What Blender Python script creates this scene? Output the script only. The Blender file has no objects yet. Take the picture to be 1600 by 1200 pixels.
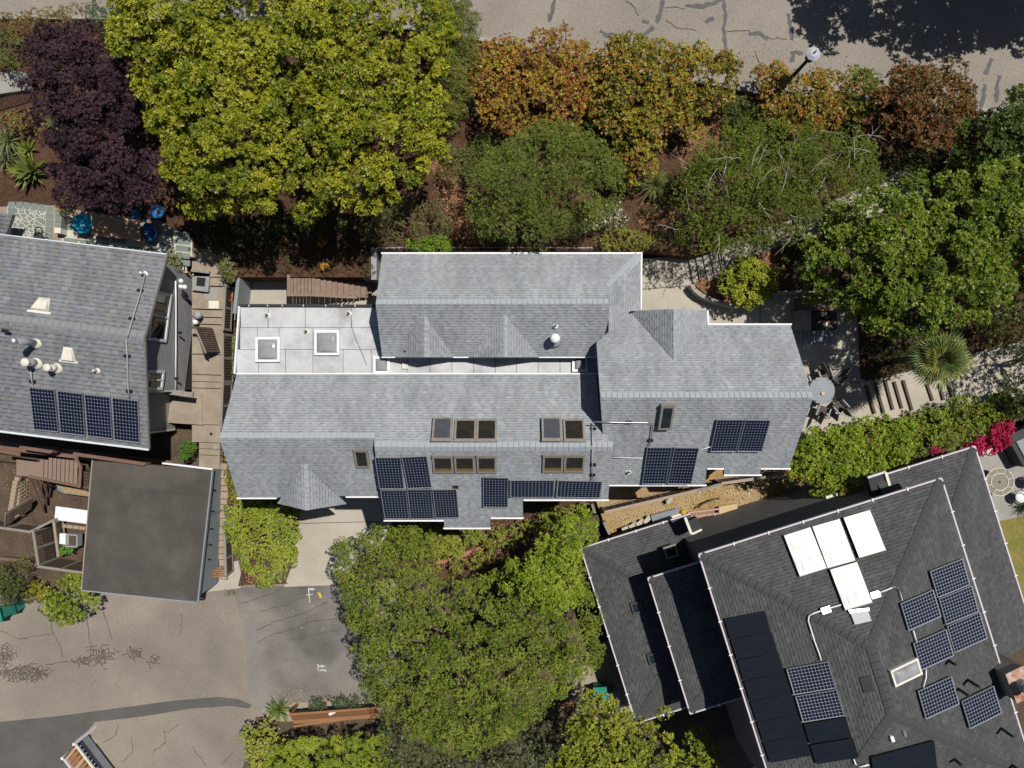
import bpy, bmesh, math, random
import numpy as np
from mathutils import Vector, Matrix
from mathutils.geometry import tessellate_polygon

random.seed(7)
SC = bpy.context.scene
COL = SC.collection
R = math.radians
# ------------------------------------------------------------------ camera, light, exposure
H, F = 32.0, 1111.0                      # camera height, focal length in photograph pixels
cam_d = bpy.data.cameras.new('camera'); cam = bpy.data.objects.new('camera', cam_d); COL.objects.link(cam)
cam.location = (0, 0, H); cam.rotation_euler = (0, 0, 0)
cam_d.sensor_fit = 'HORIZONTAL'; cam_d.sensor_width = 36.0; cam_d.lens = 36.0 * F / 1600.0
cam_d.clip_start = 0.1; cam_d.clip_end = 600
SC.camera = cam
SUN_EL, SUN_AZ = R(67), math.atan2(0.62, 0.78)        # direction towards the sun, azimuth from +X
SUN = Vector((math.cos(SUN_EL)*math.cos(SUN_AZ), math.cos(SUN_EL)*math.sin(SUN_AZ), math.sin(SUN_EL)))
sun_d = bpy.data.lights.new('sun', 'SUN'); sun_o = bpy.data.objects.new('sun', sun_d); COL.objects.link(sun_o)
sun_d.energy = 5.0; sun_d.angle = R(0.53); sun_d.color = (1.0, 0.955, 0.87)
sun_o.rotation_euler = SUN.to_track_quat('Z', 'Y').to_euler(); sun_o.location = SUN * 60
world = bpy.data.worlds.new('World'); SC.world = world; world.use_nodes = True
wn = world.node_tree.nodes; wl = world.node_tree.links
bg = wn['Background']; sky = wn.new('ShaderNodeTexSky'); sky.sky_type = 'NISHITA'; sky.sun_disc = False
sky.sun_elevation = SUN_EL; sky.sun_rotation = math.pi/2 - SUN_AZ; sky.altitude = 200
wl.new(sky.outputs['Color'], bg.inputs['Color']); bg.inputs['Strength'].default_value = 0.05
SC.view_settings.view_transform = 'Standard'; SC.view_settings.look = 'None'
SC.view_settings.exposure = -0.12; SC.view_settings.gamma = 1.0; SC.view_settings.use_curve_mapping = False
SC.cycles.max_bounces = 6; SC.cycles.diffuse_bounces = 1; SC.cycles.glossy_bounces = 3
SC.cycles.transmission_bounces = 4; SC.cycles.transparent_max_bounces = 4
SC.cycles.use_denoising = True
SC.cycles.sample_clamp_indirect = 4.0

# ------------------------------------------------------------------ places
CAM = Vector((0, 0, H))
def at(px, py, z):
    """the point at height z that stands at this spot of the photograph"""
    k = (H - z) / F
    return Vector(((px - 800) * k, (600 - py) * k, z))
def lerp(xs, ys, x):
    return float(np.interp(x, xs, ys))
BX, BZ = [-300, -9.5, -3, 4.5, 12, 300], [0, 0, 0.6, 1.5, 2.0, 2.0]        # natural ground
GX, GZ = [-300, 0, 5, 7, 12, 300], [2.3, 2.4, 2.95, 3.3, 3.95, 3.95]       # upper garden terrace
def base_z(y): return lerp(BX, BZ, y)
def gard_z(y): return lerp(GX, GZ, y)
def on_f(px, py, f):
    z = 1.0
    for _ in range(30): z = f((600 - py) * (H - z) / F)
    return at(px, py, z)

# ------------------------------------------------------------------ materials
MATS = {}
def srgb(r, g, b):
    f = lambda c: (c/255/12.92) if c/255 <= .04045 else ((c/255+.055)/1.055)**2.4
    return (f(r), f(g), f(b))
def new_mat(name):
    m = bpy.data.materials.new(name); m.use_nodes = True; MATS[name] = m
    return m, m.node_tree.nodes, m.node_tree.links, m.node_tree.nodes['Principled BSDF']
def mat(name, c1, c2=None, scale=1.5, rough=.85, spec=.25, speck=0, speck_scale=60, bump=0, bump_scale=40, metal=0, stretch=(1, 1, 1), c3=None, scale3=.35, fac3=.5, attr=False, tint=.5):
    m, n, l, p = new_mat(name)
    p.inputs['Roughness'].default_value = rough; p.inputs['Specular IOR Level'].default_value = spec
    p.inputs['Metallic'].default_value = metal
    tc = n.new('ShaderNodeTexCoord'); mp = n.new('ShaderNodeMapping'); mp.inputs['Scale'].default_value = stretch
    l.new(tc.outputs['Object'], mp.inputs['Vector'])
    def noise(s, d=5, r=.6):
        t = n.new('ShaderNodeTexNoise'); t.inputs['Scale'].default_value = s; t.inputs['Detail'].default_value = d; t.inputs['Roughness'].default_value = r
        l.new(mp.outputs['Vector'], t.inputs['Vector']); return t.outputs['Fac']
    def ramp(src, a, b):
        r_ = n.new('ShaderNodeMapRange'); r_.inputs['From Min'].default_value = a; r_.inputs['From Max'].default_value = b; l.new(src, r_.inputs['Value']); return r_.outputs['Result']
    def mix(f, a, b, mode='MIX'):
        x = n.new('ShaderNodeMix'); x.data_type = 'RGBA'; x.blend_type = mode
        if isinstance(f, float): x.inputs[0].default_value = f
        else: l.new(f, x.inputs[0])
        for s, v in ((6, a), (7, b)):
            if isinstance(v, tuple): x.inputs[s].default_value = (*v, 1)
            else: l.new(v, x.inputs[s])
        return x.outputs[2]
    col = c1
    if c2: col = mix(ramp(noise(scale), .35, .65), c1, c2)
    if c3: col = mix(ramp(noise(scale3, 3), .45, .7), col, mix(fac3, col, c3) )
    if attr:
        at_ = n.new('ShaderNodeAttribute'); at_.attribute_name = 'Col'
        col = at_.outputs['Color'] if not c2 else mix(tint, at_.outputs['Color'], col, 'MULTIPLY')
    if speck: 
        s = ramp(noise(speck_scale, 2, .7), .3, .7)
        v = n.new('ShaderNodeMapRange'); v.inputs['To Min'].default_value = 1-speck; v.inputs['To Max'].default_value = 1+speck*.6; l.new(s, v.inputs['Value'])
        g = n.new('ShaderNodeCombineColor'); [l.new(v.outputs['Result'], g.inputs[i]) for i in range(3)]
        col = mix(1.0, col, g.outputs['Color'], 'MULTIPLY')
    if isinstance(col, tuple): p.inputs['Base Color'].default_value = (*col, 1)
    else: l.new(col, p.inputs['Base Color'])
    if bump:
        b = n.new('ShaderNodeBump'); b.inputs['Strength'].default_value = bump; b.inputs['Distance'].default_value = .02
        l.new(noise(bump_scale, 4), b.inputs['Height']); l.new(b.outputs['Normal'], p.inputs['Normal'])
    return m
def leaf_mat(name, trans=.25, rough=.45, spec=.35):
    m, n, l, p = new_mat(name)
    a = n.new('ShaderNodeAttribute'); a.attribute_name = 'Col'
    p.inputs['Roughness'].default_value = rough; p.inputs['Specular IOR Level'].default_value = spec
    l.new(a.outputs['Color'], p.inputs['Base Color'])
    t = n.new('ShaderNodeBsdfTranslucent'); l.new(a.outputs['Color'], t.inputs['Color'])
    x = n.new('ShaderNodeMixShader'); x.inputs[0].default_value = trans
    out = n['Material Output']
    l.new(p.outputs[0], x.inputs[1]); l.new(t.outputs[0], x.inputs[2]); l.new(x.outputs[0], out.inputs['Surface'])
    return m
M_LEAF = leaf_mat('leaf', .22); M_LEAFG = leaf_mat('leaf_glossy', .2, .42, .32); M_LEAFD = leaf_mat('leaf_dull', .12, .6, .2)
M_BARK = mat('bark', (.16, .13, .1), (.09, .07, .055), 6, .9, .1, bump=.5)
M_TWIG = mat('pale_twig', (.42, .38, .33), (.3, .27, .23), 8, .9, .1)
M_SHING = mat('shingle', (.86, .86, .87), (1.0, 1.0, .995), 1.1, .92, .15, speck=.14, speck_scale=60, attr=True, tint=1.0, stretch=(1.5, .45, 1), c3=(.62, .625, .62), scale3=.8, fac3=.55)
M_DECKG = mat('roof_deck_grey', (.25, .27, .3), (.2, .22, .24), 2, .9, .1)
M_DECKD = mat('roof_deck_dark', (.05, .052, .055), (.04, .042, .045), 2, .9, .1)
M_WHITE = mat('white_paint', (.78, .78, .8), (.7, .7, .73), 3, .5, .3)
M_MEMB = mat('roof_membrane', (.54, .55, .57), (.46, .47, .485), 1.3, .75, .2, c3=(.2, .2, .2), scale3=.9, fac3=.6, speck=.08, speck_scale=25)
M_SEAM = mat('seam_tar', (.06, .06, .065), None)
M_CONC = mat('concrete', (.45, .412, .35), (.385, .348, .293), .9, .9, .15, speck=.12, speck_scale=45, c3=(.3, .27, .22), scale3=.6, fac3=.35)
M_CONC2 = mat('concrete_grey', (.33, .315, .29), (.27, .26, .24), 1.2, .9, .15, speck=.12, speck_scale=40)
M_PAVE = mat('tan_paving', (.34, .285, .225), (.265, .22, .17), 1.6, .9, .1, speck=.2, speck_scale=30)
M_ASPH = mat('street_asphalt', (.29, .258, .222), (.245, .218, .19), .5, .92, .12, speck=.26, speck_scale=22, bump=.3, bump_scale=60, c3=(.2, .18, .158), scale3=.15, fac3=.5)
M_ASPH2 = mat('alley_asphalt', (.285, .246, .207), (.235, .203, .171), .35, .92, .12, speck=.24, speck_scale=22, bump=.3, bump_scale=60, c3=(.17, .152, .13), scale3=.2, fac3=.75)
M_ASPHG = mat('new_asphalt', (.235, .218, .2), (.19, .177, .163), .5, .9, .15, speck=.2, speck_scale=25, c3=(.085, .082, .079), scale3=.28, fac3=.9)
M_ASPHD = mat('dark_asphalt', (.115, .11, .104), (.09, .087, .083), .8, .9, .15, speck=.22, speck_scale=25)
M_SEAL = mat('crack_seal', (.075, .076, .08), (.1, .1, .105), 4, .7, .3)
M_CRACK = mat('crack', (.085, .072, .058), (.12, .1, .08), 5, .95, .05)
M_SUNNEEDLE = mat('sunlit_dry_needles', (.27, .145, .085), (.18, .09, .05), 3, .95, .05, speck=.5, speck_scale=14, bump=1, bump_scale=16, c3=(.16, .08, .045), scale3=.6, fac3=.6)  # dry needles brightened: sunlight on the mulch strips put into the colour
M_MULCH = mat('mulch', (.115, .064, .04), (.075, .042, .028), 3, .95, .05, speck=.55, speck_scale=14, bump=1, bump_scale=16, c3=(.075, .045, .03), scale3=.5, fac3=.7)  # mulch darkened: the shade of the beds put into the colour
M_SOIL = mat('soil', (.125, .092, .066), (.085, .062, .045), 1.5, .95, .05, speck=.4, speck_scale=18, bump=1, bump_scale=20)
M_DIRT = mat('dry_dirt', (.4, .29, .15), (.31, .2, .07), .9, .95, .05, speck=.4, speck_scale=18, bump=1, bump_scale=18, c3=(.42, .32, .22), scale3=.5, fac3=.8)
M_LAWN = mat('lawn', (.17, .17, .04), (.24, .2, .07), 2, .95, .05, speck=.4, speck_scale=20)
M_WOODB = mat('brown_wood', (.2, .125, .095), (.15, .09, .07), 5, .8, .15, stretch=(1, 1, 1), speck=.15, speck_scale=20)
M_WOODD = mat('weathered_wood', (.13, .1, .078), (.085, .066, .052), 5, .9, .1, speck=.3, speck_scale=15)
M_WOODG = mat('grey_wood', (.3, .27, .24), (.22, .2, .175), 5, .9, .1, speck=.2, speck_scale=15)
M_WOODP = mat('pinkish_plank', (.27, .195, .155), (.215, .155, .125), 4, .85, .12, speck=.15, speck_scale=18)
M_WOODR = mat('red_cedar', (.33, .165, .08), (.23, .11, .052), 5, .75, .15, speck=.2, speck_scale=14)
M_WOODT = mat('table_wood', (.45, .29, .18), (.36, .22, .13), 5, .7, .2)
M_SIDE = mat('siding_grey', (.28, .285, .29), (.24, .245, .25), 2, .7, .25)
M_SIDEB = mat('siding_blue_grey', (.25, .275, .3), (.21, .235, .26), 2, .7, .25)
M_STUC = mat('stucco_tan', (.36, .3, .25), (.31, .26, .21), 2, .9, .1, speck=.1)
M_STUCB = mat('stucco_grey', (.33, .34, .36), (.27, .28, .3), 2, .9, .1, speck=.1)
M_FLAT = mat('rolled_roofing', (.088, .08, .073), (.068, .062, .057), 1.2, .9, .1, speck=.16, speck_scale=30, c3=(.13, .115, .102), scale3=.4, fac3=.7)
M_GUT = mat('gutter_paint', (.58, .53, .57), (.5, .45, .5), 5, .5, .3)
M_ALU = mat('aluminium', (.62, .62, .64), None, rough=.35, metal=.8)
M_PIPE = mat('white_conduit', (.75, .76, .78), None, rough=.35, spec=.5)
M_PIPEG = mat('grey_conduit', (.3, .31, .33), None, rough=.45, spec=.4)
M_CREAM = mat('cream_metal', (.7, .67, .58), (.6, .57, .5), 6, .5, .3)
M_BLACK = mat('black_metal', (.015, .015, .016), None, rough=.4, spec=.4)
M_SHADE = mat('dark_plastic', (.04, .038, .036), None, rough=.6)
M_BACK = mat('panel_backsheet', (.26, .275, .31), None, rough=.25, spec=.4)
M_BACKL = mat('panel_backsheet_pale', (.36, .38, .42), None, rough=.25, spec=.4)
M_CELL = mat('solar_cell', (.006, .009, .024), (.01, .014, .034), 3, .16, .5)
M_THERM = mat('black_absorber', (.007, .009, .014), (.014, .017, .024), 5, .3, .4, stretch=(.4, 6, 1))
M_GLARE = mat('panel_glass', (.012, .015, .03), (.02, .025, .045), 6, .36, .65, stretch=(14, .7, 1))
_n, _l = M_GLARE.node_tree.nodes, M_GLARE.node_tree.links
_t = _n.new('ShaderNodeTexNoise'); _t.inputs['Scale'].default_value = 3; _t.inputs['Detail'].default_value = 5
_l.new([x for x in _n if x.type == 'MAPPING'][0].outputs[0], _t.inputs['Vector'])
_r = _n.new('ShaderNodeMapRange'); _r.inputs['From Min'].default_value = .3; _r.inputs['From Max'].default_value = .7; _r.inputs['To Min'].default_value = .27; _r.inputs['To Max'].default_value = .42
_l.new(_t.outputs['Fac'], _r.inputs['Value']); _l.new(_r.outputs[0], _n['Principled BSDF'].inputs['Roughness'])
M_GLASS = mat('window_glass', (.016, .014, .01), (.03, .024, .015), 3, .06, .5)
M_GLASSB = mat('window_glass_blue', (.01, .014, .02), (.02, .028, .036), 3, .06, .5)
M_BLIND = mat('pane_with_blind', (.06, .06, .075), (.075, .075, .09), 3, .12, .5)
M_DOME = mat('acrylic_dome', (.24, .245, .26), (.32, .325, .335), 2, .1, .5)
M_FRAME = mat('bronze_frame', (.2, .175, .15), (.26, .235, .21), 5, .5, .35)
M_TRIM = mat('blue_grey_trim', (.6, .64, .68), None, rough=.5)
M_BLUE = mat('turquoise_plastic', (.02, .36, .55), None, rough=.35, spec=.4)
M_NAVY = mat('blue_plastic', (.015, .13, .3), None, rough=.35, spec=.4)
M_GREEN = mat('green_bin_plastic', (.015, .2, .15), (.02, .25, .19), 4, .45, .35)
M_GREEND = mat('dark_green_plastic', (.012, .1, .08), None, rough=.5)
M_GREY = mat('grey_plastic', (.3, .31, .34), None, rough=.5)
M_ORANGE = mat('orange_plastic', (.75, .17, .02), None, rough=.4)
M_STONE = mat('flagstone', (.2, .235, .215), (.165, .195, .185), 3, .8, .2, speck=.1)
M_GROUT = mat('pale_grout', (.5, .48, .4), None)
M_BLOCK = mat('wall_block', (.38, .3, .22), (.3, .235, .17), 5, .9, .1, speck=.25, speck_scale=16)
M_BRICK = mat('brick', (.42, .2, .13), (.34, .15, .1), 6, .9, .1, speck=.15)
M_BOARD = mat('white_board', (.76, .77, .8), (.68, .69, .72), 2, .6, .2)
M_LAMP = mat('lamp_glass', (.48, .48, .54), (.4, .4, .47), 3, .3, .5)
M_RUST = mat('rusty_metal', (.3, .1, .05), (.5, .42, .35), 3, .8, .2)
M_PINKW = mat('pink_tray', (.5, .3, .28), (.42, .25, .24), 4, .7, .2)
M_SAND = mat('sandy_board', (.55, .43, .26), (.48, .36, .2), 3, .9, .1)
M_PAINT = mat('marking_paint', (.6, .62, .63), (.4, .4, .4), 9, .7, .2)
M_YELL = mat('yellow_paint', (.55, .45, .05), None, rough=.7)
M_CUSH = mat('grey_tabletop', (.2, .225, .255), (.16, .185, .21), 3, .4, .3)
M_MESH = mat('brown_sling', (.1, .085, .08), (.08, .07, .065), 8, .8, .1)
M_STUCG = mat('stucco_dark_grey', (.22, .22, .225), (.18, .18, .185), 2, .9, .1, speck=.1)
M_GLASST = mat('table_glass', (.24, .22, .18), None, rough=.08, spec=.5)

# ------------------------------------------------------------------ object helpers
WM = {}
def tag(o, label=None, cat=None, group=None, kind=None):
    if label: o['label'] = label
    if cat: o['category'] = cat
    if group: o['group'] = group
    if kind: o['kind'] = kind
    return o
def thing(name, label, cat, loc=(0, 0, 0), group=None, M=None):
    o = bpy.data.objects.new(name, None); o.empty_display_size = .2; COL.objects.link(o)
    m = M if M is not None else Matrix.Translation(Vector(loc))
    o.matrix_basis = m; WM[o] = m
    return tag(o, label, cat, group)
def obj(name, me, parent=None, M=None):
    """link a mesh whose vertices are in world space (M None) or placed by matrix M"""
    o = bpy.data.objects.new(name, me); COL.objects.link(o)
    if M is None:
        if parent is not None:
            inv = WM[parent].inverted()
            if inv != Matrix.Identity(4): me.transform(inv)
            WM[o] = WM[parent]
        else: WM[o] = Matrix.Identity(4)
    else:
        o.matrix_basis = (WM[parent].inverted() @ M) if parent is not None else M
        WM[o] = M
    if parent is not None: o.parent = parent
    return o
def dup(root, M, label=None, group=None):
    def cp(o, par):
        c = o.copy(); COL.objects.link(c)
        if par is not None: c.parent = par
        for k in [x for x in bpy.data.objects if x.parent is o] if False else KIDS.get(o, []): 
            k2 = cp(k, c)
        return c
    c = cp(root, None); c.matrix_basis = M; WM[c] = M
    if label: c['label'] = label
    if group: c['group'] = group
    return c
KIDS = {}
def reg_kids():
    KIDS.clear()
    for o in bpy.data.objects:
        if o.parent is not None: KIDS.setdefault(o.parent, []).append(o)

class MB:
    def __init__(s): s.v = []; s.f = []; s.c = []
    def poly(s, pts, c=None):
        i = len(s.v); s.v += [tuple(p) for p in pts]; s.f.append(tuple(range(i, i+len(pts)))); s.c.append(c); return s
    def box(s, c, d, M=None, col=None):
        x, y, z = d[0]/2, d[1]/2, d[2]/2; i = len(s.v)
        for a in ((-x,-y,-z),(x,-y,-z),(x,y,-z),(-x,y,-z),(-x,-y,z),(x,-y,z),(x,y,z),(-x,y,z)):
            p = Vector(a)
            if M is not None: p = M @ p
            s.v.append(tuple(p + Vector(c)))
        for q in ((0,3,2,1),(4,5,6,7),(0,1,5,4),(1,2,6,5),(2,3,7,6),(3,0,4,7)):
            s.f.append(tuple(i+k for k in q)); s.c.append(col)
        return s
    def beam(s, p, q, w, h, up=(0, 0, 1)):
        M = beam_m(p, q, w, h, up); i = len(s.v)
        for a in ((-.5,-.5,-.5),(.5,-.5,-.5),(.5,.5,-.5),(-.5,.5,-.5),(-.5,-.5,.5),(.5,-.5,.5),(.5,.5,.5),(-.5,.5,.5)): s.v.append(tuple(M @ Vector(a)))
        for f in ((0,3,2,1),(4,5,6,7),(0,1,5,4),(1,2,6,5),(2,3,7,6),(3,0,4,7)): s.f.append(tuple(i+k for k in f)); s.c.append(None)
        return s
    def prism(s, top, depth):
        """solid below a polygon; depth is a number, or a height z of the flat underside when given as ('z', z)"""
        n = len(top); i = len(s.v); top = [Vector(p) for p in top]
        a = sum(top[k].x*top[(k+1) % n].y - top[(k+1) % n].x*top[k].y for k in range(n))
        if a < 0: top = top[::-1]
        bot = [Vector((p.x, p.y, depth[1])) if isinstance(depth, tuple) else p - Vector((0, 0, depth)) for p in top]
        s.v += [tuple(p) for p in top + bot]
        for t in tessellate_polygon([top]):
            t = tuple(t); A, B, C_ = (top[k] for k in t)
            if ((B.x-A.x)*(C_.y-A.y)-(B.y-A.y)*(C_.x-A.x)) < 0: t = t[::-1]
            s.f.append(tuple(i+k for k in t)); s.f.append(tuple(i+n+k for k in reversed(t))); s.c += [None, None]
        for k in range(n):
            s.f.append((i+(k+1) % n, i+k, i+n+k, i+n+(k+1) % n)); s.c.append(None)
        return s
    def tube(s, pts, r, n=8, r2=None, cap=True):
        pts = [Vector(p) for p in pts]; rings = []
        for k, p in enumerate(pts):
            d = (pts[min(k+1, len(pts)-1)] - pts[max(k-1, 0)]).normalized()
            a = d.orthogonal().normalized(); b = d.cross(a)
            rr = r if r2 is None else r + (r2-r)*k/max(1, len(pts)-1)
            if isinstance(r, (list, tuple)): rr = r[k]
            i = len(s.v); rings.append(i)
            for j in range(n):
                t = 2*math.pi*j/n; s.v.append(tuple(p + (a*math.cos(t)+b*math.sin(t))*rr))
        for k in range(len(rings)-1):
            A, B = rings[k], rings[k+1]
            for j in range(n): s.f.append((A+j, A+(j+1) % n, B+(j+1) % n, B+j)); s.c.append(None)
        if cap:
            s.f.append(tuple(rings[0]+j for j in reversed(range(n)))); s.f.append(tuple(rings[-1]+j for j in range(n))); s.c += [None, None]
        return s
    def lathe(s, c, prof, n=20, M=None):
        """prof: list of (radius, height) from the bottom up"""
        rings = []
        for r, z in prof:
            i = len(s.v); rings.append(i)
            for j in range(n):
                t = 2*math.pi*j/n; p = Vector((r*math.cos(t), r*math.sin(t), z))
                if M is not None: p = M @ p
                s.v.append(tuple(p + Vector(c)))
        for k in range(len(rings)-1):
            A, B = rings[k], rings[k+1]
            for j in range(n): s.f.append((A+j, A+(j+1) % n, B+(j+1) % n, B+j)); s.c.append(None)
        s.f.append(tuple(rings[0]+j for j in reversed(range(n)))); s.f.append(tuple(rings[-1]+j for j in range(n))); s.c += [None, None]
        return s
    def mesh(s, name, m, smooth=False):
        me = bpy.data.meshes.new(name); me.from_pydata(s.v, [], s.f); me.materials.append(m)
        if any(c is not None for c in s.c):
            a = me.attributes.new('Col', 'FLOAT_COLOR', 'FACE')
            a.data.foreach_set('color', np.array([(*(c or (.5, .5, .5)), 1) for c in s.c], dtype=np.float32).ravel())
        if smooth: me.polygons.foreach_set('use_smooth', [True]*len(s.f))
        me.update(); return me
    def part(s, name, m, parent=None, smooth=False, M=None):
        return obj(name, s.mesh(name, m, smooth), parent, M)
def beam_m(p, q, w, h, up=(0, 0, 1)):
    p, q = Vector(p), Vector(q); d = q - p; L = d.length; x = d.normalized()
    y = Vector(up).cross(x)
    if y.length < 1e-4: y = Vector((0, 1, 0)).cross(x)
    y.normalize(); z = x.cross(y)
    M = Matrix((x*L, y*w, z*h)).transposed().to_4x4(); M.translation = (p+q)/2
    return M
CUBES = {}
def cube_mesh(m):
    if m.name not in CUBES:
        CUBES[m.name] = MB().box((0, 0, 0), (1, 1, 1)).mesh('block_' + m.name, m)
    return CUBES[m.name]
def beam(name, parent, m, p, q, w, h, up=(0, 0, 1)):
    """one straight piece, an object of its own that shares the unit block"""
    return obj(name, cube_mesh(m), parent, beam_m(p, q, w, h, up))
def slab(name, px, f, depth, m, label=None, cuts=(), kind='structure', parent=None, zbot=None):
    """a paved or planted sheet: outline in photograph pixels, top at height f(y) (or a number)"""
    ff = f if callable(f) else (lambda y: f)
    pts = [on_f(a, b, ff) if callable(f) else at(a, b, f) for a, b in px]
    bm = bmesh.new()
    fc = [tuple(t) for t in tessellate_polygon([pts])]
    vs = [bm.verts.new(p) for p in pts]
    for t in fc:
        try: bm.faces.new([vs[k] for k in t])
        except ValueError: pass
    for y in cuts:
        bmesh.ops.bisect_plane(bm, geom=bm.verts[:]+bm.edges[:]+bm.faces[:], plane_co=(0, y, 0), plane_no=(0, 1, 0))
    for v in bm.verts: v.co.z = ff(v.co.y)
    bmesh.ops.recalc_face_normals(bm, faces=bm.faces)
    for q in bm.faces:
        if q.normal.z < 0: q.normal_flip()
    ext = bmesh.ops.extrude_face_region(bm, geom=bm.faces[:])
    top = [g for g in ext['geom'] if isinstance(g, bmesh.types.BMVert)]
    for v in bm.verts:
        if v not in top: pass
    tops = set(top)
    for v in bm.verts:
        if v not in tops: v.co.z = (v.co.z - depth) if zbot is None else zbot
    bmesh.ops.recalc_face_normals(bm, faces=bm.faces)
    me = bpy.data.meshes.new(name); bm.to_mesh(me); bm.free(); me.materials.append(m)
    o = obj(name, me, parent)
    if parent is None: tag(o, label, kind=kind)
    return o
def ribbon(name, px, f, w, m, parent=None, jit=0.0, seed=0):
    """a painted or sealed stripe lying on a surface"""
    rnd = random.Random(seed); b = MB()
    for line in px:
        zo = Vector((0, 0, rnd.uniform(0, .004))); P = [(on_f(a, c, f) if callable(f) else at(a, c, f))+zo for a, c in line]
        Q = []
        for k in range(len(P)-1):
            n = max(1, int((P[k+1]-P[k]).length/.12)) if jit else 1
            for j in range(n): Q.append(P[k].lerp(P[k+1], j/n) + (Vector((rnd.uniform(-jit, jit), rnd.uniform(-jit, jit), 0)) if jit else Vector()))
        Q.append(P[-1]); L = []; 
        for k, p in enumerate(Q):
            d = Q[min(k+1, len(Q)-1)] - Q[max(k-1, 0)]; d.z = 0; d.normalize(); s = Vector((-d.y, d.x, 0))
            ww = w*(rnd.uniform(.55, 1.25) if jit else 1)/2
            L.append((p - s*ww, p + s*ww))
        for k in range(len(L)-1): b.poly([L[k][0], L[k+1][0], L[k+1][1], L[k][1]])
    return b.part(name, m, parent)

# ------------------------------------------------------------------ roofs
class Plane:
    def __init__(s, A, B, u):
        s.p = Vector(A); s.u = Vector(u).normalized(); n = s.u.cross(Vector(B) - s.p).normalized()
        s.n = n if n.z > 0 else -n
        s.w = s.n.cross(s.u)
        if s.w.z < 0: s.u, s.w = -s.u, -s.w        # w runs up the slope
def on(pl, px, py, off=0.0):
    d = Vector(((px-800)/F, (600-py)/F, -1)); q = pl.p + pl.n*off
    return CAM + d * ((q - CAM).dot(pl.n) / d.dot(pl.n))
def clip(poly, a, b, c):
    """keep the side a*u+b*v+c >= 0"""
    out = []; n = len(poly)
    for i in range(n):
        p, q = poly[i], poly[(i+1) % n]; dp = a*p[0]+b*p[1]+c; dq = a*q[0]+b*q[1]+c
        if dp >= 0: out.append(p)
        if (dp >= 0) != (dq >= 0):
            t = dp/(dp-dq); out.append((p[0]+(q[0]-p[0])*t, p[1]+(q[1]-p[1])*t))
    return out
def shingle_mesh(pl, pts, pal, expo, tw, gw, seed, thick=.012):
    rnd = random.Random(seed); b = MB()
    uv = [((p-pl.p).dot(pl.u), (p-pl.p).dot(pl.w)) for p in pts]
    tris = []
    for t in tessellate_polygon([[Vector((x, y, 0)) for x, y in uv]]):
        T = [uv[k] for k in t]
        if (T[1][0]-T[0][0])*(T[2][1]-T[0][1])-(T[1][1]-T[0][1])*(T[2][0]-T[0][0]) < 0: T = T[::-1]
        hs = []
        for i in range(3):
            (x0, y0), (x1, y1) = T[i], T[(i+1) % 3]; hs.append((-(y1-y0), (x1-x0), (y1-y0)*x0-(x1-x0)*y0))
        tris.append((hs, min(p[0] for p in T), max(p[0] for p in T), min(p[1] for p in T), max(p[1] for p in T)))
    u0, u1 = min(p[0] for p in uv), max(p[0] for p in uv); v0, v1 = min(p[1] for p in uv), max(p[1] for p in uv)
    def put(a, c, lo, hi, tlo, thi, col, butt):
        for hs, ua, ub, va, vb in tris:
            if a > ub or c < ua or lo > vb or hi < va: continue
            q = [(a, lo), (c, lo), (c, hi), (a, hi)]
            for h in hs:
                q = clip(q, *h)
                if len(q) < 3: break
            if len(q) < 3: continue
            b.poly([pl.p + pl.u*x + pl.w*y + pl.n*(tlo+(thi-tlo)*(y-lo)/(hi-lo)) for x, y in q], col)
            m = ((a+c)/2, lo)
            if butt and all(h[0]*m[0]+h[1]*m[1]+h[2] >= 0 for h in hs):
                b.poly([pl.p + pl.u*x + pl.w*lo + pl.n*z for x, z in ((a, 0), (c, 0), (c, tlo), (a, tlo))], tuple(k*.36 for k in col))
    v = v0 - rnd.random()*expo*.2; row = 0
    def colr(): 
        i = rnd.choice(range(len(pal))); k = rnd.uniform(.96, 1.04); return tuple(x*k for x in pal[i])
    while v < v1:
        u = u0 - rnd.random()*(tw[1]+gw[1])
        rk = rnd.uniform(.97, 1.03)
        while u < u1:
            a = rnd.uniform(*tw); c = tuple(x*rk for x in colr())
            put(u, u+a, v, v+expo*.84, thick, thick*.3, c, True); put(u, u+a, v+expo*.84, v+expo+.01, thick*.3, .001, tuple(x*.66 for x in c), False); u += a  # darker strip atop each course: butt-edge shadow and dirt put into the colour
            g = rnd.uniform(*gw); c = tuple(x*rk for x in colr())
            put(u, u+g, v, v+expo*.66, .004, .001, c, False)
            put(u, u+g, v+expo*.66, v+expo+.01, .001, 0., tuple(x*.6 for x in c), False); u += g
        v += expo; row += 1
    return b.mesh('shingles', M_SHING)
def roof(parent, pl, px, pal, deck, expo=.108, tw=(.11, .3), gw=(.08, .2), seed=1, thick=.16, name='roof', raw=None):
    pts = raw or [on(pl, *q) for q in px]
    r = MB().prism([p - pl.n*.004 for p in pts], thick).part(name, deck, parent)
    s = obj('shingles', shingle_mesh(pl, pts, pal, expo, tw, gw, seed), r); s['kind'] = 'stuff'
    return r
CAPM = {}
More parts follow.
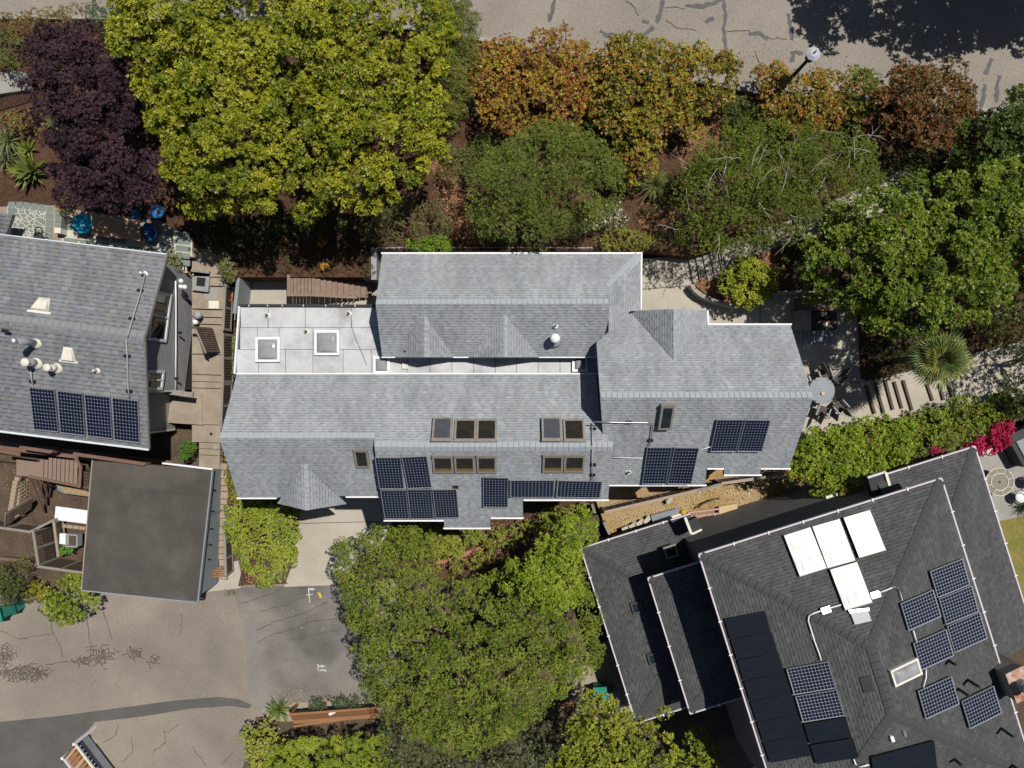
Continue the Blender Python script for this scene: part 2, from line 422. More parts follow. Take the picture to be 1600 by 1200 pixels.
def caps(parent, p, q, n1, n2, pal_mat, w=.15, step=.19, lift=.02):
    """ridge or hip cap shingles from p to q, each a folded piece over the two slopes"""
    p, q = Vector(p), Vector(q); d = q-p; L = d.length; x = d.normalized()
    up = (n1+n2).normalized(); y = up.cross(x).normalized(); z = x.cross(y)
    s1 = abs(n1.dot(y)) / max(.3, n1.dot(z))
    key = (pal_mat.name, round(s1, 1), w)
    if key not in CAPM:
        b = MB(); dz = s1*w
        for (a0, za), (a1, zb) in (((-.5, .012), (.5, 0.0)),):
            l0, c0, r0 = (-.5, -w, -dz+za), (-.5, 0, za), (-.5, w, -dz+za)
            l1, c1, r1 = (.52, -w, -dz+zb), (.52, 0, zb), (.52, w, -dz+zb)
            b.poly([l0, l1, c1, c0]).poly([c0, c1, r1, r0])
            D = (0, 0, -.02)
            b.poly([l0, c0, tuple(np.add(c0, D)), tuple(np.add(l0, D))]).poly([c0, r0, tuple(np.add(r0, D)), tuple(np.add(c0, D))])
            b.poly([l1, l0, tuple(np.add(l0, D)), tuple(np.add(l1, D))]).poly([r0, r1, tuple(np.add(r1, D)), tuple(np.add(r0, D))])
        CAPM[key] = b.mesh('ridge_cap', pal_mat)
    n = max(1, round(L/step)); st = L/n
    for i in range(n):
        c = p + x*(st*(i+.5)) + up*lift
        jy = random.uniform(-.008, .008)
        M = Matrix((x*st*.93, y, z)).transposed().to_4x4(); M.translation = c + y*jy
        obj('ridge_cap', CAPM[key], parent, M)
M_CAPG = mat('cap_shingle_grey', (.36, .39, .43), (.31, .335, .37), 1.2, .9, .15, speck=.15, speck_scale=30)
M_CAPD = mat('cap_shingle_dark', (.07, .072, .075), (.055, .057, .06), 1.2, .9, .15, speck=.2, speck_scale=30)
M_CAPL = mat('cap_shingle_mid', (.24, .245, .26), (.19, .195, .21), 1.2, .9, .15, speck=.2, speck_scale=30)

# ------------------------------------------------------------------ foliage
def quads_mesh(name, V, C, m):
    n = len(V)//4
    me = bpy.data.meshes.new(name); me.vertices.add(n*4); me.vertices.foreach_set('co', V.astype(np.float32).ravel())
    me.loops.add(n*4); me.loops.foreach_set('vertex_index', np.arange(n*4, dtype=np.int32))
    me.polygons.add(n); me.polygons.foreach_set('loop_start', np.arange(0, n*4, 4, dtype=np.int32))
    a = me.attributes.new('Col', 'FLOAT_COLOR', 'FACE')
    a.data.foreach_set('color', np.c_[np.clip(C, 0, 1), np.ones(n)].astype(np.float32).ravel())
    me.materials.append(m); me.update(calc_edges=True)
    return me
def inside_dist(P, Q):
    """signed distance (inside positive) of points Q to the polygon P"""
    n = len(P); ins = np.zeros(len(Q), bool); D = np.full(len(Q), 1e9)
    for i in range(n):
        a, b = P[i], P[(i+1) % n]
        cond = ((a[1] > Q[:, 1]) != (b[1] > Q[:, 1]))
        xx = (b[0]-a[0])*(Q[:, 1]-a[1])/((b[1]-a[1]) if abs(b[1]-a[1]) > 1e-9 else 1e-9)+a[0]
        ins ^= cond & (Q[:, 0] < xx)
        ab = b-a; t = np.clip(((Q-a)@ab)/max(ab@ab, 1e-9), 0, 1); D = np.minimum(D, np.linalg.norm(Q-(a+t[:, None]*ab), axis=1))
    return np.where(ins, D, -D)
def foliage(name, px, z0, depth, L, W, n, pal, rc=(.4, .8), k=9, seed=1, m=None, up=.45, tilt=(35, 80), Rcap=None, accents=(), edge=.55, low=.3, flat=.75, spread=(.75, 1.05), cover=1.0, zfun=None, sp=.52):
    """leaves gathered in clumps under a domed outline (photograph pixels, taken at the height of the crown's rim)"""
    g = np.random.default_rng(seed)
    P = np.array([tuple(at(a, b, z0+depth*.35))[:2] for a, b in px])
    lo, hi = P.min(0), P.max(0)
    area = abs(sum(P[i][0]*P[(i+1) % len(P)][1]-P[(i+1) % len(P)][0]*P[i][1] for i in range(len(P))))/2
    rm = (rc[0]+rc[1])/2; want = max(3, int(cover*1.9*area/(math.pi*rm*rm)))
    cand = lo + g.random((want*14+200, 2))*(hi-lo); r = rc[0]+g.random(len(cand))**1.5*(rc[1]-rc[0])
    d = inside_dist(P, cand); ok = d > r*(edge-.75*g.random(len(r))**2.5); cand, r, d = cand[ok], r[ok], d[ok]
    keep = []; K = np.zeros((0, 2)); KR = np.zeros(0)
    for i in range(len(cand)):
        if len(keep):
            if (np.hypot(*(K-cand[i]).T) < sp*(KR+r[i])).any(): continue
        keep.append(i); K = np.vstack([K, cand[i]]); KR = np.append(KR, r[i])
        if len(keep) >= want: break
    if not keep: keep = [0] if len(cand) else []
    c, r, d = cand[keep], r[keep], d[keep]
    Rm = Rcap or d.max()+.01; t = np.clip(d/Rm, 0, 1); prof = np.sqrt(1-(1-t)**2)
    z = z0 + depth*prof*(.82+.36*g.random(len(c))) 
    z = z - r*1.25*(g.random(len(c)) < .17)      # sunken clumps leave dark pockets
    if zfun: z = z + zfun(c)
    nl = int(len(c)*low)                        # lower clumps that fill the gaps from below
    if nl:
        j = g.integers(0, len(c), nl); off = g.normal(0, .5, (nl, 2))*rm
        c2 = c[j]+off; okl = inside_dist(P, c2) > 0; c2 = c2[okl]; j = j[okl]
        c = np.vstack([c, c2]); z = np.concatenate([z, z[j]-r[j]*(.95+1.1*g.random(len(j)))]); r = np.concatenate([r, r[j]])
    wgt = r**2/np.sum(r**2); nr = max(1, n//k); idx = g.choice(len(c), nr, p=wgt)
    th = g.random(nr)*2*np.pi; cz = g.random(nr)**.75*1.15-.15; cz = np.clip(cz, -.15, 1); sr = np.sqrt(np.clip(1-cz*cz, 0, 1))
    D = np.c_[sr*np.cos(th), sr*np.sin(th), cz]
    rad = r[idx]*(spread[0]+(spread[1]-spread[0])*g.random(nr)**.6)*(1+.13*np.sin(3*th+idx)+.1*g.normal(size=nr))
    pos = np.c_[c[idx], z[idx]] + D*rad[:, None]*np.array([1, 1, flat])
    ax = D*(1-up)+np.array([0, 0, 1])*up + g.normal(0, .22, (nr, 3)); ax /= np.linalg.norm(ax, axis=1)[:, None]
    ref = np.where(np.abs(ax[:, 2:3]) > .9, np.array([[1., 0, 0]]), np.array([[0, 0, 1.]]))
    e1 = np.cross(ax, ref); e1 /= np.linalg.norm(e1, axis=1)[:, None]; e2 = np.cross(ax, e1)
    ph = (np.arange(k)*2.4)[None, :] + g.random((nr, 1))*6.28 + g.normal(0, .3, (nr, k))
    ti = np.radians(tilt[0]+(tilt[1]-tilt[0])*(.15+.85*g.random((nr, k))))
    per = np.cos(ph)[..., None]*e1[:, None]+np.sin(ph)[..., None]*e2[:, None]
    ld = np.cos(ti)[..., None]*ax[:, None]+np.sin(ti)[..., None]*per
    nrm = np.sin(ti)[..., None]*ax[:, None]-np.cos(ti)[..., None]*per
    side = np.cross(ld, nrm)
    roll = g.normal(0, .35, (nr, k))[..., None]; side = side*np.cos(roll)+nrm*np.sin(roll)
    LL = (L*(.65+.7*g.random((nr, k))))[..., None]; WW = (W*(.7+.6*g.random((nr, k))))[..., None]
    b = pos[:, None]+ld*LL*.08; tip = b+ld*LL-nrm*LL*.12; mid = b+ld*LL*.5+nrm*LL*.06
    V = np.stack([b, mid-side*WW/2, tip, mid+side*WW/2], 2).reshape(-1, 3)
    ca, cb = np.array(pal[0]), np.array(pal[1])
    tt = np.clip(.5+.22*g.normal(size=len(c))[idx][:, None]+.18*g.normal(size=nr)[:, None]+.16*g.normal(size=(nr, k)), 0, 1)[..., None]
    C = ca*(1-tt)+cb*tt
    for col, pr, lvl in accents:
        if lvl == 'clump':                      # colour drifts gradually across the crown
            f1 = g.random(4)*6.28; X_, Y_ = pos[:, 0], pos[:, 1]
            s_ = .5+.3*np.sin(1.3*X_+.5*Y_+f1[0])*np.cos(1.1*Y_-.4*X_+f1[1])+.3*np.sin(2.3*X_+f1[2])*np.sin(2.6*Y_+f1[3])
            mk = g.random(nr) < np.clip(pr*3.2*np.clip(s_, 0, 1)**1.6, 0, .92)
        else: mk = g.random(nr) < pr
        mk = mk[:, None] & (g.random((nr, k)) < .75)
        C[mk] = np.array(col)*(.75+.5*g.random(mk.sum()))[:, None]
    C *= (.85+.3*g.random((nr, k)))[..., None]
    return quads_mesh(name, V, C.reshape(-1, 3), m or M_LEAF), c, z, r
def tree(label, px, z0, depth, L, W, n, pal, base=None, ground=None, trunk=.16, limbs=6, cat='tree', name='tree', group=None, twigs=0, **kw):
    cx = sum(p[0] for p in px)/len(px); cy = sum(p[1] for p in px)/len(px)
    c = at(*(base or (cx, cy)), z0); g = ground if ground is not None else gard_z(c.y)
    root = thing(name, label, cat, (c.x, c.y, g), group)
    me, cc, cz, cr = foliage('crown', px, z0, depth, L, W, n, pal, **kw)
    obj('crown', me, root)
    rnd = random.Random(kw.get('seed', 1))
    if trunk:
        top = Vector((c.x+rnd.uniform(-.3, .3), c.y+rnd.uniform(-.3, .3), z0+depth*.1))
        mid = Vector((c.x, c.y, g)).lerp(top, .5)+Vector((rnd.uniform(-.12, .12), rnd.uniform(-.12, .12), 0))
        MB().tube([(c.x, c.y, g-.1), mid, top], trunk, 9, trunk*.6).part('trunk', M_BARK, root, True)
        order = sorted(range(len(cc)), key=lambda i: rnd.random())[:limbs]
        for i in order:
            e = Vector((cc[i][0], cc[i][1], cz[i]-1.1*cr[i])); mm = top.lerp(e, .5)+Vector((0, 0, -.15))
            MB().tube([top-Vector((0, 0, .2)), mm, e], trunk*.45, 6, trunk*.1).part('limb', M_BARK, root, True)
    if twigs:
        b = MB(); q = sorted(range(len(cc)), key=lambda i: rnd.random())[:twigs]
        for i in q:
            s = Vector((cc[i][0], cc[i][1], cz[i]+cr[i]*.55)); a = rnd.uniform(0, 6.28)
            P = [s]
            for _ in range(5): a += rnd.uniform(-.3, .3); l = rnd.uniform(.14, .3); P.append(P[-1]+Vector((math.cos(a)*l, math.sin(a)*l, rnd.uniform(-.02, .07))))
            b.tube(P, .013, 4, .004)
            for j in (1, 2, 3):
                a2 = a+rnd.choice((-1, 1))*rnd.uniform(.3, .7); e = P[j]+Vector((math.cos(a2)*.3, math.sin(a2)*.3, .04)); b.tube([P[j], P[j].lerp(e, .5)+Vector((0, 0, .02)), e], .008, 4, .003)
        b.part('bare_twigs', M_TWIG, root)['kind'] = 'stuff'
    return root
def shrub(label, px, z0, depth, L, W, n, pal, name='shrub', cat='shrub', group=None, **kw):
    me, *_ = foliage(name, px, z0, depth, L, W, n, pal, **kw)
    return tag(obj(name, me), label, cat, group)
def oval(cx, cy, a, b, rot=0, n=14, jag=.1, seed=0):
    rnd = random.Random(seed+int(cx)); out = []
    for i in range(n):
        t = 2*math.pi*i/n; k = 1+rnd.uniform(-jag, jag); x, y = a*k*math.cos(t), b*k*math.sin(t)
        out.append((cx+x*math.cos(rot)-y*math.sin(rot), cy+x*math.sin(rot)+y*math.cos(rot)))
    return out
def blades(c, n, L, W, el=(15, 75), pal=((.1, .14, .04), (.16, .18, .05)), droop=.35, seed=1, stiff=False, tip=None):
    """a rosette of long leaves round the point c; each leaf a folded strip of quads"""
    g = np.random.default_rng(seed); V = []; C = []
    for i in range(n):
        a = i*2.39996+g.normal(0, .25); e = math.radians(el[0]+(el[1]-el[0])*(1-(i+.5)/n)) if n > 1 else 1
        l = L*g.uniform(.75, 1.15); w = W*g.uniform(.8, 1.2); d = np.array([math.cos(a), math.sin(a), 0]); s = np.array([-d[1], d[0], 0])
        col = np.array(pal[0])*(1-(t := g.random()))+np.array(pal[1])*t
        segs = 4; prev = None
        for j in range(segs+1):
            q = j/segs; p = np.array(c)+d*l*q*math.cos(e)+np.array([0, 0, l*q*math.sin(e)-droop*l*q*q])
            ww = w*(.55+.9*q-1.45*q*q if not stiff else (1-q**3)*.9)*.6+.002
            cur = (p-s*ww, p+np.array([0, 0, -ww*.6]), p+s*ww)
            if prev is not None:
                cc = col if not (tip and q > .8) else np.array(tip)
                V += [prev[0], prev[1], cur[1], cur[0], prev[1], prev[2], cur[2], cur[1]]; C += [cc*1.08, cc*.95]
            prev = cur
    return np.array(V), np.array(C)
# ================================================================== SETTING
gb = MB()
for i in range(len(BX)-1):
    y0, y1 = max(BX[i], -130), min(BX[i+1], 130)
    gb.poly([(-150, y0, base_z(y0)-.05), (150, y0, base_z(y0)-.05), (150, y1, base_z(y1)-.05), (-150, y1, base_z(y1)-.05)])
tag(gb.part('ground', M_SOIL), kind='structure')
slab('garden_bed', [(-500, -500), (2200, -500), (2200, 664), (1385, 652), (1345, 600), (1345, 462), (1240, 452), (1190, 452), (1130, 476), (1094, 456), (1098, 447), (1131, 436), (1126, 390), (1076, 402), (1004, 392), (586, 392), (586, 433), (374, 433), (352, 440), (352, 394), (306, 386), (-500, 372)], gard_z, 2, M_MULCH, cuts=GX[1:-1], zbot=.2)
st_edge = [(-600, 22), (560, 30), (760, 62), (1000, 110), (1180, 142), (1330, 152), (1545, 172), (2300, 186)]
slab('street', [(-600, -900), (2300, -900)] + st_edge[::-1], 3.985, .3, M_ASPH)
kb = MB()
for (a, b), (c, d) in zip(st_edge[:-1], st_edge[1:]): kb.beam(at(a, b+2, 4.0), at(c, d+2, 4.0), .15, .22)
tag(kb.part('kerb', M_CONC2), kind='structure')
fs = lambda y: 3.991
sealst = bpy.data.objects['street']
ribbon('sealed_crack', [[(866, 0), (864, 14), (858, 34)], [(1036, -2), (1034, 14), (1026, 36)], [(1020, 42), (1006, 56)], [(1070, 9), (1094, 10), (1112, 6), (1130, -2), (1133, 20), (1131, 45), (1134, 78)], [(1170, 52), (1187, 52), (1200, 60)], [(1231, 20), (1235, 40), (1237, 62)], [(1549, 92), (1540, 116)], [(1539, 131), (1536, 150), (1533, 172)], [(1561, 118), (1556, 160)], [(1254, 82), (1239, 82), (1238, 97)], [(938, 48), (948, 54), (964, 55)], [(1003, 34), (1014, 35)], [(1103, 34), (1116, 29)], [(730, -5), (735, 10)]], fs, .17, M_SEAL, sealst, .035, 1)
ribbon('hairline_crack', [[(975, 0), (990, 10), (998, 24)], [(1040, 12), (1058, 10), (1070, 14)], [(1040, 33), (1060, 45), (1088, 48)], [(1134, 52), (1150, 48), (1172, 48)], [(1200, 60), (1230, 61)], [(1237, 62), (1250, 52)], [(880, 28), (884, 60)], [(1180, 80), (1188, 100), (1200, 110)], [(1337, 145), (1350, 150)]], fs, .035, M_CRACK, sealst, .05, 2)
# --- alley, driveway and the asphalt court
al = lambda y: base_z(y) + .0
slab('alley', [(-400, 905), (40, 930), (128, 922), (200, 925), (310, 925), (330, 922), (374, 918), (384, 912), (470, 912), (620, 905), (620, 1110), (400, 1120), (372, 1230), (-400, 1300)], lambda y: base_z(y)+.01, .3, M_ASPH2, cuts=BX[1:-1])
alo = bpy.data.objects['alley']
slab('asphalt_patch', [(364, 922), (384, 918), (470, 915), (530, 912), (545, 950), (562, 1040), (575, 1084), (500, 1092), (448, 1098), (412, 1112), (398, 1104), (390, 1096), (384, 1000)], lambda y: base_z(y)+.016, .02, M_ASPHG, cuts=BX[1:-1])
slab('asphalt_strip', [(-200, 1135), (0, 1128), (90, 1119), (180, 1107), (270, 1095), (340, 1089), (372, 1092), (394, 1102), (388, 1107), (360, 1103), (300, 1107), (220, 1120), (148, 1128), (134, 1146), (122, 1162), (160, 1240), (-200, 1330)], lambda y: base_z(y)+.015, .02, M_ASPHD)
slab('driveway', [(470, 790), (545, 760), (640, 760), (640, 830), (560, 870), (532, 914), (444, 917), (458, 878)], lambda y: base_z(y)+.02, .3, M_CONC, cuts=BX[1:-1])
ribbon('slab_joint', [[(470, 818), (620, 814)]], lambda y: base_z(y)+.026, .03, M_CRACK, bpy.data.objects['driveway'])
rnd = random.Random(3)
def alligator(px, n, seed):
    """branching crack lines spreading from the middle of a broken patch"""
    r = random.Random(seed); out = []
    for _ in range(n):
        x, y = px[0]+r.gauss(0, px[2]), px[1]+r.gauss(0, px[3]); a = r.uniform(0, 6.28); ln = [(x, y)]
        for _ in range(r.randint(2, 5)):
            a += r.choice((-1, 1))*r.uniform(.5, 1.2); l = r.uniform(2, 4.5); x += math.cos(a)*l; y += math.sin(a)*l; ln.append((x, y))
        out.append(ln)
    return out
ca = lambda y: base_z(y)+.0165
def crazed(cx, cy, sx, sy, n, seed):
    """net of crack lines round the cells of broken asphalt"""
    r = random.Random(seed); S = [(r.gauss(cx, sx), r.gauss(cy, sy)) for _ in range(n)]; out = []
    for s in S:
        P = [(s[0]+7*math.cos(k*.785), s[1]+7*math.sin(k*.785)) for k in range(8)]; hit = []
        for t in S:
            d = math.hypot(t[0]-s[0], t[1]-s[1])
            if t is s or d > 14 or d < 1e-6: continue
            nx, ny = (s[0]-t[0])/d, (s[1]-t[1])/d; P = clip(P, nx, ny, -((s[0]+t[0])/2*nx+(s[1]+t[1])/2*ny)); hit.append((nx, ny, (s[0]+t[0])/2*nx+(s[1]+t[1])/2*ny))
            if len(P) < 3: break
        for a_, b_ in zip(P, P[1:]+P[:1]):
            m = ((a_[0]+b_[0])/2, (a_[1]+b_[1])/2); q = ((m[0]-cx)/sx)**2+((m[1]-cy)/sy)**2
            if any(abs(m[0]*h[0]+m[1]*h[1]-h[2]) < .01 for h in hit) and r.random() < 1.05-.2*q: out.append([a_, b_])
    return out
ck = crazed(32, 1052, 20, 8, 95, 1)+crazed(8, 1030, 9, 12, 45, 2)+crazed(62, 1054, 12, 6, 34, 3)+crazed(158, 1024, 12, 11, 60, 5)+crazed(130, 1033, 9, 4, 22, 6)+crazed(212, 1020, 9, 6, 26, 7)+crazed(240, 1028, 5, 10, 14, 8)+[[(70, 1040), (95, 1034), (120, 1034), (140, 1030), (165, 1026)], [(0, 1048), (20, 1046), (45, 1040), (60, 1045)]]
cr = ribbon('broken_asphalt', ck, ca, .038, M_CRACK, alo, .03, 5); cr['kind'] = 'stuff'
ribbon('hairline_crack', [[(76, 955), (82, 990), (95, 1010), (98, 1030)], [(136, 966), (140, 1000), (146, 1016)], [(162, 955), (168, 975), (175, 1000)], [(284, 958), (282, 990)], [(0, 985), (30, 1000), (60, 992), (80, 990)], [(186, 1130), (180, 1150), (160, 1160)], [(205, 1150), (208, 1175), (190, 1190)], [(255, 1143), (262, 1144), (280, 1132)], [(300, 1165), (315, 1185), (322, 1198)], [(345, 1195), (365, 1175)], [(240, 1175), (258, 1160), (256, 1140)]], ca, .03, M_CRACK, alo, .04, 6)
ribbon('hairline_crack', [[(372, 944), (420, 930), (440, 920)], [(410, 954), (445, 946), (470, 934), (482, 931)], [(400, 985), (440, 968), (482, 955), (512, 940)], [(402, 1004), (424, 992), (450, 985), (490, 970), (534, 966)], [(448, 1001), (470, 995), (500, 990), (535, 983)]], lambda y: base_z(y)+.021, .035, M_CRACK, bpy.data.objects['asphalt_patch'], .03, 7)
mk = lambda y: base_z(y)+.022
def utility_mark(label, ox, oy, s, corner, m):
    L = [[(ox+x*s, oy+y*s) for x, y in ln] for ln in corner]
    for i, st in enumerate(([[(0, 0), (0, 3), (.5, 3.6), (1.3, 3.6), (1.8, 3), (1.8, 0)]], [[(1.8, .4), (1.2, 0), (.5, 0), (0, .6), (.3, 1.4), (1.5, 2), (1.8, 2.8), (1.3, 3.6), (.4, 3.6), (0, 3.1)]], [[(0, 3.6), (.9, 0), (1.8, 3.6)], [(.4, 2.3), (1.4, 2.3)]])):
        for ln in st: L.append([(ox+s*(2.2+i*2.6+x), oy+s*(1.2+y*.75)) for x, y in ln])
    b = ribbon('utility_mark', L, mk, .045, m, None, .008, 3); return tag(b, label, 'painted mark')
utility_mark('white sprayed corner mark with the letters USA in the middle of the dark asphalt court', 497, 1038, 1.15, [[(0, 0), (0, 8), (11, 8), (9.5, 10.5)], [(0, 0), (-1, 1.5)]], M_PAINT)
utility_mark('white sprayed T mark with letters USA just below the concrete driveway', 482, 918, 1.0, [[(0, 0), (2, 24)], [(-3, 12), (7, 10)]], M_PAINT)
tag(ribbon('yellow_mark', [[(497, 925), (501, 934)], [(500, 927), (502, 934)]], mk, .06, M_YELL), 'short yellow paint dash beside the sprayed T mark', 'painted mark')
# --- paved areas round the grey house
slab('entry_patio', [(985, 405), (1078, 400), (1140, 386), (1140, 440), (1092, 455), (1130, 478), (1190, 456), (1240, 456), (1350, 462), (1352, 600), (1388, 652), (1262, 690), (1180, 640), (985, 500)], 2.42, 1.6, M_CONC)
pt = bpy.data.objects['entry_patio']
ribbon('slab_joint', [[(1003, 452), (1080, 446)], [(1187, 470), (1188, 512)], [(1003, 410), (1078, 396)], [(1260, 585), (1345, 600)]], 2.426, .03, M_CRACK, pt)
wk = lambda y: lerp([-1, .5, 6, 12], [2.55, 2.75, 3.0, 3.9], y)
slab('garden_path', [(1127, 387), (1140, 381), (1180, 362), (1260, 336), (1330, 300), (1420, 262), (1440, 300), (1360, 340), (1270, 368), (1190, 395), (1150, 420), (1131, 436)], lambda y: gard_z(y)+.04, .3, M_CONC, cuts=GX[1:-1])
slab('lower_path', [(1342, 598), (1380, 590), (1480, 566), (1560, 540), (1760, 500), (1760, 580), (1600, 620), (1500, 640), (1388, 655)], lambda y: gard_z(y)+.05, .3, M_CONC, cuts=GX[1:-1])
def step_bars(label, name, pairs, zf, w=.17, h=.13):
    w = .095
    root = thing(name, label, 'steps', on_f(*pairs[0][0], zf))
    for p, q in pairs:
        beam('step_edge', root, M_WOODD, on_f(*p, zf)+Vector((0, 0, .03)), on_f(*q, zf)+Vector((0, 0, .03)), w, h)
    return root
gp = lambda y: gard_z(y)+.04
step_bars('dark timber step edges on the pale path below the twiggy tree', 'path_steps', [((1174, 361), (1180, 386)), ((1190, 356), (1198, 382)), ((1240, 343), (1246, 370)), ((1254, 337), (1262, 364)), ((1347, 294), (1360, 322)), ((1362, 288), (1376, 314))], gp)
step_bars('dark timber step edges on the pale path beneath the fan palm', 'path_steps', [((1352, 602), (1366, 646)), ((1366, 598), (1380, 645)), ((1382, 594), (1394, 640)), ((1396, 596), (1408, 638)), ((1410, 594), (1424, 641)), ((1447, 600), (1456, 626)), ((1466, 598), (1473, 625)), ((1480, 595), (1487, 621))], lambda y: gard_z(y)+.05)
root = thing('entry_steps', 'curved grey concrete steps climbing from the entry patio to the garden path', 'steps', at(1100, 420, 2.42))
for i, (a, b) in enumerate((((1076, 402), (1084, 446)), ((1087, 399), (1094, 440)), ((1098, 396), (1106, 438)), ((1109, 393), (1118, 436)), ((1122, 389), (1130, 432)))):
    z = 2.53+i*.1; p, q = at(*a, z), at(*b, z); s = Vector((.9, -.02, 0))
    MB().prism([p, p+s, q+s, q], .12).part('step', M_CONC, root)
slab('sunlit_needle_litter', [(672, 262), (690, 240), (703, 226), (712, 262), (716, 300), (738, 330), (742, 372), (704, 374), (712, 335), (694, 300)], lambda y: gard_z(y)+.02, .1, M_SUNNEEDLE, cuts=GX[1:-1])  # brighter sheets over the sunlit mulch strips, the sun in their colour
slab('sunlit_needle_litter', [(1084, 444), (1096, 436), (1120, 440), (1150, 420), (1192, 392), (1226, 372), (1236, 392), (1215, 420), (1218, 452), (1190, 452), (1150, 474), (1128, 470), (1100, 458)], lambda y: gard_z(y)+.03, .1, M_SUNNEEDLE, cuts=GX[1:-1])
slab('sunlit_needle_litter', [(1010, 318), (1060, 298), (1066, 330), (1052, 350), (1010, 365), (996, 345)], lambda y: gard_z(y)+.02, .1, M_SUNNEEDLE, cuts=GX[1:-1])
slab('sunlit_needle_litter', [(1095, 190), (1128, 165), (1150, 150), (1165, 160), (1130, 200), (1120, 250), (1068, 272), (1060, 240)], lambda y: gard_z(y)+.02, .1, M_SUNNEEDLE, cuts=GX[1:-1])
# --- low planter wall round the round bush
def wall_run(name, label, px, z, h, w, m, cat='wall'):
    root = thing(name, label, cat, at(*px[0], z-h))
    for a, b in zip(px[:-1], px[1:]):
        p, q = at(*a, z), at(*b, z); MB().beam(p-Vector((0, 0, h/2)), q-Vector((0, 0, h/2)), w, h).part('wall_section', m, root)
    return root
wall_run('planter_wall', 'low curved grey wall holding the mulch bed of the round bush', [(1081, 444), (1085, 452), (1096, 461), (1112, 468), (1130, 473), (1150, 478)], 2.95, .6, .16, M_CONC2)
wall_run('planter_wall', 'low grey kerb wall along the garden above the outdoor kitchen', [(1196, 466), (1215, 458), (1250, 455), (1300, 452)], 2.85, .5, .14, M_CONC2)
wall_run('retaining_wall', 'grey retaining wall in the shade behind the top roof edge', [(584, 384), (700, 383), (800, 383), (930, 384)], 3.05, 1.6, .22, M_STUCB)
wall_run('retaining_wall', 'short stepped retaining wall with wooden cap by the white flowers', [(934, 387), (1004, 389)], 2.95, 1.2, .2, M_WOODG)
wall_run('retaining_wall', 'grey retaining wall running down beside the gable from the shaded garden', [(584, 384), (584, 437)], 3.05, 1.6, .22, M_STUCB)
wall_run('retaining_wall', 'long blue grey retaining wall above the sunken yard and deck stairs', [(372, 430), (590, 431)], 2.72, 1.6, .16, M_STUCB)
wall_run('retaining_wall', 'blue grey side wall of the sunken yard next to the picket fence', [(372, 434), (366, 490)], 2.9, 1.7, .14, M_SIDEB)
slab('sunken_yard', [(372, 436), (592, 438), (592, 500), (366, 500)], 1.55, .3, M_CONC)
# --- deck stairs in the sunken yard
root = thing('deck_stairs', 'brown plank landing and stairs in the sunken yard above the flat white roof', 'stairs', at(500, 460, 1.55))
for i in range(7):
    x = 456+i*5.6; p, q = at(x, 432, 2.75), at(x, 461, 2.75); MB().beam(p, q, .125, .04, (0, 0, 1)).part('plank', M_WOODP, root)
for i in range(10):
    x = 496+i*9; z = 2.68-i*.1; p, q = at(x, 434+i*1.1, z), at(x, 461+i*.5, z); MB().beam(p, q, .225, .04).part('tread', M_WOODP, root)
beam('rail', root, M_WOODP, at(451, 429, 3.05), at(451, 463, 3.05), .12, .05); beam('rail', root, M_WOODP, at(449, 461, 3.05), at(486, 461, 3.05), .1, .05); beam('rail', root, M_WOODP, at(486, 461, 3.05), at(558, 465, 2.45), .1, .05)
for i in range(15):
    x = 452+i*7.3; z = 3.0 if x < 486 else 3.0-(x-486)/72*.6; beam('baluster', root, M_WOODP, at(x, 461.5, z), at(x, 461.5, z)-Vector((0, 0, .95 if x < 520 else .6)), .035, .035, (1, 0, 0))
# ================================================================== GREY HOUSE
PAL_G = [(.33, .354, .382), (.305, .329, .357), (.352, .375, .4), (.318, .342, .37), (.335, .348, .36)]
PAL_L = [(.215, .223, .243), (.188, .196, .216), (.24, .25, .274), (.203, .21, .226), (.226, .234, .258), (.215, .212, .21)]
PAL_D = [(.09, .092, .096), (.079, .081, .085), (.1, .102, .106), (.086, .088, .091)]
house = thing('grey_house', 'large light grey shingled house with several gable roofs and a flat white roof strip', 'house', (0, 0, .5))
X = (1, 0, 0)
A_up = Plane(at(700, 397, 5.8), at(700, 476, 7.0), X); A_dn = Plane(at(700, 557, 5.8), at(700, 476, 7.0), X)
B_up = Plane(at(600, 585, 5.65), at(500, 685, 7.2), X); B_dn = Plane(at(420, 777, 5.5), at(500, 685, 7.2), X)
zB2 = on(B_up, 700, 698).z; B2_dn = Plane(at(650, 812, 5.25), at(650, 698, zB2), X)
C_up = Plane(at(1180, 508, 6.1), at(1180, 622, 8.0), X); C_dn = Plane(at(1050, 757, 5.7), at(1100, 622, 8.0), X)
kw = dict(pal=PAL_G, deck=M_DECKG)
A_E = Plane(at(1001, 440, 5.8), at(951, 440, 6.65), (0, 1, 0))
roof(house, A_up, [(597, 397), (1001, 397), (951, 450), (951, 476), (587, 476)], seed=1, **kw)
roof(house, A_dn, [(587, 476), (951, 476), (951, 557), (597, 557)], seed=2, **kw)
roof(house, A_E, [(1001, 398), (951, 450), (951, 519), (985, 486), (1001, 486)], seed=3, **kw)
roof(house, B_up, [(370, 585), (932, 585), (938, 660), (958, 698), (585, 698), (585, 685), (343, 685)], seed=4, **kw)
roof(house, B_dn, [(343, 685), (585, 685), (596, 775), (540, 775), (432, 777), (372, 777)], seed=5, **kw)
roof(house, B2_dn, [(585, 698), (958, 698), (950, 780), (817, 780), (817, 807), (766, 808), (766, 824), (694, 824), (694, 812), (600, 812)], seed=6, **kw)
roof(house, C_up, [(932, 535), (985, 485), (1052, 562), (1105, 508), (1235, 508), (1270, 622), (938, 622)], seed=7, **kw)
roof(house, C_dn, [(938, 622), (1270, 622), (1233, 731), (1189, 731), (1187, 741), (1131, 741), (1132, 731), (1104, 731), (1102, 757), (948, 757)], seed=8, **kw)
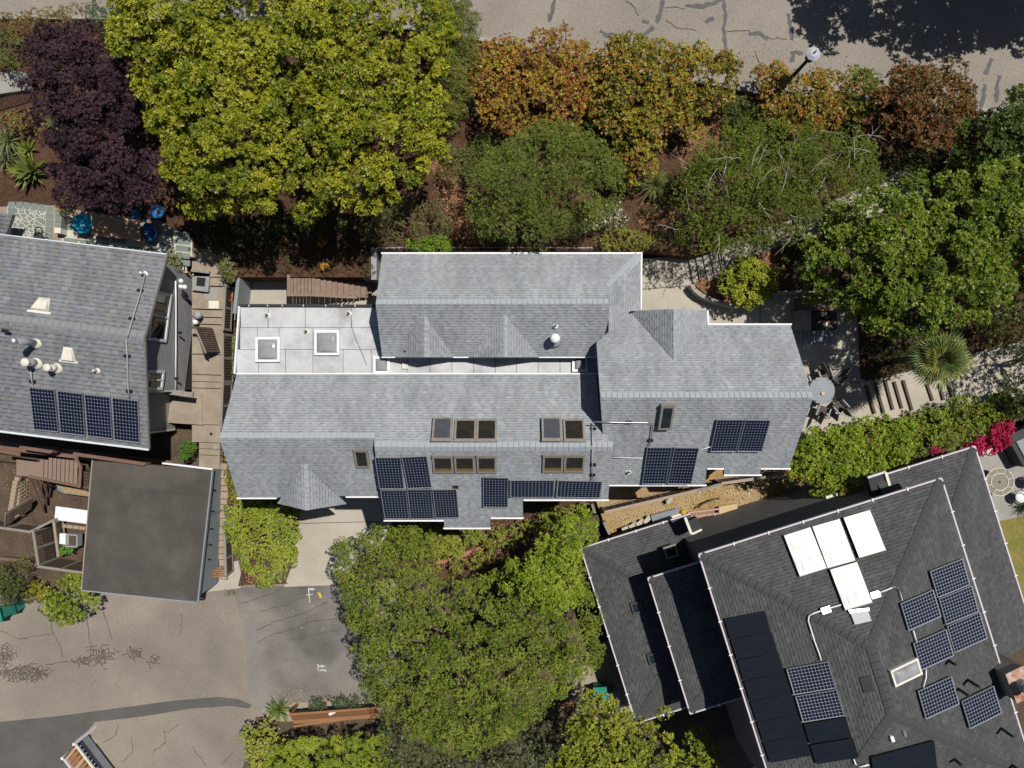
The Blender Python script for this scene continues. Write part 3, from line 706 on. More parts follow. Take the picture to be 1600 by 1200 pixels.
def gablet(pl, top, front, left, right, seed, zl, zr=None, fall=.3):
    """small cross gable: ridge from a point on the main slope out to its front"""
    t = on(pl, *top); f = at(*front, t.z-fall); zr = zr or zl
    gl, gr = at(*left, zl), at(*right, zr)
    for e, pts in ((gl, [t, f, gl]), (gr, [t, f, gr])):
        P = Plane(t, e, (f-t)); P.p = P.p+P.n*.02; roof(house, P, None, PAL_G, M_DECKG, seed=seed, raw=[Vector(p)+P.n*.02 for p in pts], thick=.1)
    n1, n2 = Plane(t, gl, f-t).n, Plane(t, gr, f-t).n
    caps(house, f, t, n1, n2, M_CAPG, .13)
    return t, f
gablet(A_dn, (663, 491), (663, 558), (618, 558), (708, 558), 11, 5.82)
gablet(A_dn, (788, 491), (788, 558), (733, 558), (842, 558), 12, 5.82)
gablet(B_dn, (475, 724), (478, 797), (434, 786), (541, 787), 13, 5.45, fall=.7)
t_ = on(C_up, 1052, 562); f_ = at(1052, 483, t_.z); e1_ = on(C_up, 985, 486); e2_ = on(C_up, 1106, 508)
PL_, PR_ = Plane(t_, e1_, f_-t_), Plane(t_, e2_, f_-t_)
PL_.p = PL_.p+PL_.n*.02; PR_.p = PR_.p+PR_.n*.02
roof(house, PL_, None, PAL_G, M_DECKG, seed=14, raw=[on(PL_, *c) for c in ((1052, 562), (1052, 483), (1004, 485), (985, 486))], thick=.1)
roof(house, PR_, None, PAL_G, M_DECKG, seed=15, raw=[on(PR_, *c) for c in ((1052, 562), (1106, 508), (1104, 485), (1052, 483))], thick=.1)
caps(house, f_, t_, PL_.n, PR_.n, M_CAPG, .13)
beam('fascia', house, M_WHITE, on(PR_, 1105, 485, -.07), on(PR_, 1106, 508, -.07), .06, .16)
# ridge and hip caps
caps(house, on(A_up, 587, 475), on(A_up, 951, 474), A_up.n, A_dn.n, M_CAPG, .16)
caps(house, on(A_up, 999, 399), on(A_up, 951, 449), A_up.n, A_E.n, M_CAPG, .17)
caps(house, on(B_up, 343, 684), on(B_up, 585, 684), B_up.n, B_dn.n, M_CAPG, .17)
caps(house, on(B_up, 585, 698), on(B_up, 958, 698), B_up.n, B2_dn.n, M_CAPG, .17)
caps(house, on(C_up, 938, 621), on(C_up, 1270, 621), C_up.n, C_dn.n, M_CAPG, .17)
def fascia(pl, a, b, m=M_WHITE, w=.06, h=.16, off=-.07, parent=None, name='fascia', dy=0):
    return beam(name, parent or house, m, on(pl, *a, off), on(pl, *b, off), w, h)
for pl, a, b in ((A_up, (596, 396), (1003, 396)), (A_E, (1002, 397), (1001, 484)), (B_dn, (371, 778), (433, 778)), (B_dn, (541, 776), (597, 776)), (B2_dn, (693, 825), (767, 825)), (B2_dn, (767, 809), (818, 809)), (B2_dn, (818, 781), (951, 781)), (B2_dn, (600, 813), (694, 813)), (C_dn, (948, 758), (1103, 758)), (C_dn, (1104, 732), (1132, 732)), (C_dn, (1130, 742), (1189, 742)), (C_dn, (1188, 732), (1234, 732)), (C_up, (1104, 507), (1236, 507)), (A_dn, (597, 558), (843, 558)), (A_dn, (842, 558), (951, 558)), (B_up, (370, 584), (932, 584))):
    fascia(pl, a, b)
# flat roof of membrane sheets
zF = 5.2
fr = slab('flat_roof', [(375, 478), (592, 478), (604, 556), (955, 552), (950, 590), (366, 590)], zF, .3, M_SEAM, parent=house)
def sheet(x0, y0, x1, y1):
    g = .35; p = [at(x0+g, y0+g, zF+.012), at(x1-g, y0+g, zF+.012), at(x1-g, y1-g, zF+.012), at(x0+g, y1-g, zF+.012)]
    MB().prism(p, .01).part('membrane_sheet', M_MEMB, fr)
for y0, y1, xs in ((479, 512, (376, 419, 477, 549, 593)), (512, 546, (375, 402, 436, 489, 531, 598)), (546, 586, (370, 404, 446, 489, 536, 580, 606))):
    for a, b in zip(xs[:-1], xs[1:]): sheet(a, y0, b, y1)
xs = (606, 637, 672, 706, 740, 774, 807, 841, 875, 893, 952)
for a, b in zip(xs[:-1], xs[1:]): sheet(a, 553, b, 586)
beam('parapet', house, M_DECKD, at(374, 477, zF+.05), at(590, 478, zF+.05), .09, .14); beam('parapet', house, M_WHITE, at(374.5, 478, zF+.05), at(367, 584, zF+.05), .06, .14)
for x in (389, 418, 441, 474, 509, 534, 555): beam('gutter_clip', house, M_CREAM, at(x, 476, zF+.12), at(x, 479, zF+.12), .03, .02)
# walls, kept under the eaves
def walls(px, z1, z0, m, parent, name='wall'):
    return MB().prism([at(a, b, z1) for a, b in px], ('z', z0)).part(name, m, parent)
walls([(378, 483), (600, 483), (600, 590), (378, 590)], zF-.31, .4, M_STUCB, house)
walls([(604, 405), (990, 405), (990, 550), (604, 550)], 5.45, 1, M_STUCB, house)
walls([(378, 592), (940, 592), (940, 770), (382, 768)], 5.2, .3, M_STUCB, house)
walls([(606, 690), (940, 690), (940, 775), (812, 775), (812, 800), (760, 802), (760, 815), (700, 815), (700, 804), (612, 804)], 5.0, .2, M_STUCB, house)
walls([(955, 540), (1000, 500), (1095, 500), (1110, 516), (1226, 516), (1250, 600), (1222, 722), (1096, 722), (1094, 748), (955, 748)], 5.5, .5, M_STUCB, house)
for pts in ([on(A_up, 590, 476, -.1), on(A_up, 600, 400, -.2), on(A_dn, 600, 554, -.2)], [on(B_up, 347, 685, -.1), on(B_up, 374, 588, -.2), on(B_dn, 376, 773, -.2)], [on(C_up, 1266, 622, -.1), on(C_up, 1232, 512, -.2), on(C_dn, 1230, 728, -.2)], [on(C_up, 941, 622, -.1), on(C_up, 936, 537, -.2), on(C_dn, 952, 750, -.2)]):
    d = Vector((.12 if pts[0].x < 4 else -.12, 0, 0)); b = MB(); q = [p+d for p in pts]
    b.poly(pts).poly(q[::-1]); [b.poly([pts[i], q[i], q[(i+1) % 3], pts[(i+1) % 3]]) for i in range(3)]
    # wall of the gable, carried down to the main wall
    b2 = MB(); lo = [Vector((pts[1].x, pts[1].y, 5.0)), Vector((pts[2].x, pts[2].y, 5.0))]
    b.poly([pts[1], pts[2], lo[1], lo[0]]); b.part('gable_wall', M_STUCB, house)
# skylights in the roofs
def skylight(pl, c, w, h, lift, pane, parent=house, fr_m=M_FRAME, name='skylight', dome=0, fw=.07, hood=True, sill=False):
    o = on(pl, *c, lift); k = (H-o.z)/F; w, h = w*k, h*k/max(.6, pl.n.z)
    M = Matrix((pl.u, pl.w, pl.n)).transposed().to_4x4(); M.translation = o
    b = MB()
    for cx, cy, dx, dy in ((-w/2+fw/2, 0, fw, h), (w/2-fw/2, 0, fw, h), (0, h/2-fw/2, w-2*fw, fw), (0, -h/2+fw/2, w-2*fw, fw)):
        b.box((cx, cy, -lift/2-.02), (dx, dy, lift+.04))
    if hood: b.box((0, h/2+.03, -.01), (w+.03, .06, .05))
    s = obj(name, b.mesh(name, fr_m), parent, M)
    iw, ih = w-2*fw, h-2*fw; p = MB()
    if dome:
        N = 10; V = [[Vector((-iw/2+iw*i/N, -ih/2+ih*j/N, dome*(min(1, 4.2*(i/N)*(1-i/N))*min(1, 4.2*(j/N)*(1-j/N)))**.5)) for i in range(N+1)] for j in range(N+1)]
        for j in range(N):
            for i in range(N): p.poly([V[j][i], V[j][i+1], V[j+1][i+1], V[j+1][i]])
    else: p.box((0, 0, -.03), (iw, ih, .02))
    obj('pane', p.mesh('pane', pane, bool(dome)), s, M)
    if sill: obj('inner_sill', MB().box((0, -ih/2+ih*.11, -.016), (iw*.98, ih*.2, .006)).mesh('inner_sill', M_WOODS), s, M)
    return s
M_WOODS = mat('interior_wood', (.2, .125, .05), (.13, .08, .03), 6, .5, .3)
UP = Plane((0, 0, zF), (0, 1, zF), X)
for c, w, h in (((418, 546), 38, 39), ((510.5, 535.5), 39, 39), ((596, 570), 26, 27), ((906, 569), 24, 24)): skylight(UP, c, w, h, .14, M_DOME, fr_m=M_WHITE, dome=.13, fw=.09, hood=False)
for c, w, h, pn, lf in (((691, 669), 31, 34, M_BLIND, .2), ((727, 671), 34, 32, M_GLASS, .1), ((760.5, 671), 32, 32, M_GLASS, .1), ((862, 669), 31, 34, M_BLIND, .2), ((897, 671), 33, 32, M_GLASS, .1)): skylight(B_up, c, w, h, lf, pn)
for c, w, h in (((692, 727), 32, 28), ((726, 727), 32, 28), ((760.5, 727), 31, 28), ((864, 726), 32, 28), ((897.5, 726), 32, 28)): skylight(B2_dn, c, w, h, .1, M_GLASS, sill=True)
skylight(B_dn, (565, 718), 22, 29, .1, M_GLASS); skylight(C_dn, (1041.5, 654), 21, 38, .22, M_GLASSB)
# vents and pipes on the grey house
def stub(pl, c, r=.035, l=.25, m=M_BLACK, parent=house, name='vent_pipe'):
    p = on(pl, *c); MB().tube([p-Vector((0, 0, .03)), p+Vector((0, 0, l))], r, 8).part(name, m, parent)
    MB().lathe(p+pl.n*.012, [(.1, 0), (.1, .012), (r+.01, .05)], 12).part('flashing', M_CREAM if m is M_BLACK else m, parent)
p = on(A_dn, 866, 530)
v = MB().tube([p, p+Vector((0, 0, .5))], .15, 16).part('roof_vent', M_WHITE, house)
MB().lathe(p+Vector((0, 0, .48)), [(.17, 0), (.18, .04), (.15, .11), (.08, .15), (.02, .17)], 18).part('vent_cap', M_WHITE, v, True)
MB().lathe(p, [(.3, -.05), (.26, .04), (.15, .1)], 16).part('flashing', M_DECKG, v)
for pl, c in ((A_dn, (634, 549)), (A_dn, (868, 509)), (C_dn, (982, 737)), (UP, (419, 493)), (UP, (546, 490)), (UP, (480, 518))): stub(pl, c)
for px_ in ([(549, 498), (550, 512), (556, 530), (566, 552), (573, 571)], [(419, 497), (418.5, 513)]): MB().tube([at(x, y, zF+.03) for x, y in px_], .012, 6).part('cable', M_BLACK, house)
MB().box(at(633, 572, zF+.06), (.22, .2, .1)).part('roof_drain', M_CREAM, house)
def conduit(parent, pl, px, r=.028, m=M_PIPEG, lift=.09, name='conduit'):
    return MB().tube([on(pl, *q, lift) for q in px], r, 7).part(name, m, parent, True)
conduit(house, C_dn, [(928, 659), (956, 660), (1010, 660.5), (1018, 661), (1020, 665), (1015, 697)], .02, M_ALU)
conduit(house, B2_dn, [(926, 702), (925, 750)], .02); conduit(house, B_up, [(925, 661), (925.5, 696)], .02)
conduit(house, C_dn, [(958, 715), (1004, 716)], .015, M_PIPE); conduit(house, C_dn, [(1092, 704), (1110, 698)], .015, M_PIPE)
for pl, c in ((C_dn, (982, 660)), (C_dn, (1016, 688)), (B_up, (927, 670)), (B2_dn, (927, 726)), (B2_dn, (926, 742)), (B2_dn, (712, 761))):
    o = on(pl, *c, .04); M = Matrix((pl.u, pl.w, pl.n)).transposed().to_4x4(); M.translation = o
    obj('pipe_block', MB().box((0, 0, 0), (.2, .09, .07)).mesh('pipe_block', M_BLACK), house, M)
# ================================================================== SOLAR PANELS
def proto_panel(kind):
    r = thing('solar_panel', 'x', 'solar panel', M=Matrix.Identity(4))
    f = MB(); fw = .014
    for c, d in (((-.5+fw/2, 0, 0), (fw, 1, .05)), ((.5-fw/2, 0, 0), (fw, 1, .05)), ((0, .5-fw/2, 0), (1-2*fw, fw, .05)), ((0, -.5+fw/2, 0), (1-2*fw, fw, .05))): f.box(c, d)
    f.part('frame', M_ALU if kind not in ('black', 'glare') else M_BLACK, r)
    if kind in ('portrait', 'landscape', 'wide'):
        MB().box((0, 0, -.005), (1-2*fw, 1-2*fw, .03)).part('backsheet', M_BACKL if kind == 'landscape' else M_BACK, r)
        nx, ny = (8, 12) if kind == 'portrait' else (12, 8); b = MB(); a = 1-2*fw-.012; cw, ch = a/nx, a/ny
        g = .978 if kind != 'landscape' else .925; cut = .2 if kind != 'landscape' else .11
        for i in range(nx):
            for j in range(ny):
                cx, cy = -a/2+cw*(i+.5), -a/2+ch*(j+.5); x, y = cw*g/2, ch*g/2; u, v = cw*cut, ch*cut
                b.poly([(cx+px_, cy+py_, .0125) for px_, py_ in ((-x+u, -y), (x-u, -y), (x, -y+v), (x, y-v), (x-u, y), (-x+u, y), (-x, y-v), (-x, -y+v))])
        b.part('cells', M_CELL, r)['kind'] = 'stuff'
    else: MB().box((0, 0, 0), (1-2*fw, 1-2*fw, .035)).part('absorber', M_GLARE if kind == 'glare' else M_THERM, r)
    return r
PANELS = {}
def panel(kind, pl, q, label, group, lift=.12, n=None):
    P = [on(pl, *c, lift) for c in q]                       # corners clockwise from the top left
    o = sum(P, Vector())/4; u = ((P[1]-P[0])+(P[2]-P[3]))/2; v = ((P[0]-P[3])+(P[1]-P[2]))/2
    un = u.normalized(); v = v - un*v.dot(un)
    M = Matrix((u*.985, v*.985, pl.n)).transposed().to_4x4(); M.translation = o
    if kind not in PANELS:
        PANELS[kind] = proto_panel(kind); reg_kids(); r = PANELS[kind]; r.matrix_basis = M; WM[r] = M; r['label'] = label; r['group'] = group
        return r
    return dup(PANELS[kind], M, label, group)
G1 = 'solar panels on the grey house roof'
for q, l in (([(585, 714), (626, 714), (632, 764), (593, 764)], 'upper left panel of the five panel cluster at the left end of the grey roof'),
             ([(629, 713), (669, 712), (673, 762), (635, 764)], 'upper right panel of the five panel cluster, beside the lower skylights'),
             ([(594, 765), (634, 765), (640, 811), (601, 811)], 'lower left panel of the five panel cluster, over the driveway edge'),
             ([(636, 764), (674, 764), (678, 811), (641, 811)], 'lower middle panel of the five panel cluster on the grey roof'),
             ([(676, 764), (714, 764), (717, 809), (680, 810)], 'lower right panel of the five panel cluster, jutting out alone'),
             ([(755, 745), (795, 746), (793, 793), (754, 793)], 'single upright panel left of the two lying panels on the grey roof')):
    panel('portrait', B2_dn, q, l, G1)
for q, l in (([(797, 750), (867, 750), (866, 777), (796, 777)], 'left lying panel of the pair along the grey roof eave'), ([(870, 750), (942, 752), (938, 778), (869, 777)], 'right lying panel of the pair along the grey roof eave')): panel('wide', B2_dn, q, l, G1)
for q, l in (([(1009, 698), (1048, 698), (1043, 757), (1005, 757)], 'left panel of the pair below the blue tilted skylight'), ([(1051, 698), (1089, 699), (1083, 757), (1045, 757)], 'right panel of the pair below the blue tilted skylight'), ([(1120, 655), (1162, 655), (1150, 706), (1110, 706)], 'left panel of the pair at the right end of the grey roof'), ([(1164, 655), (1204, 656), (1190, 706), (1152, 706)], 'right panel of the pair at the right end of the grey roof')): panel('portrait', C_dn, q, l, G1)
# ================================================================== NEIGHBOUR HOUSE (left)
left = thing('neighbour_house', 'grey shingled gable house with dark lap siding and four roof panels at the left edge', 'house', (-15, 1, 1))
ux = Vector((1, -.121, 0)).normalized()
L_up = Plane(at(261, 398, 5.9), at(225, 528, 7.0), ux); L_dn = Plane(at(232, 701, 5.75), at(225, 528, 7.0), ux)
kl = dict(pal=PAL_L, deck=M_DECKG, expo=.16, tw=(.12, .28), gw=(.1, .22))
rL = roof(left, L_up, [(-260, 336), (261, 398), (225, 528), (-260, 468)], seed=21, **kl)
rD = roof(left, L_dn, [(-260, 468), (225, 528), (232, 701), (-260, 640)], seed=22, **kl)
caps(left, on(L_up, -30, 495.5), on(L_up, 224, 527), L_up.n, L_dn.n, M_CAPL, .2, .25)
sh = Plane(at(20, 345, 4.6), at(0, 335, 4.9), ux)
roof(left, Plane(at(9, 366, 4.3), at(20, 337, 4.6), ux), [(-120, 318), (20, 335), (9, 368), (-120, 352)], seed=23, **kl)
for pl, a, b in ((L_up, (-100, 355), (262, 397.5)),): fascia(pl, a, b, M_TRIM, .05, .1, -.06, left, 'gutter')
for a, b in (((262, 397), (226, 528)),): fascia(L_up, a, b, M_FRAME, .05, .12, -.06, left)
for a, b in (((226, 528), (233, 702)),): fascia(L_dn, a, b, M_FRAME, .05, .12, -.06, left)
fascia(L_dn, (-60, 666), (233, 702), M_TRIM, .09, .1, -.04, left, 'gutter')
vx = Vector((-.121, -1, 0)).normalized(); E = on(L_up, 261, 398)
def lw(a, b, z=0): p = E + vx*a + ux*b; return Vector((p.x, p.y, z))       # a down the gable side, b out from the eave corner
def lprism(pts, z1, z0, m, name='wall'): return MB().prism([lw(a, b, z1) for a, b in pts], ('z', z0)).part(name, m, left)
dz = 7.0-5.9
body = MB()
def gwall(a0, a1, b, zb, m=M_SIDE):
    """gable side wall of lapped boards: one board per course, cut to the roof slope"""
    zt = lambda a: (5.9+dz*a/3.2 if a < 3.2 else 7.0-(7.0-5.75)*(a-3.2)/4.0)-.2
    z = zb; i = 0
    while z < 6.85:
        lo, hi = a0, a1
        while lo < hi and zt(lo) < z+.13: lo += .05
        while hi > lo and zt(hi) < z+.13: hi -= .05
        if hi-lo < .15: break
        t0, t1 = b+.022, b+.006
        p = [lw(lo, t0, z), lw(hi, t0, z), lw(hi, t1, z+.15), lw(lo, t1, z+.15), lw(lo, b-.05, z), lw(hi, b-.05, z), lw(hi, b-.05, z+.15), lw(lo, b-.05, z+.15)]
        q = MB(); q.v = [tuple(x) for x in p]; q.f = [(0, 1, 2, 3), (5, 4, 7, 6), (0, 3, 7, 4), (1, 5, 6, 2), (3, 2, 6, 7), (0, 4, 5, 1)]; q.c = [None]*6
        q.part('siding_board', m, left); z += .19; i += 1
gwall(.2, 5.15, -.6, 1.9); gwall(5.15, 6.9, -1.15, 1.2)
lprism([(.2, -.65), (5.1, -.65), (5.1, -9), (.2, -9)], 5.7, .6, M_SEAM); lprism([(5.1, -1.2), (6.8, -1.2), (6.8, -9), (5.1, -9)], 5.5, .6, M_SEAM)
lprism([(5.1, -.58), (5.17, -.58), (5.17, -1.0), (5.1, -1.0)], 5.9, 1.9, M_CREAM, 'corner_board')
lprism([(6.86, -1.1), (6.93, -1.1), (6.93, -1.2), (6.86, -1.2)], 5.5, 1.2, M_CREAM, 'corner_board')
def lwindow(a0, a1, z0, z1, b):
    f = MB(); t = .11
    for pts in (((a0, z0, a0+t, z1)), ((a1-t, z0, a1, z1)), ((a0+t, z0, a1-t, z0+t)), ((a0+t, z1-t, a1-t, z1)), ((a0+(a1-a0)/2-.03, z0+t, a0+(a1-a0)/2+.03, z1-t))):
        q0, q1, q2, q3 = pts; f.beam((lw(q0, b+.05, (q1+q3)/2)), lw(q2, b+.05, (q1+q3)/2), .09, q3-q1)
    fo = f.part('window', M_TRIM, left)
    MB().beam(lw(a0+t, b+.035, (z0+z1)/2), lw(a1-t, b+.035, (z0+z1)/2), .03, z1-z0-2*t).part('pane', M_GLASSB, fo)
lwindow(1.3, 3.2, 4.1, 5.5, -.6); lwindow(4.3, 5.08, 3.95, 5.2, -.6)
# canopy over the side door, electric meter box and white service pipe
lprism([(5.1, .25), (5.3, .25), (5.3, -.95), (5.1, -.95)], 2.95, 2.85, M_WOODG, 'canopy')
MB().tube([lw(.75, -.5, 4.0), lw(1.6, -.5, 3.75), lw(3.4, -.5, 3.3), lw(5.1, -.5, 2.9)], .03, 7).part('service_pipe', M_PIPE, left, True)
lprism([(.15, .35), (.95, .35), (.95, -.3), (.15, -.3)], 2.95, 2.0, M_SIDE, 'bay'); 
lprism([(.12, .38), (.22, .38), (.22, -.35), (.12, -.35)], 3.15, 2.0, M_WOODG, 'bay_cap'); lprism([(.4, .2), (.75, .2), (.75, -.15), (.4, -.15)], 2.96, 2.4, M_BLACK, 'bay_interior_shade')  # solid black block on the bay top stands in for its shaded interior
for a, b, z in ((.75, -.2, 4.2), (.95, -.25, 4.05), (.95, -.12, 4.0)):
    MB().lathe(lw(a, b, z), [(.03, -.1), (.09, -.06), (.1, 0), (.07, .06), (.02, .09)], 12).part('flood_lamp', M_WHITE, left, True)
for a, z in ((2.75, 3.4), (4.6, 3.2)): MB().tube([lw(a, -.44, z), lw(a, -.3, z)], .05, 8).part('wall_vent', M_BLACK, left)
# roof furniture
def roof_box(pl, c, w, h, d, parent, m=M_CREAM, flange=True):
    """hooded roof vent on its flange"""
    o = on(pl, *c); M = Matrix((pl.u, pl.w, pl.n)).transposed().to_4x4(); M.translation = o; b = MB()
    b.v = [(-w/2, -h/2, 0), (w/2, -h/2, 0), (w*.33, h/2, 0), (-w*.33, h/2, 0), (-w*.42, -h*.4, d), (w*.42, -h*.4, d), (w*.28, h*.3, d*.5), (-w*.28, h*.3, d*.5)]
    b.f = [(4, 5, 6, 7), (0, 1, 5, 4), (1, 2, 6, 5), (2, 3, 7, 6), (3, 0, 4, 7)]; b.c = [None]*5
    if flange: b.box((0, -h*.55, .02), (w*1.35, h*.16, .03))
    return obj('hooded_vent', b.mesh('hooded_vent', m), parent, M)
v = roof_box(L_up, (66, 476), .62, .55, .14, left); 
v.matrix_basis = v.matrix_basis @ Matrix.Rotation(math.pi, 4, 'Z')
roof_box(L_dn, (107, 553), .5, .5, .14, left)
def flue(pl, c, lean, r, l, m, capm, base=True):
    p = on(pl, *c); t = p+Vector((0, 0, l))
    f = MB().tube([p-Vector((0, 0, .05)), t], r, 16).part('flue', m, left, True)
    MB().lathe(t, [(r*1.15, 0), (r*1.2, .07), (r*1.0, .11), (r*.2, .13)], 18).part('flue_cap', capm, f, True)
    MB().lathe(p+pl.n*.01, [(r*1.75, -.02), (r*1.6, .02), (r*1.1, .1)], 16).part('flashing', M_CREAM, f)
flue(L_dn, (57, 536), 0, .11, 1.15, M_PIPEG, M_ALU); flue(L_dn, (57, 567), 0, .13, .55, M_PIPEG, M_CREAM); flue(L_dn, (89, 575), 0, .12, .5, M_CREAM, M_CREAM)
stub(L_dn, (153, 579), .04, .3, M_CREAM, left); stub(L_up, (227, 428), .04, .35, M_PIPE, left)
conduit(left, L_up, [(227, 428), (218, 462), (205, 505), (199, 526)], .025); conduit(left, L_dn, [(197, 530), (199, 560), (200, 604), (202, 622)], .025)
conduit(left, L_dn, [(47, 570), (49, 592), (51, 600)], .03)
for pl, c in ((L_up, (219, 454)), (L_up, (206, 498)), (L_dn, (199, 556)), (L_dn, (202, 611)), (L_dn, (51, 596)), (L_up, (8, 517))):
    o = on(pl, *c, .04); M = Matrix((pl.u, pl.w, pl.n)).transposed().to_4x4(); M.translation = o
    obj('pipe_block', MB().box((0, 0, 0), (.22, .1, .07)).mesh('pipe_block', M_BLACK), left, M)
GL = 'solar panels on the left neighbour roof'
for i, (q, l) in enumerate((([(46, 604), (86, 608), (91, 676), (52, 672)], 'leftmost of the four panels in the row on the left roof'), ([(89, 609), (129, 614), (134, 682), (94, 677)], 'second panel from the left in the row of four on the left roof'), ([(132, 615), (172, 619), (176, 687), (136, 682)], 'third panel from the left in the row of four on the left roof'), ([(175, 620), (216, 625), (219, 693), (178, 688)], 'rightmost of the four panels in the row on the left roof'))):
    panel('portrait', L_dn, q, l, GL, .1)
# ================================================================== SIDE WALK of concrete steps
tr = [(384, 432, 2.95), (432.6, 446, 2.85), (446.6, 482.5, 2.72), (483, 495, 2.58), (495.6, 506, 2.46), (506.6, 553, 2.33), (553.6, 585, 2.2), (585.6, 596, 2.08), (596.6, 606, 1.98), (606.6, 663, 1.86), (663.6, 691, 1.74), (691.6, 701, 1.62), (701.6, 711, 1.5), (711.6, 732, 1.38)]
walk = thing('side_walk', 'tan concrete walk with broad steps between the dark siding and the picket fence', 'steps', at(330, 560, 1.8))
for i, (a, b, z) in enumerate(tr):
    x0 = 300 if a < 660 else 312; x1 = 353 - (a-384)*.03
    if a > 663: x0 = 300 if a < 690 else 311
    sl = .0; MB().prism([at(x0, a-1.2, z), at(x1, a-.2+1.4-1.2, z), at(x1, b+.8, z), at(x0, b-.6, z)], .35).part('step', M_PAVE, walk)
slab('side_landing', [(262, 612), (316, 616), (316, 664), (256, 660)], 1.9, .5, M_PAVE)
for x, y0, y1 in ((283, 632, 660), (297, 620, 662)): pass
nar = thing('paver_path', 'narrow path of offset tan pavers beside the flat brown garage', 'path', at(346, 800, 1.1))
y = 724; i = 0
rnd = random.Random(11)
while y < 898:
    h = rnd.uniform(9, 13); z = 1.36-(y-724)/175*1.0; o = rnd.uniform(-1.5, 1.5); x = 340+8*(1-(y-724)/175)*.4
    w = 12 if y > 745 else 10
    MB().prism([at(x+o+3-2, y, z), at(x+o+w+1, y+.6, z), at(x+o+w+1, y+h-.5, z), at(x+o+1, y+h-1.1, z)], .2).part('paver', M_BLOCK if i % 3 else M_PAVE, nar); y += h; i += 1
slab('garage_apron', [(312, 925), (330, 885), (372, 876), (380, 912), (374, 919), (330, 924)], lambda y: base_z(y)+.03, .2, M_CONC)
rm = MB()
rm.beam(at(359, 470, 2.35), at(352, 476, 2.35), .02, .02)
tag(MB().box(at(334, 476, 2.735), (.42, .32, .02)).part('utility_cover', M_CREAM), 'pale framed utility cover set in the tan side walk', 'cover')
tag(MB().box(at(330, 459, 2.735), (.55, .52, .018)).part('utility_cover', M_CONC2), 'larger grey concrete cover set in the tan side walk', 'cover')
tag(MB().lathe(at(330, 678, 1.75), [(.06, 0), (.06, .012)], 14).part('drain_cover', M_BLACK), 'small round black drain cover on the side walk', 'drain')
tag(MB().lathe(at(337, 699, 1.63), [(.1, 0), (.1, .012)], 14).part('drain_cover', M_CONC2), 'round grey clean-out cover at the top of the small steps', 'drain')
# ================================================================== FENCES
def fence(label, p, q, h, name='wood_fence', cat='fence', m=M_WOODD, rail=M_WOODG, bw=.075, gap=.03, z2=None, posts=2, cap=.1, face=1, th=.03, bottom=True):
    """upright boards between a top and a bottom rail; p, q = top rail ends in world space"""
    p, q = Vector(p), Vector(q); root = thing(name, label, cat, p-Vector((0, 0, h)))
    L = (q-p).length; d = (q-p).normalized(); n = max(2, int(L/(bw+gap))); s = Vector((-d.y, d.x, 0)).normalized()*face*.03
    beam('top_rail', root, rail, p, q, cap, .05)
    if bottom: beam('bottom_rail', root, rail, p-Vector((0, 0, h-.08))+s*1.3, q-Vector((0, 0, h-.08))+s*1.3, .06, .07)
    up = Vector((0, 0, 1)).cross(d)
    for i in range(n):
        c = p+d*(L*(i+.5)/n)+s; t = random.uniform(-.01, .01)
        beam('board', root, m, c-Vector((0, 0, .03)), c-Vector((0, 0, h-.02+t)), bw, th, up)
    for i in range(posts+1):
        c = p+d*(L*i/posts); beam('post', root, rail, c+Vector((0, 0, .03)), c-Vector((0, 0, h+.05)), .1, .1, up)
    return root
fence('upper length of grey picket fence beside the walk, nearest the shaded garden', at(352, 446, 3.2), at(348.5, 514, 2.95), .75)
fence('middle length of grey picket fence beside the walk, facing the flat white roof', at(348, 522, 3.0), at(348, 596, 2.85), 1.0)
fence('lower length of grey picket fence beside the walk, ending at the roof corner', at(348, 600, 2.8), at(345, 668, 2.5), .9)
fence('short low fence of dark boards between the paver path and the hedge', at(350.5, 822, 1.35), at(353, 898, 1.05), .75, posts=3)
root = thing('side_gate', 'weathered plank gate standing open across the side walk', 'gate', at(320, 530, 2.3))
for i in range(11):
    t = i/11; p = at(306+t*12, 512+t*40, 3.3); q = at(332+t*12, 514+t*38, 2.4)
    MB().beam(p, q, .125, .03, Vector((0, .3, 1))).part('plank', M_WOODD, root)
beam('rail', root, M_WOODG, at(306, 514, 3.32), at(322, 552, 3.32), .06, .05)
beam('post', root, M_WOODD, at(297, 511, 3.3), at(308, 512, 3.3), .1, .1)
# brown fence of wide boards in the dry yard
fence('left length of brown board fence across the dry yard below the grey house', at(946, 800, 1.75), at(1128, 757, 1.95), 1.0, m=M_WOODB, rail=M_STUC, bw=.25, gap=.035, posts=4, cap=.12, face=1)
fence('right length of brown board fence in the dry yard, ending at the green hedge', at(1127, 755.5, 2.0), at(1224, 742, 2.05), 1.0, m=M_WOODB, rail=M_STUC, bw=.25, gap=.035, posts=3, cap=.12, face=1)
beam_root = tag(MB().beam(at(1090, 767, 1.9), at(1128, 755, 2.05), .1, .12).part('timber', M_WOODG), 'loose grey timber lying along the top of the brown board fence', 'timber')
slab('dry_yard', [(925, 765), (1110, 735), (1250, 722), (1330, 740), (1360, 760), (1300, 800), (1180, 850), (1090, 880), (955, 845), (944, 818)], lambda y: base_z(y)+.25, .5, M_DIRT, cuts=BX[1:-1])
slab('concrete_strip', [(1095, 850), (1240, 792), (1345, 752), (1352, 775), (1250, 815), (1100, 876)], lambda y: base_z(y)+.262, .3, M_STUC, cuts=BX[1:-1])
wall_run('yard_wall', 'low tan timber edge at the left end of the dry yard', [(944, 816), (956, 842)], .95, .5, .12, M_WOODG)
wall_run('yard_wall', 'short pale post at the corner of the brown fence and green shrub', [(925, 788), (930, 802)], 1.2, .7, .1, M_WOODG)
root = thing('ladder', 'pinkish wooden ladder-like rack lying on the dry yard', 'rack', at(1100, 800, .85))
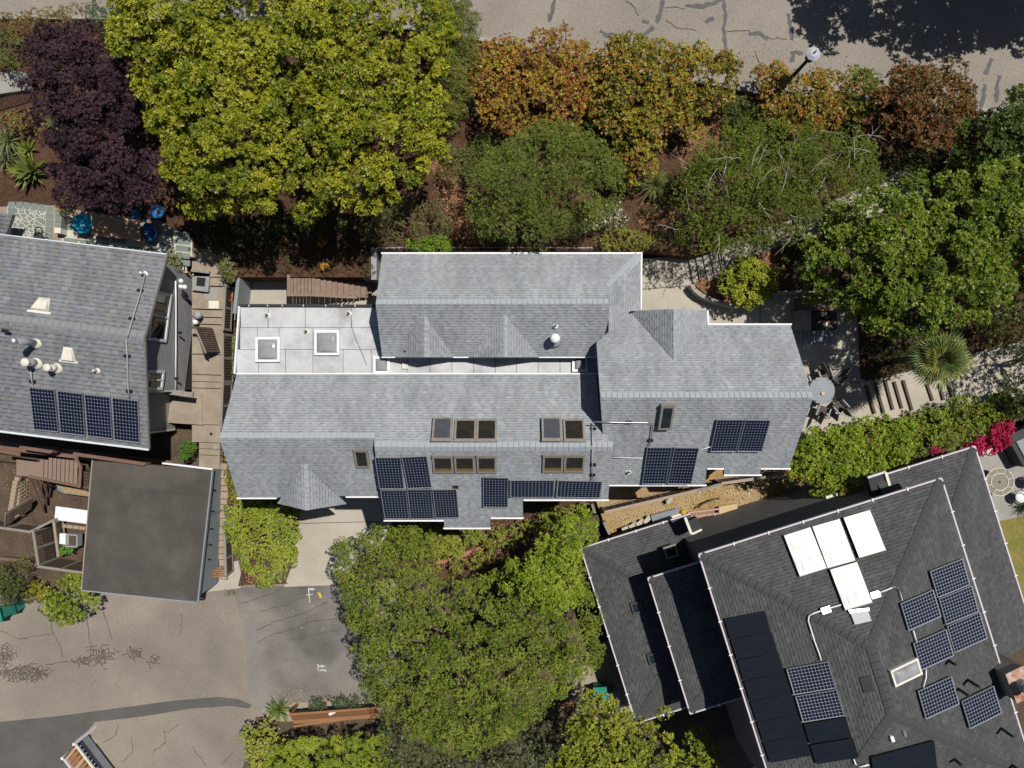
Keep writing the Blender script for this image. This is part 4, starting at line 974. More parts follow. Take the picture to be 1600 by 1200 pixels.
for dy in (0, 7):
    beam('rail', root, M_PINKW, at(1074, 799+dy+2, .95), at(1124, 795+dy, .95), .07, .1)
for i in range(6): x = 1078+i*9; beam('rung', root, M_PINKW, at(x, 801-i*.6, .98), at(x+3, 808-i*.6, .98), .05, .08)
tag(MB().beam(at(1124, 799, .9), at(1152, 794, .9), .42, .1).part('board', M_SAND), 'sandy plywood board lying at the end of the pink rack', 'board')
root = thing('gutter_tray', 'long pale green tray lying against the dark roof edge', 'tray', at(1040, 808, .95))
beam('tray_face', root, M_CUSH, at(1018, 810, 1.0), at(1062, 798, 1.0), .28, .06); beam('tray_edge', root, M_CREAM, at(1020, 816, 1.06), at(1066, 803, 1.06), .1, .1)
rnd = random.Random(5)
for i, l in enumerate(('broken pale paving piece leaning at the left end of the rubble row', 'slanted pale paving piece second in the rubble row', 'jagged pale paving piece third in the rubble row', 'pale paving piece nearest the green tray')):
    c = at(978+i*11, 826-i*4.5, .95); a = rnd.uniform(-.6, .9); M = Matrix.Rotation(a, 4, 'Z') @ Matrix.Rotation(.35, 4, 'Y'); M.translation = c
    tag(MB().box((0, 0, 0), (.42, .2, .08)).part('paving_piece', M_CONC, M=M), l, 'stone', 'broken paving pieces in the dry yard')
M = Matrix.Rotation(.7, 4, 'Z'); M.translation = at(1046, 782, .95)
tag(MB().box((0, 0, 0), (.3, .17, .1)).part('concrete_block', M_CONC, M=M), 'single pale concrete block in the dry grass under the brown fence', 'block')
tag(MB().tube([at(1090, 794, .9), at(1098, 787, .9), (at(1112, 781, .9)), at(1124, 778.5, .9)], .035, 8).part('drain_hose', M_SHADE, None, True), 'black bent drain hose lying on the dry yard', 'hose')
tag(MB().beam(at(1174, 796, .95), at(1198, 787, .95), .1, .08).part('plank', M_CREAM), 'pale plank lying along the strip beside the dark house', 'plank')
tag(MB().lathe(at(1067, 800, 1.0), [(.12, 0), (.15, .1), (.1, .2), (.03, .22)], 10).part('yellow_bag', mat('yellow_sack', (.55, .4, .06), (.45, .3, .04), 6, .8), None, True), 'crumpled yellow sack between the green tray and the pink rack', 'sack')
# ================================================================== GARAGE
gar = thing('garage', 'flat brown roofed garage with blue grey siding beside the alley', 'garage', at(240, 830, .2))
gp4 = [(146, 720), (332, 733), (309, 939), (129, 921)]
gr = MB().prism([at(a, b, 2.6) for a, b in gp4], .16).part('roof', M_SEAM, gar)
for i in range(5):                       # roll roofing laid in strips across the roof
    t0, t1 = i/5, (i+1)/5; e = .0015
    L0 = Vector((146, 720)).lerp(Vector((129, 921)), t0+e); L1 = Vector((146, 720)).lerp(Vector((129, 921)), t1-e); R0 = Vector((332, 733)).lerp(Vector((309, 939)), t0+e); R1 = Vector((332, 733)).lerp(Vector((309, 939)), t1-e)
    MB().prism([at(L0.x, L0.y, 2.612), at(R0.x, R0.y, 2.612), at(R1.x, R1.y, 2.612), at(L1.x, L1.y, 2.612)], .012).part('roofing_strip', M_FLAT, gr)
beam('edge_trim', gar, M_WHITE, at(254, 723.5, 2.62), at(333, 733, 2.62), .07, .1); beam('edge_trim', gar, M_SIDEB, at(333, 733, 2.6), at(310, 940, 2.6), .05, .14); beam('edge_trim', gar, M_STUC, at(145, 719, 2.6), at(128, 921, 2.6), .04, .1); beam('edge_trim', gar, M_SIDEB, at(128, 922, 2.6), at(309, 941, 2.6), .05, .1)
gw = [at(a, b, 2.43) for a, b in ((150, 726), (328, 738), (306, 933), (134, 916))]
MB().prism(gw, ('z', -.1)).part('wall', M_SIDEB, gar)
for i in range(11):                      # lap siding on the side towards the paver path
    z = .55+i*.17; d = (gw[2]-gw[1]).normalized(); s = Vector((-d.y, d.x, 0))*.02
    p, q = Vector((gw[1].x, gw[1].y, z))+s, Vector((gw[2].x, gw[2].y, z))+s; beam('siding_board', gar, M_SIDEB, p, q, .03, .163)
for y, z in ((765, 2.0), (801, 1.9), (831, 1.85), (858, 1.8), (884, 1.7)):
    t = (y-733)/206; b = gw[1].lerp(gw[2], t); MB().tube([Vector((b.x, b.y, z)), Vector((b.x+.14, b.y, z))], .035, 8).part('wall_vent', M_BLACK, gar)
beam('downpipe', gar, M_SIDEB, gw[1].lerp(gw[2], .35)+Vector((.07, 0, -.2)), gw[1].lerp(gw[2], .35)+Vector((.07, 0, -1.6)), .06, .05, (0, 1, 0))
root = thing('slat_trellis', 'red brown slatted trellis at the foot of the garage side', 'trellis', at(345, 893, .5))
for i in range(5): beam('slat', root, M_WOODR, at(322+i*4, 901-i*3.4, .95), at(351, 900-i*3.4, .95), .05, .05)
beam('rail', root, M_WOODR, at(322, 902, .9), at(348, 888, .9), .06, .06)
# ================================================================== DARK HOUSE (bottom right)
dark = thing('dark_house', 'dark charcoal shingled house with stepped hip roofs and pale gutters at lower right', 'house', at(1320, 1000, .2))
a = Vector((375, 118, 0)).normalized(); dn = Vector((118, -375, 0)).normalized()      # along the eaves, and down the plan
ZE, ZR = 7.1, 8.15
NWc, NEc = at(1095, 868, ZE), at(1470, 750, ZE)
rt = at(1360, 1010, ZR); rb = at(1396, 1116, ZR)
SWc, SEc = NWc + dn*((rb-NWc).dot(dn)+(rt-NWc).dot(dn)), NEc + dn*((rb-NWc).dot(dn)+(rt-NWc).dot(dn))
N_ = Plane(NWc, rt, a); S_ = Plane(SWc, rb, a); W_ = Plane(NWc, rt, dn); E_ = Plane(NEc, rt, dn)
# true hip lines: where the planes meet
def meet(P1, P2, P3):
    n1, n2, n3 = P1.n, P2.n, P3.n; d = n1.dot(n2.cross(n3))
    return (n2.cross(n3)*P1.p.dot(n1)+n3.cross(n1)*P2.p.dot(n2)+n1.cross(n2)*P3.p.dot(n3))/d
RT, RB = meet(N_, W_, E_), meet(S_, W_, E_)
kd = dict(pal=PAL_D, deck=M_DECKD, expo=.12, tw=(.12, .3), gw=(.08, .2))
roof(dark, N_, None, raw=[NWc, NEc, RT], seed=31, **kd); roof(dark, S_, None, raw=[SWc, RB, SEc], seed=32, **kd)
roof(dark, W_, None, raw=[NWc, RT, RB, SWc], seed=33, **kd); roof(dark, E_, None, raw=[NEc, SEc, RB, RT], seed=34, **kd)
cp = lambda p, q, P, Q: caps(dark, p, q, P.n, Q.n, M_CAPD, .16, .26)
cp(NWc, RT, N_, W_); cp(NEc, RT, N_, E_); cp(RT, RB, W_, E_); cp(SWc, RB, S_, W_); cp(SEc, RB, S_, E_)
def gutter(p, q, br=10):
    g = beam('gutter', dark, M_GUT, Vector(p)-Vector((0, 0, .05)), Vector(q)-Vector((0, 0, .05)), .055, .1)
    n = max(1, int((Vector(q)-Vector(p)).length/1.15)); d = (Vector(q)-Vector(p)).normalized(); s = Vector((-d.y, d.x, 0))
    for i in range(1, n): c = Vector(p).lerp(Vector(q), i/n); beam('gutter_clip', dark, M_WHITE, c-s*.06+Vector((0, 0, .02)), c+s*.06+Vector((0, 0, .02)), .04, .03)
o1, o2 = -a*.05, -dn*.05
gutter(NWc+o1+o2, NEc-o1+o2); gutter(NWc+o1+o2, SWc+o1); gutter(NEc-o1+o2, SEc-o1)
def inset(P, d):
    c = sum(P, Vector())/len(P); return [p+(c-p).normalized()*d for p in P]
MB().prism([p-Vector((0, 0, .2)) for p in inset([NWc, NEc, SEc, SWc], .55)], ('z', -.1)).part('wall', M_STUCG, dark)
# lower left wings, each a half hip against the taller wall
def wing(nw, sw, ze, wd, zr, nwext, seed):
    """lean-to with hipped ends: eave runs from nw down to sw, rising to the right"""
    A, B = at(*nw, ze), at(*sw, ze); d = (B-A).normalized(); s = Vector((-d.y, d.x, 0))
    if s.x < 0: s = -s
    T = A+d*wd*1.0+s*wd; T.z = zr; U = B-d*wd*1.0+s*wd; U.z = zr
    Wp = Plane(A, T, d); Np = Plane(A, T, s); Sp = Plane(B, U, s)
    e = nwext
    roof(dark, Wp, None, raw=[A, T, U, B], seed=seed, **kd)
    Ne = A+s*e; Te = T+s*(e-wd); roof(dark, Np, None, raw=[A, Ne, Te, T], seed=seed+1, **kd)
    Se = B+s*e; Ue = U+s*(e-wd); roof(dark, Sp, None, raw=[B, U, Ue, Se], seed=seed+2, **kd)
    roof(dark, Plane(T, U, s), None, raw=[T-Vector((0, 0, .01)), Te-Vector((0, 0, .01)), Ue-Vector((0, 0, .01)), U-Vector((0, 0, .01))], seed=seed+3, **kd)
    caps(dark, A, T, Wp.n, Np.n, M_CAPD, .15, .24); caps(dark, B, U, Wp.n, Sp.n, M_CAPD, .15, .24)
    gutter(A-s*.05-d*.05, B-s*.05+d*.05); gutter(A-d*.05-s*.05, Ne-d*.05); gutter(B+d*.05-s*.05, Se+d*.05)
    MB().prism([p-Vector((0, 0, .2)) for p in inset([A, Ne, Se, B], .4)], ('z', -.1)).part('wall', M_STUCG, dark)
    return Wp
Wl = wing((910, 858), (995, 1128), 2.6, 2.3, 3.15, 4.7, 41)
Wm = wing((1015, 905), (1080, 1113), 4.45, 2.0, 4.95, 2.3, 51)
# right wing under the upper roof
zc = 5.2; RN = at(1522, 700, zc); r_s = [at(1380, 742, zc), RN, at(1606, 990, zc), at(1556, 1014, zc)]
rN = Plane(RN, RN - a*1.5 + dn*1.5 + Vector((0, 0, .55)), a); rE = Plane(RN, RN - a*1.5 + dn*1.5 + Vector((0, 0, .55)), dn)
hp = RN + (dn-a)*3.6 + Vector((0, 0, 1.32))
nL = RN - a*3.9; eB = RN + dn*7.6
roof(dark, rN, None, raw=[nL, RN, hp, hp - a*.3], seed=61, **kd); roof(dark, rE, None, raw=[RN, eB, eB-a*3.6+Vector((0, 0, 1.32)), hp], seed=62, **kd)
caps(dark, RN, RN+(dn-a)*3.4+Vector((0, 0, 1.25)), rN.n, rE.n, M_CAPD, .15, .24)
gutter(nL-dn*.05, RN-dn*.05+a*.05); gutter(RN-dn*.05+a*.05, eB+a*.05); gutter(eB+a*.05, eB-a*1.4+dn*.05)
MB().prism([p-Vector((0, 0, .15)) for p in (nL+dn*.4, RN+dn*.4-a*.4, eB-a*.4-dn*.3, eB-a*3.4-dn*.3, hp-a*.6)], ('z', -.1)).part('wall', M_STUCG, dark)
bp = on(rN, 1372, 752); MB().prism([at(1356, 746, 5.25), at(1382, 738, 5.25), at(1391, 768, 5.25), at(1364, 776, 5.25)], .3).part('porch_roof', M_DECKD, dark)
beam('porch_trim', dark, M_CREAM, at(1383, 738, 5.28), at(1392, 768, 5.28), .1, .12); beam('porch_trim', dark, M_GUT, at(1355, 746, 5.25), at(1383, 737, 5.25), .08, .1)
MB().prism([at(1072, 816, 3.7), at(1088, 808, 3.7), at(1098, 826, 3.7), at(1082, 833, 3.7)], .3).part('porch_roof', M_DECKD, dark)
beam('porch_trim', dark, M_CREAM, at(1070, 808, 3.75), at(1080, 834, 3.75), .1, .12); beam('porch_trim', dark, M_CREAM, at(1081, 834, 3.7), at(1096, 827, 3.7), .08, .12)
# windows in the tall north wall
for (x, y, w, z) in ((1290, 789, 1.0, 2.0), (1325, 776, .8, 2.0)):
    c = at(x, y, z); wl0 = NWc+dn*.42; k = (c-wl0).dot(a); q = wl0+a*k; q.z = 3.2
    f = MB().beam(q-a*w/2-dn*.05, q+a*w/2-dn*.05, .1, .9).part('window', M_CREAM, dark)
    MB().beam(q-a*(w/2-.08)-dn*.09, q+a*(w/2-.08)-dn*.09, .05, .74).part('pane', M_GLASSB, f)
for pl, c, w, h in ((Wm, (1105, 998), 20, 22), (Wl, (995, 950), 18, 16), (Wl, (1021, 1030), 18, 16)): skylight(pl, c, w, h, .1, M_GLASSB, dark, M_SEAM)
skylight(Plane(on(Wl, 1010, 880), on(Wl, 1012, 905), a), (1049, 863), 20, 18, .12, M_GLASSB, dark, M_FRAME)
s = skylight(E_, (1417, 1051), 27, 52, .14, M_DOME, dark, M_CREAM, dome=.12, hood=False)
# roof things
def rbox(pl, q, h, m, name, parent=dark):
    P = [on(pl, *c, h) for c in q]; return MB().prism(P, h+.05).part(name, m, parent)
rbox(N_, [(1328, 956), (1355, 951), (1362, 970), (1336, 976)], .1, M_PIPEG, 'vent_box'); rbox(N_, [(1326, 953), (1358, 950), (1359, 954), (1328, 958)], .14, M_ALU, 'vent_trim')
rbox(W_, [(1343, 1060), (1360, 1056), (1366, 1080), (1350, 1083)], .05, M_DECKD, 'roof_hatch')
rbox(S_, [(1391, 1151), (1396, 1150), (1399, 1159), (1394, 1160)], .1, M_WHITE, 'small_vent'); rbox(S_, [(1411, 1143), (1415, 1142), (1418, 1151), (1414, 1152)], .05, M_ALU, 'small_vent')
conduit(dark, N_, [(1314, 945), (1290, 952), (1272, 958), (1264, 962)], .024, M_PIPE); conduit(dark, W_, [(1264, 962), (1263, 970), (1272, 1000), (1281, 1024), (1283, 1032)], .024, M_PIPE)
conduit(dark, N_, [(1365, 929), (1385, 922), (1394, 918)], .024, M_PIPE); conduit(dark, E_, [(1396, 917), (1404, 920), (1410, 938)], .024, M_PIPE)
conduit(dark, W_, [(1334, 1186), (1337, 1194), (1343, 1199), (1358, 1195)], .024, M_PIPE); conduit(dark, E_, [(1427, 985), (1432, 1002)], .024, M_PIPE); conduit(dark, E_, [(1447, 1046), (1447, 1058), (1443, 1074)], .024, M_PIPE)
for pl, c in ((N_, (1367, 929)), (N_, (1290, 953))): 
    o = on(pl, *c, .1); M = Matrix((pl.u, pl.w, pl.n)).transposed().to_4x4(); M.translation = o; obj('junction_box', MB().box((0, 0, 0), (.3, .2, .12)).mesh('junction_box', M_ALU), dark, M)
rbox(W_, [(1266, 991), (1271, 989), (1274, 999), (1269, 1000)], .06, M_PIPEG, 'junction_box')
for c, l in (((1482, 1032), .4), ((1512, 1062), .6), ((1497, 1076), .6), ((1564, 1138), .6), ((1491, 1186), .4), ((1582, 1196), .5)):
    pl = E_ if c[1] < 1150 else S_; p = on(pl, *c); MB().tube([p, p+Vector((0, 0, l))], .05, 8).part('vent_pipe', M_BLACK, dark)
# chimney
ch = [at(1530, 1030, 6.4), at(1556, 1017, 6.4), at(1572, 1058, 6.4), at(1546, 1070, 6.4)]
k = 7.75; chim = MB().prism([Vector((p.x, p.y, k)) for p in ch], ('z', 4)).part('chimney', M_STUC, dark)
MB().prism([Vector((p.x, p.y, k+.06)) for p in inset(ch, -.04)], .05).part('chimney_cap', M_RUST, chim)
c = sum(ch, Vector())/4; c.z = k; MB().tube([c, c+Vector((0, 0, .5))], .2, 16).part('flue', M_PIPEG, chim, True)
MB().lathe(c+Vector((0, 0, .5)), [(.24, 0), (.25, .05), (.18, .15), (.04, .2)], 18).part('flue_cap', M_CREAM, chim, True)
GD = 'framed solar panels on the dark roof'
for q, l, pl in (([(1452, 893), (1504, 872), (1516, 914), (1465, 934)], 'topmost panel of the right-hand column on the dark roof', E_), ([(1466, 935), (1518, 915), (1530, 955), (1478, 977)], 'middle panel of the right-hand column on the dark roof', E_), ([(1479, 978), (1531, 956), (1543, 997), (1491, 1021)], 'lowest panel of the right-hand column on the dark roof', E_), ([(1406, 943), (1458, 921), (1471, 963), (1420, 986)], 'panel left of the right-hand column, joined by white conduit', E_), ([(1426, 1005), (1478, 983), (1491, 1024), (1439, 1048)], 'panel right above the long roof skylight dome', E_), ([(1432, 1080), (1486, 1057), (1500, 1099), (1448, 1124)], 'left panel of the low pair below the skylight dome', E_), ([(1501, 1096), (1552, 1071), (1566, 1114), (1516, 1139)], 'right panel of the low pair, nearest the chimney', E_),
                 ([(1227, 1045), (1294, 1033), (1307, 1075), (1241, 1086)], 'upper of two gridded panels beside the black collectors', W_), ([(1241, 1088), (1307, 1077), (1321, 1118), (1255, 1129)], 'lower of two gridded panels beside the black collectors', W_)):
    panel('landscape', pl, q, l, GD)
GB = 'black collector panels on the dark roof'
names = ('first', 'second', 'third', 'fourth', 'fifth', 'sixth', 'seventh')
for i in range(7):
    x, y, X2, Y2 = 1131+i*10.3, 967+i*32.2, 1195+i*10.5, 955+i*32.2
    q = [(x, y), (X2, Y2), (X2+10.3, Y2+31.8), (x+10.1, y+31.8)]
    panel('black', W_, q, f'{names[i]} black collector from the top of the long column by the left gutter', GB, .1)
for q, l in (([(1255, 1131), (1321, 1120), (1332, 1151), (1266, 1162)], 'black collector directly below the two gridded panels'), ([(1266, 1164), (1333, 1153), (1343, 1183), (1275, 1194)], 'black collector lowest in the short column, above the white pipe bend')): panel('black', W_, q, l, GB, .1)
panel('black', S_, [(1355, 1184), (1457, 1158), (1468, 1200), (1372, 1226)], 'wide black collector cut off by the bottom edge of the photo', GB, .1)
GW = 'white glaring panels on the dark roof'
for q, l in (([(1224, 836), (1267, 822), (1292, 889), (1249, 902)], 'leftmost of the panels that reflect the sun white'), ([(1268, 822), (1311, 810), (1338, 876), (1293, 889)], 'middle panel of the white glaring group, next to the gap'), ([(1317, 808), (1359, 796), (1385, 860), (1342, 873)], 'rightmost sun glaring panel with bluish streaks'), ([(1294, 890), (1338, 877), (1365, 942), (1322, 954)], 'lowest panel of the white glaring group, pointing to the vent box')): panel('glare', N_, q, l, GW, .12)
HALF = (SUN + (CAM-on(N_, 1300, 860)).normalized()).normalized(); print('GLARE angle', math.degrees(HALF.angle(N_.n)), HALF, N_.n)
# ================================================================== TREES AND SHRUBS
P_YG = ((.1, .145, .008), (.37, .37, .02)); P_PLUM = ((.02, .011, .017), (.072, .036, .05)); P_ORG = ((.2, .14, .02), (.4, .26, .035))
P_FINE = ((.085, .125, .02), (.22, .26, .05)); P_DKG = ((.065, .12, .008), (.2, .27, .022)); P_OAK = ((.09, .14, .016), (.25, .3, .045))
P_HEDGE = ((.14, .22, .012), (.32, .4, .03)); P_OLIVE = ((.1, .11, .03), (.2, .2, .05)); P_SHELF = ((.14, .2, .012), (.3, .35, .025)); P_BLUEG = ((.05, .09, .04), (.1, .17, .08))
ORANGE, RUST, YEL, BROWN, WHITEF, MAG = (.42, .2, .03), (.3, .1, .03), (.34, .33, .03), (.14, .07, .03), (.7, .7, .65), (.5, .01, .08)
tree('large dense yellow green tree with tufted leaves filling the upper left', [(172, 60), (190, -60), (330, -120), (480, -120), (600, -110), (690, -50), (712, 40), (705, 110), (690, 180), (700, 222), (655, 270), (625, 310), (560, 332), (500, 330), (440, 338), (380, 335), (300, 320), (262, 280), (252, 220), (225, 150), (182, 100)], 6.3, 2.6, .105, .046, 200000, P_YG, base=(450, 170), trunk=.3, limbs=14, rc=(.26, .5), sp=.68, k=9, seed=101, accents=(((.34, .24, .03), .03, 'ros'), (YEL, .12, 'clump')), low=0.8, m=M_LEAFG, up=.5, Rcap=2.6)
tree('dark purple leaved plum tree left of the large yellow green tree', [(60, 50), (95, 36), (120, 48), (150, 36), (172, 60), (185, 95), (206, 108), (224, 150), (226, 185), (232, 196), (205, 212), (214, 232), (262, 252), (276, 290), (255, 303), (240, 328), (205, 316), (180, 332), (150, 316), (118, 330), (100, 300), (66, 290), (72, 262), (110, 246), (104, 226), (62, 222), (52, 205), (48, 185), (38, 150), (56, 120), (34, 85)], 6.1, 1.8, .085, .042, 64000, P_PLUM, base=(150, 180), trunk=.18, limbs=10, rc=(.22, .6), sp=.72, k=8, seed=102, cover=.85, low=0.8, m=M_LEAFD, Rcap=2)
tree('olive green feathery tree between the large yellow green tree and the street', [(655, 0), (700, -10), (750, 30), (745, 95), (735, 150), (715, 205), (692, 190), (690, 110), (675, 50)], 4.6, 1.2, .11, .022, 18000, ((.09, .115, .015), (.2, .2, .035)), base=(715, 100), trunk=.08, limbs=4, rc=(.22, .42), k=9, seed=103, low=0.6)
tree('rust orange shrubby tree nearest the large yellow green tree', [(748, 70), (790, 62), (810, 75), (850, 48), (880, 45), (905, 60), (935, 85), (938, 130), (925, 175), (900, 205), (850, 212), (790, 212), (752, 190), (735, 140)], 4.75, 1.0, .085, .045, 25000, P_ORG, base=(830, 150), trunk=.09, limbs=6, rc=(.22, .42), sp=.6, k=8, seed=104, accents=((RUST, .3, 'clump'), (ORANGE, .22, 'clump'), (YEL, .15, 'clump'), (RUST, .1, 'ros')), low=0.7, group=None, m=M_LEAFG)
tree('broad orange and green tree in the middle of the street planting', [(942, 75), (975, 58), (1000, 62), (1045, 70), (1090, 72), (1120, 80), (1148, 92), (1152, 130), (1120, 155), (1095, 190), (1040, 215), (1005, 265), (965, 275), (950, 240), (932, 200), (928, 150)], 4.9, 1.5, .09, .048, 38000, ((.15, .15, .016), (.38, .3, .03)), base=(1030, 150), trunk=.1, limbs=7, rc=(.24, .46), sp=.6, k=8, seed=105, accents=((RUST, .14, 'clump'), (ORANGE, .18, 'clump'), (YEL, .15, 'clump'), ((.09, .14, .02), .15, 'clump')), low=0.7, m=M_LEAFG)
tree('yellow orange shrubby tree under the street lamp', [(1178, 112), (1215, 100), (1245, 110), (1290, 115), (1310, 140), (1312, 185), (1280, 205), (1230, 215), (1195, 190), (1180, 150)], 4.7, .9, .085, .045, 15000, ((.2, .16, .025), (.34, .25, .035)), base=(1240, 160), trunk=.07, limbs=5, rc=(.22, .42), k=8, seed=106, accents=((ORANGE, .2, 'clump'), (RUST, .15, 'clump'), ((.1, .16, .02), .1, 'clump')), low=0.6, m=M_LEAFG)
tree('small green and orange bush tree right of the street lamp', [(1290, 120), (1320, 112), (1345, 108), (1372, 130), (1372, 180), (1340, 195), (1310, 180)], 4.6, .8, .085, .045, 6500, ((.12, .14, .02), (.28, .22, .03)), base=(1335, 150), trunk=.06, limbs=4, rc=(.2, .38), k=8, seed=107, accents=((RUST, .15, 'clump'), ((.08, .15, .02), .25, 'clump')), low=.3, m=M_LEAFG)
tree('dark rust brown round tree by the street at upper right', [(1375, 120), (1425, 112), (1470, 102), (1500, 110), (1518, 150), (1515, 190), (1490, 225), (1440, 240), (1395, 225), (1365, 190), (1362, 150)], 4.9, 1.3, .085, .043, 24000, ((.1, .05, .018), (.2, .11, .025)), base=(1440, 175), trunk=.09, limbs=6, rc=(.22, .45), k=8, seed=108, accents=((RUST, .2, 'clump'), ((.12, .12, .02), .15, 'clump')), low=0.7)
tree('fine leaved grey green tree behind the top roof edge', [(800, 215), (850, 190), (905, 195), (950, 230), (975, 275), (968, 320), (935, 345), (895, 345), (870, 375), (830, 385), (790, 372), (755, 365), (735, 330), (730, 285), (755, 240)], 5.7, 1.9, .075, .02, 62000, P_FINE, base=(850, 290), trunk=.12, limbs=8, rc=(.24, .5), sp=.6, k=7, seed=109, accents=((YEL, .03, 'ros'),), low=1.0, tilt=(15, 70), flat=.6, m=M_LEAFD, cover=1.3)
tree('twiggy fine leaved tree with bare pale branches by the garden path', [(1085, 240), (1130, 200), (1185, 190), (1250, 192), (1310, 200), (1358, 225), (1378, 276), (1352, 320), (1300, 346), (1245, 370), (1190, 384), (1140, 396), (1085, 398), (1058, 360), (1058, 300), (1065, 265)], 4.7, 1.7, .08, .024, 66000, ((.07, .115, .012), (.19, .24, .03)), base=(1215, 280), trunk=.13, limbs=9, rc=(.24, .5), sp=.6, k=7, seed=110, accents=((BROWN, .06, 'ros'),), low=1.0, tilt=(20, 75), flat=.6, twigs=46, m=M_LEAFD, cover=1.3)
tree('big glossy green tree spreading over the right side patio', [(1270, 375), (1320, 335), (1375, 310), (1420, 285), (1475, 270), (1540, 255), (1620, 250), (1700, 300), (1680, 420), (1600, 465), (1550, 470), (1535, 505), (1480, 520), (1420, 522), (1385, 518), (1340, 500), (1318, 480), (1290, 460), (1265, 420)], 5.6, 2.4, .105, .05, 110000, P_DKG, base=(1450, 400), trunk=.22, limbs=12, rc=(.28, .55), sp=.72, k=9, seed=111, accents=(((.22, .25, .03), .05, 'clump'), ((.2, .24, .03), .18, 'clump')), low=0.8, m=M_LEAFG, Rcap=2.4)
tree('dark glossy green tree at the right edge beside the street', [(1515, 205), (1545, 175), (1585, 140), (1680, 110), (1760, 200), (1700, 300), (1600, 290), (1545, 265), (1500, 250)], 5.2, 1.8, .12, .058, 26000, ((.04, .075, .01), (.1, .15, .02)), base=(1600, 210), trunk=.15, limbs=6, rc=(.28, .6), k=9, seed=112, low=0.7, m=M_LEAFG)
tree('dark leafy tree low at the right edge above the pale path', [(1560, 470), (1640, 440), (1700, 520), (1690, 640), (1610, 660), (1572, 620), (1570, 560), (1552, 520)], 4.2, 1.2, .1, .045, 12000, ((.04, .06, .012), (.1, .12, .025)), base=(1640, 560), trunk=.1, limbs=5, rc=(.25, .5), k=8, seed=113, low=.35)
tree('wide fine textured olive tree filling the bottom centre beside the driveway', [(520, 878), (530, 850), (570, 832), (640, 828), (672, 850), (676, 880), (690, 908), (745, 912), (778, 896), (805, 878), (835, 868), (880, 850), (905, 880), (918, 930), (940, 980), (938, 1040), (900, 1060), (880, 1085), (850, 1110), (800, 1150), (740, 1175), (680, 1165), (640, 1140), (590, 1100), (568, 1060), (552, 1000), (540, 950), (525, 915)], 2.7, 2.5, .075, .03, 150000, P_OAK, base=(745, 1000), ground=0, trunk=.28, limbs=14, rc=(.2, .4), sp=.68, k=6, seed=114, accents=((YEL, .025, 'clump'), (BROWN, .04, 'ros'), (YEL, .02, 'ros')), low=0.7, tilt=(20, 75), up=.35, m=M_LEAFD, Rcap=2.6, cover=1.4)
tree('leafy green shrub tree between the olive tree and the dark house corner', [(800, 885), (840, 860), (880, 820), (912, 803), (932, 815), (928, 838), (900, 858), (902, 895), (908, 930), (880, 958), (835, 955), (800, 925)], 3.9, 1.5, .085, .035, 26000, P_HEDGE, base=(895, 850), ground=.2, trunk=.06, limbs=4, rc=(.22, .42), k=8, seed=115, sp=.6, accents=((YEL, .05, 'clump'),), low=.8)
tree('mottled pale and dark tree at the bottom edge right of centre', [(590, 1112), (640, 1130), (700, 1160), (780, 1140), (840, 1120), (880, 1150), (890, 1230), (640, 1260), (600, 1200)], 2.2, 1.4, .07, .026, 30000, ((.06, .08, .025), (.15, .17, .06)), base=(760, 1200), ground=0, trunk=.12, limbs=5, rc=(.22, .45), k=7, seed=116, accents=(((.35, .33, .25), .04, 'ros'),), low=0.7, twigs=6)
tree('bright green broad leaved tree at the bottom edge below the green bin', [(880, 1130), (905, 1105), (940, 1090), (985, 1110), (1010, 1135), (1045, 1130), (1060, 1160), (1090, 1150), (1118, 1170), (1110, 1240), (880, 1250), (870, 1180)], 3.0, 1.5, .095, .045, 30000, ((.13, .18, .014), (.33, .36, .035)), base=(980, 1180), ground=0, trunk=.12, limbs=6, rc=(.24, .5), k=8, seed=117, accents=((YEL, .06, 'clump'),), low=0.7, m=M_LEAFG)
tree('layered yellow green acacia-like tree at the bottom edge beside the red wood bench', [(432, 1166), (470, 1158), (520, 1153), (560, 1148), (605, 1152), (622, 1190), (610, 1260), (430, 1260), (415, 1200)], 1.6, 1.2, .1, .03, 34000, P_SHELF, base=(520, 1190), ground=0, trunk=.08, limbs=5, rc=(.28, .5), k=12, seed=118, low=.3, tilt=(65, 92), up=.85, flat=.3)
tree('leafy street tree just beyond the top edge, shading the road at upper right', [(1388, -140), (1420, -95), (1453, -66), (1500, -95), (1559, -88), (1606, -42), (1650, -60), (1700, -60), (1806, -78), (1900, -100), (1960, -220), (1850, -300), (1650, -310), (1450, -260), (1380, -200)], 7.5, 2.0, .17, .1, 52000, P_DKG, base=(1660, -180), trunk=.2, limbs=8, rc=(.3, .7), k=9, seed=119, low=1.0)
HG = None
shrub('yellow green hedge mound between the paver path and the concrete driveway', [(352, 792), (385, 778), (430, 782), (465, 795), (470, 830), (460, 880), (440, 912), (405, 912), (385, 885), (365, 850), (352, 820)], .9, .75, .06, .04, 26000, ((.18, .24, .018), (.38, .42, .045)), name='hedge', cat='hedge', rc=(.16, .32), k=7, seed=121, accents=((YEL, .1, 'clump'), ((.22, .28, .12), .12, 'clump'), (YEL, .06, 'ros')), low=.3, Rcap=.5)
shrub('pale yellow green ivy hedge at the bottom left corner of the asphalt court', [(375, 1145), (400, 1130), (430, 1128), (446, 1150), (440, 1180), (450, 1240), (385, 1250), (390, 1190)], .9, .7, .06, .045, 13000, ((.2, .25, .03), (.4, .42, .07)), name='hedge', cat='hedge', rc=(.16, .3), k=7, seed=122, accents=((WHITEF, .01, 'ros'), (YEL, .1, 'clump')), low=.3, Rcap=.5)
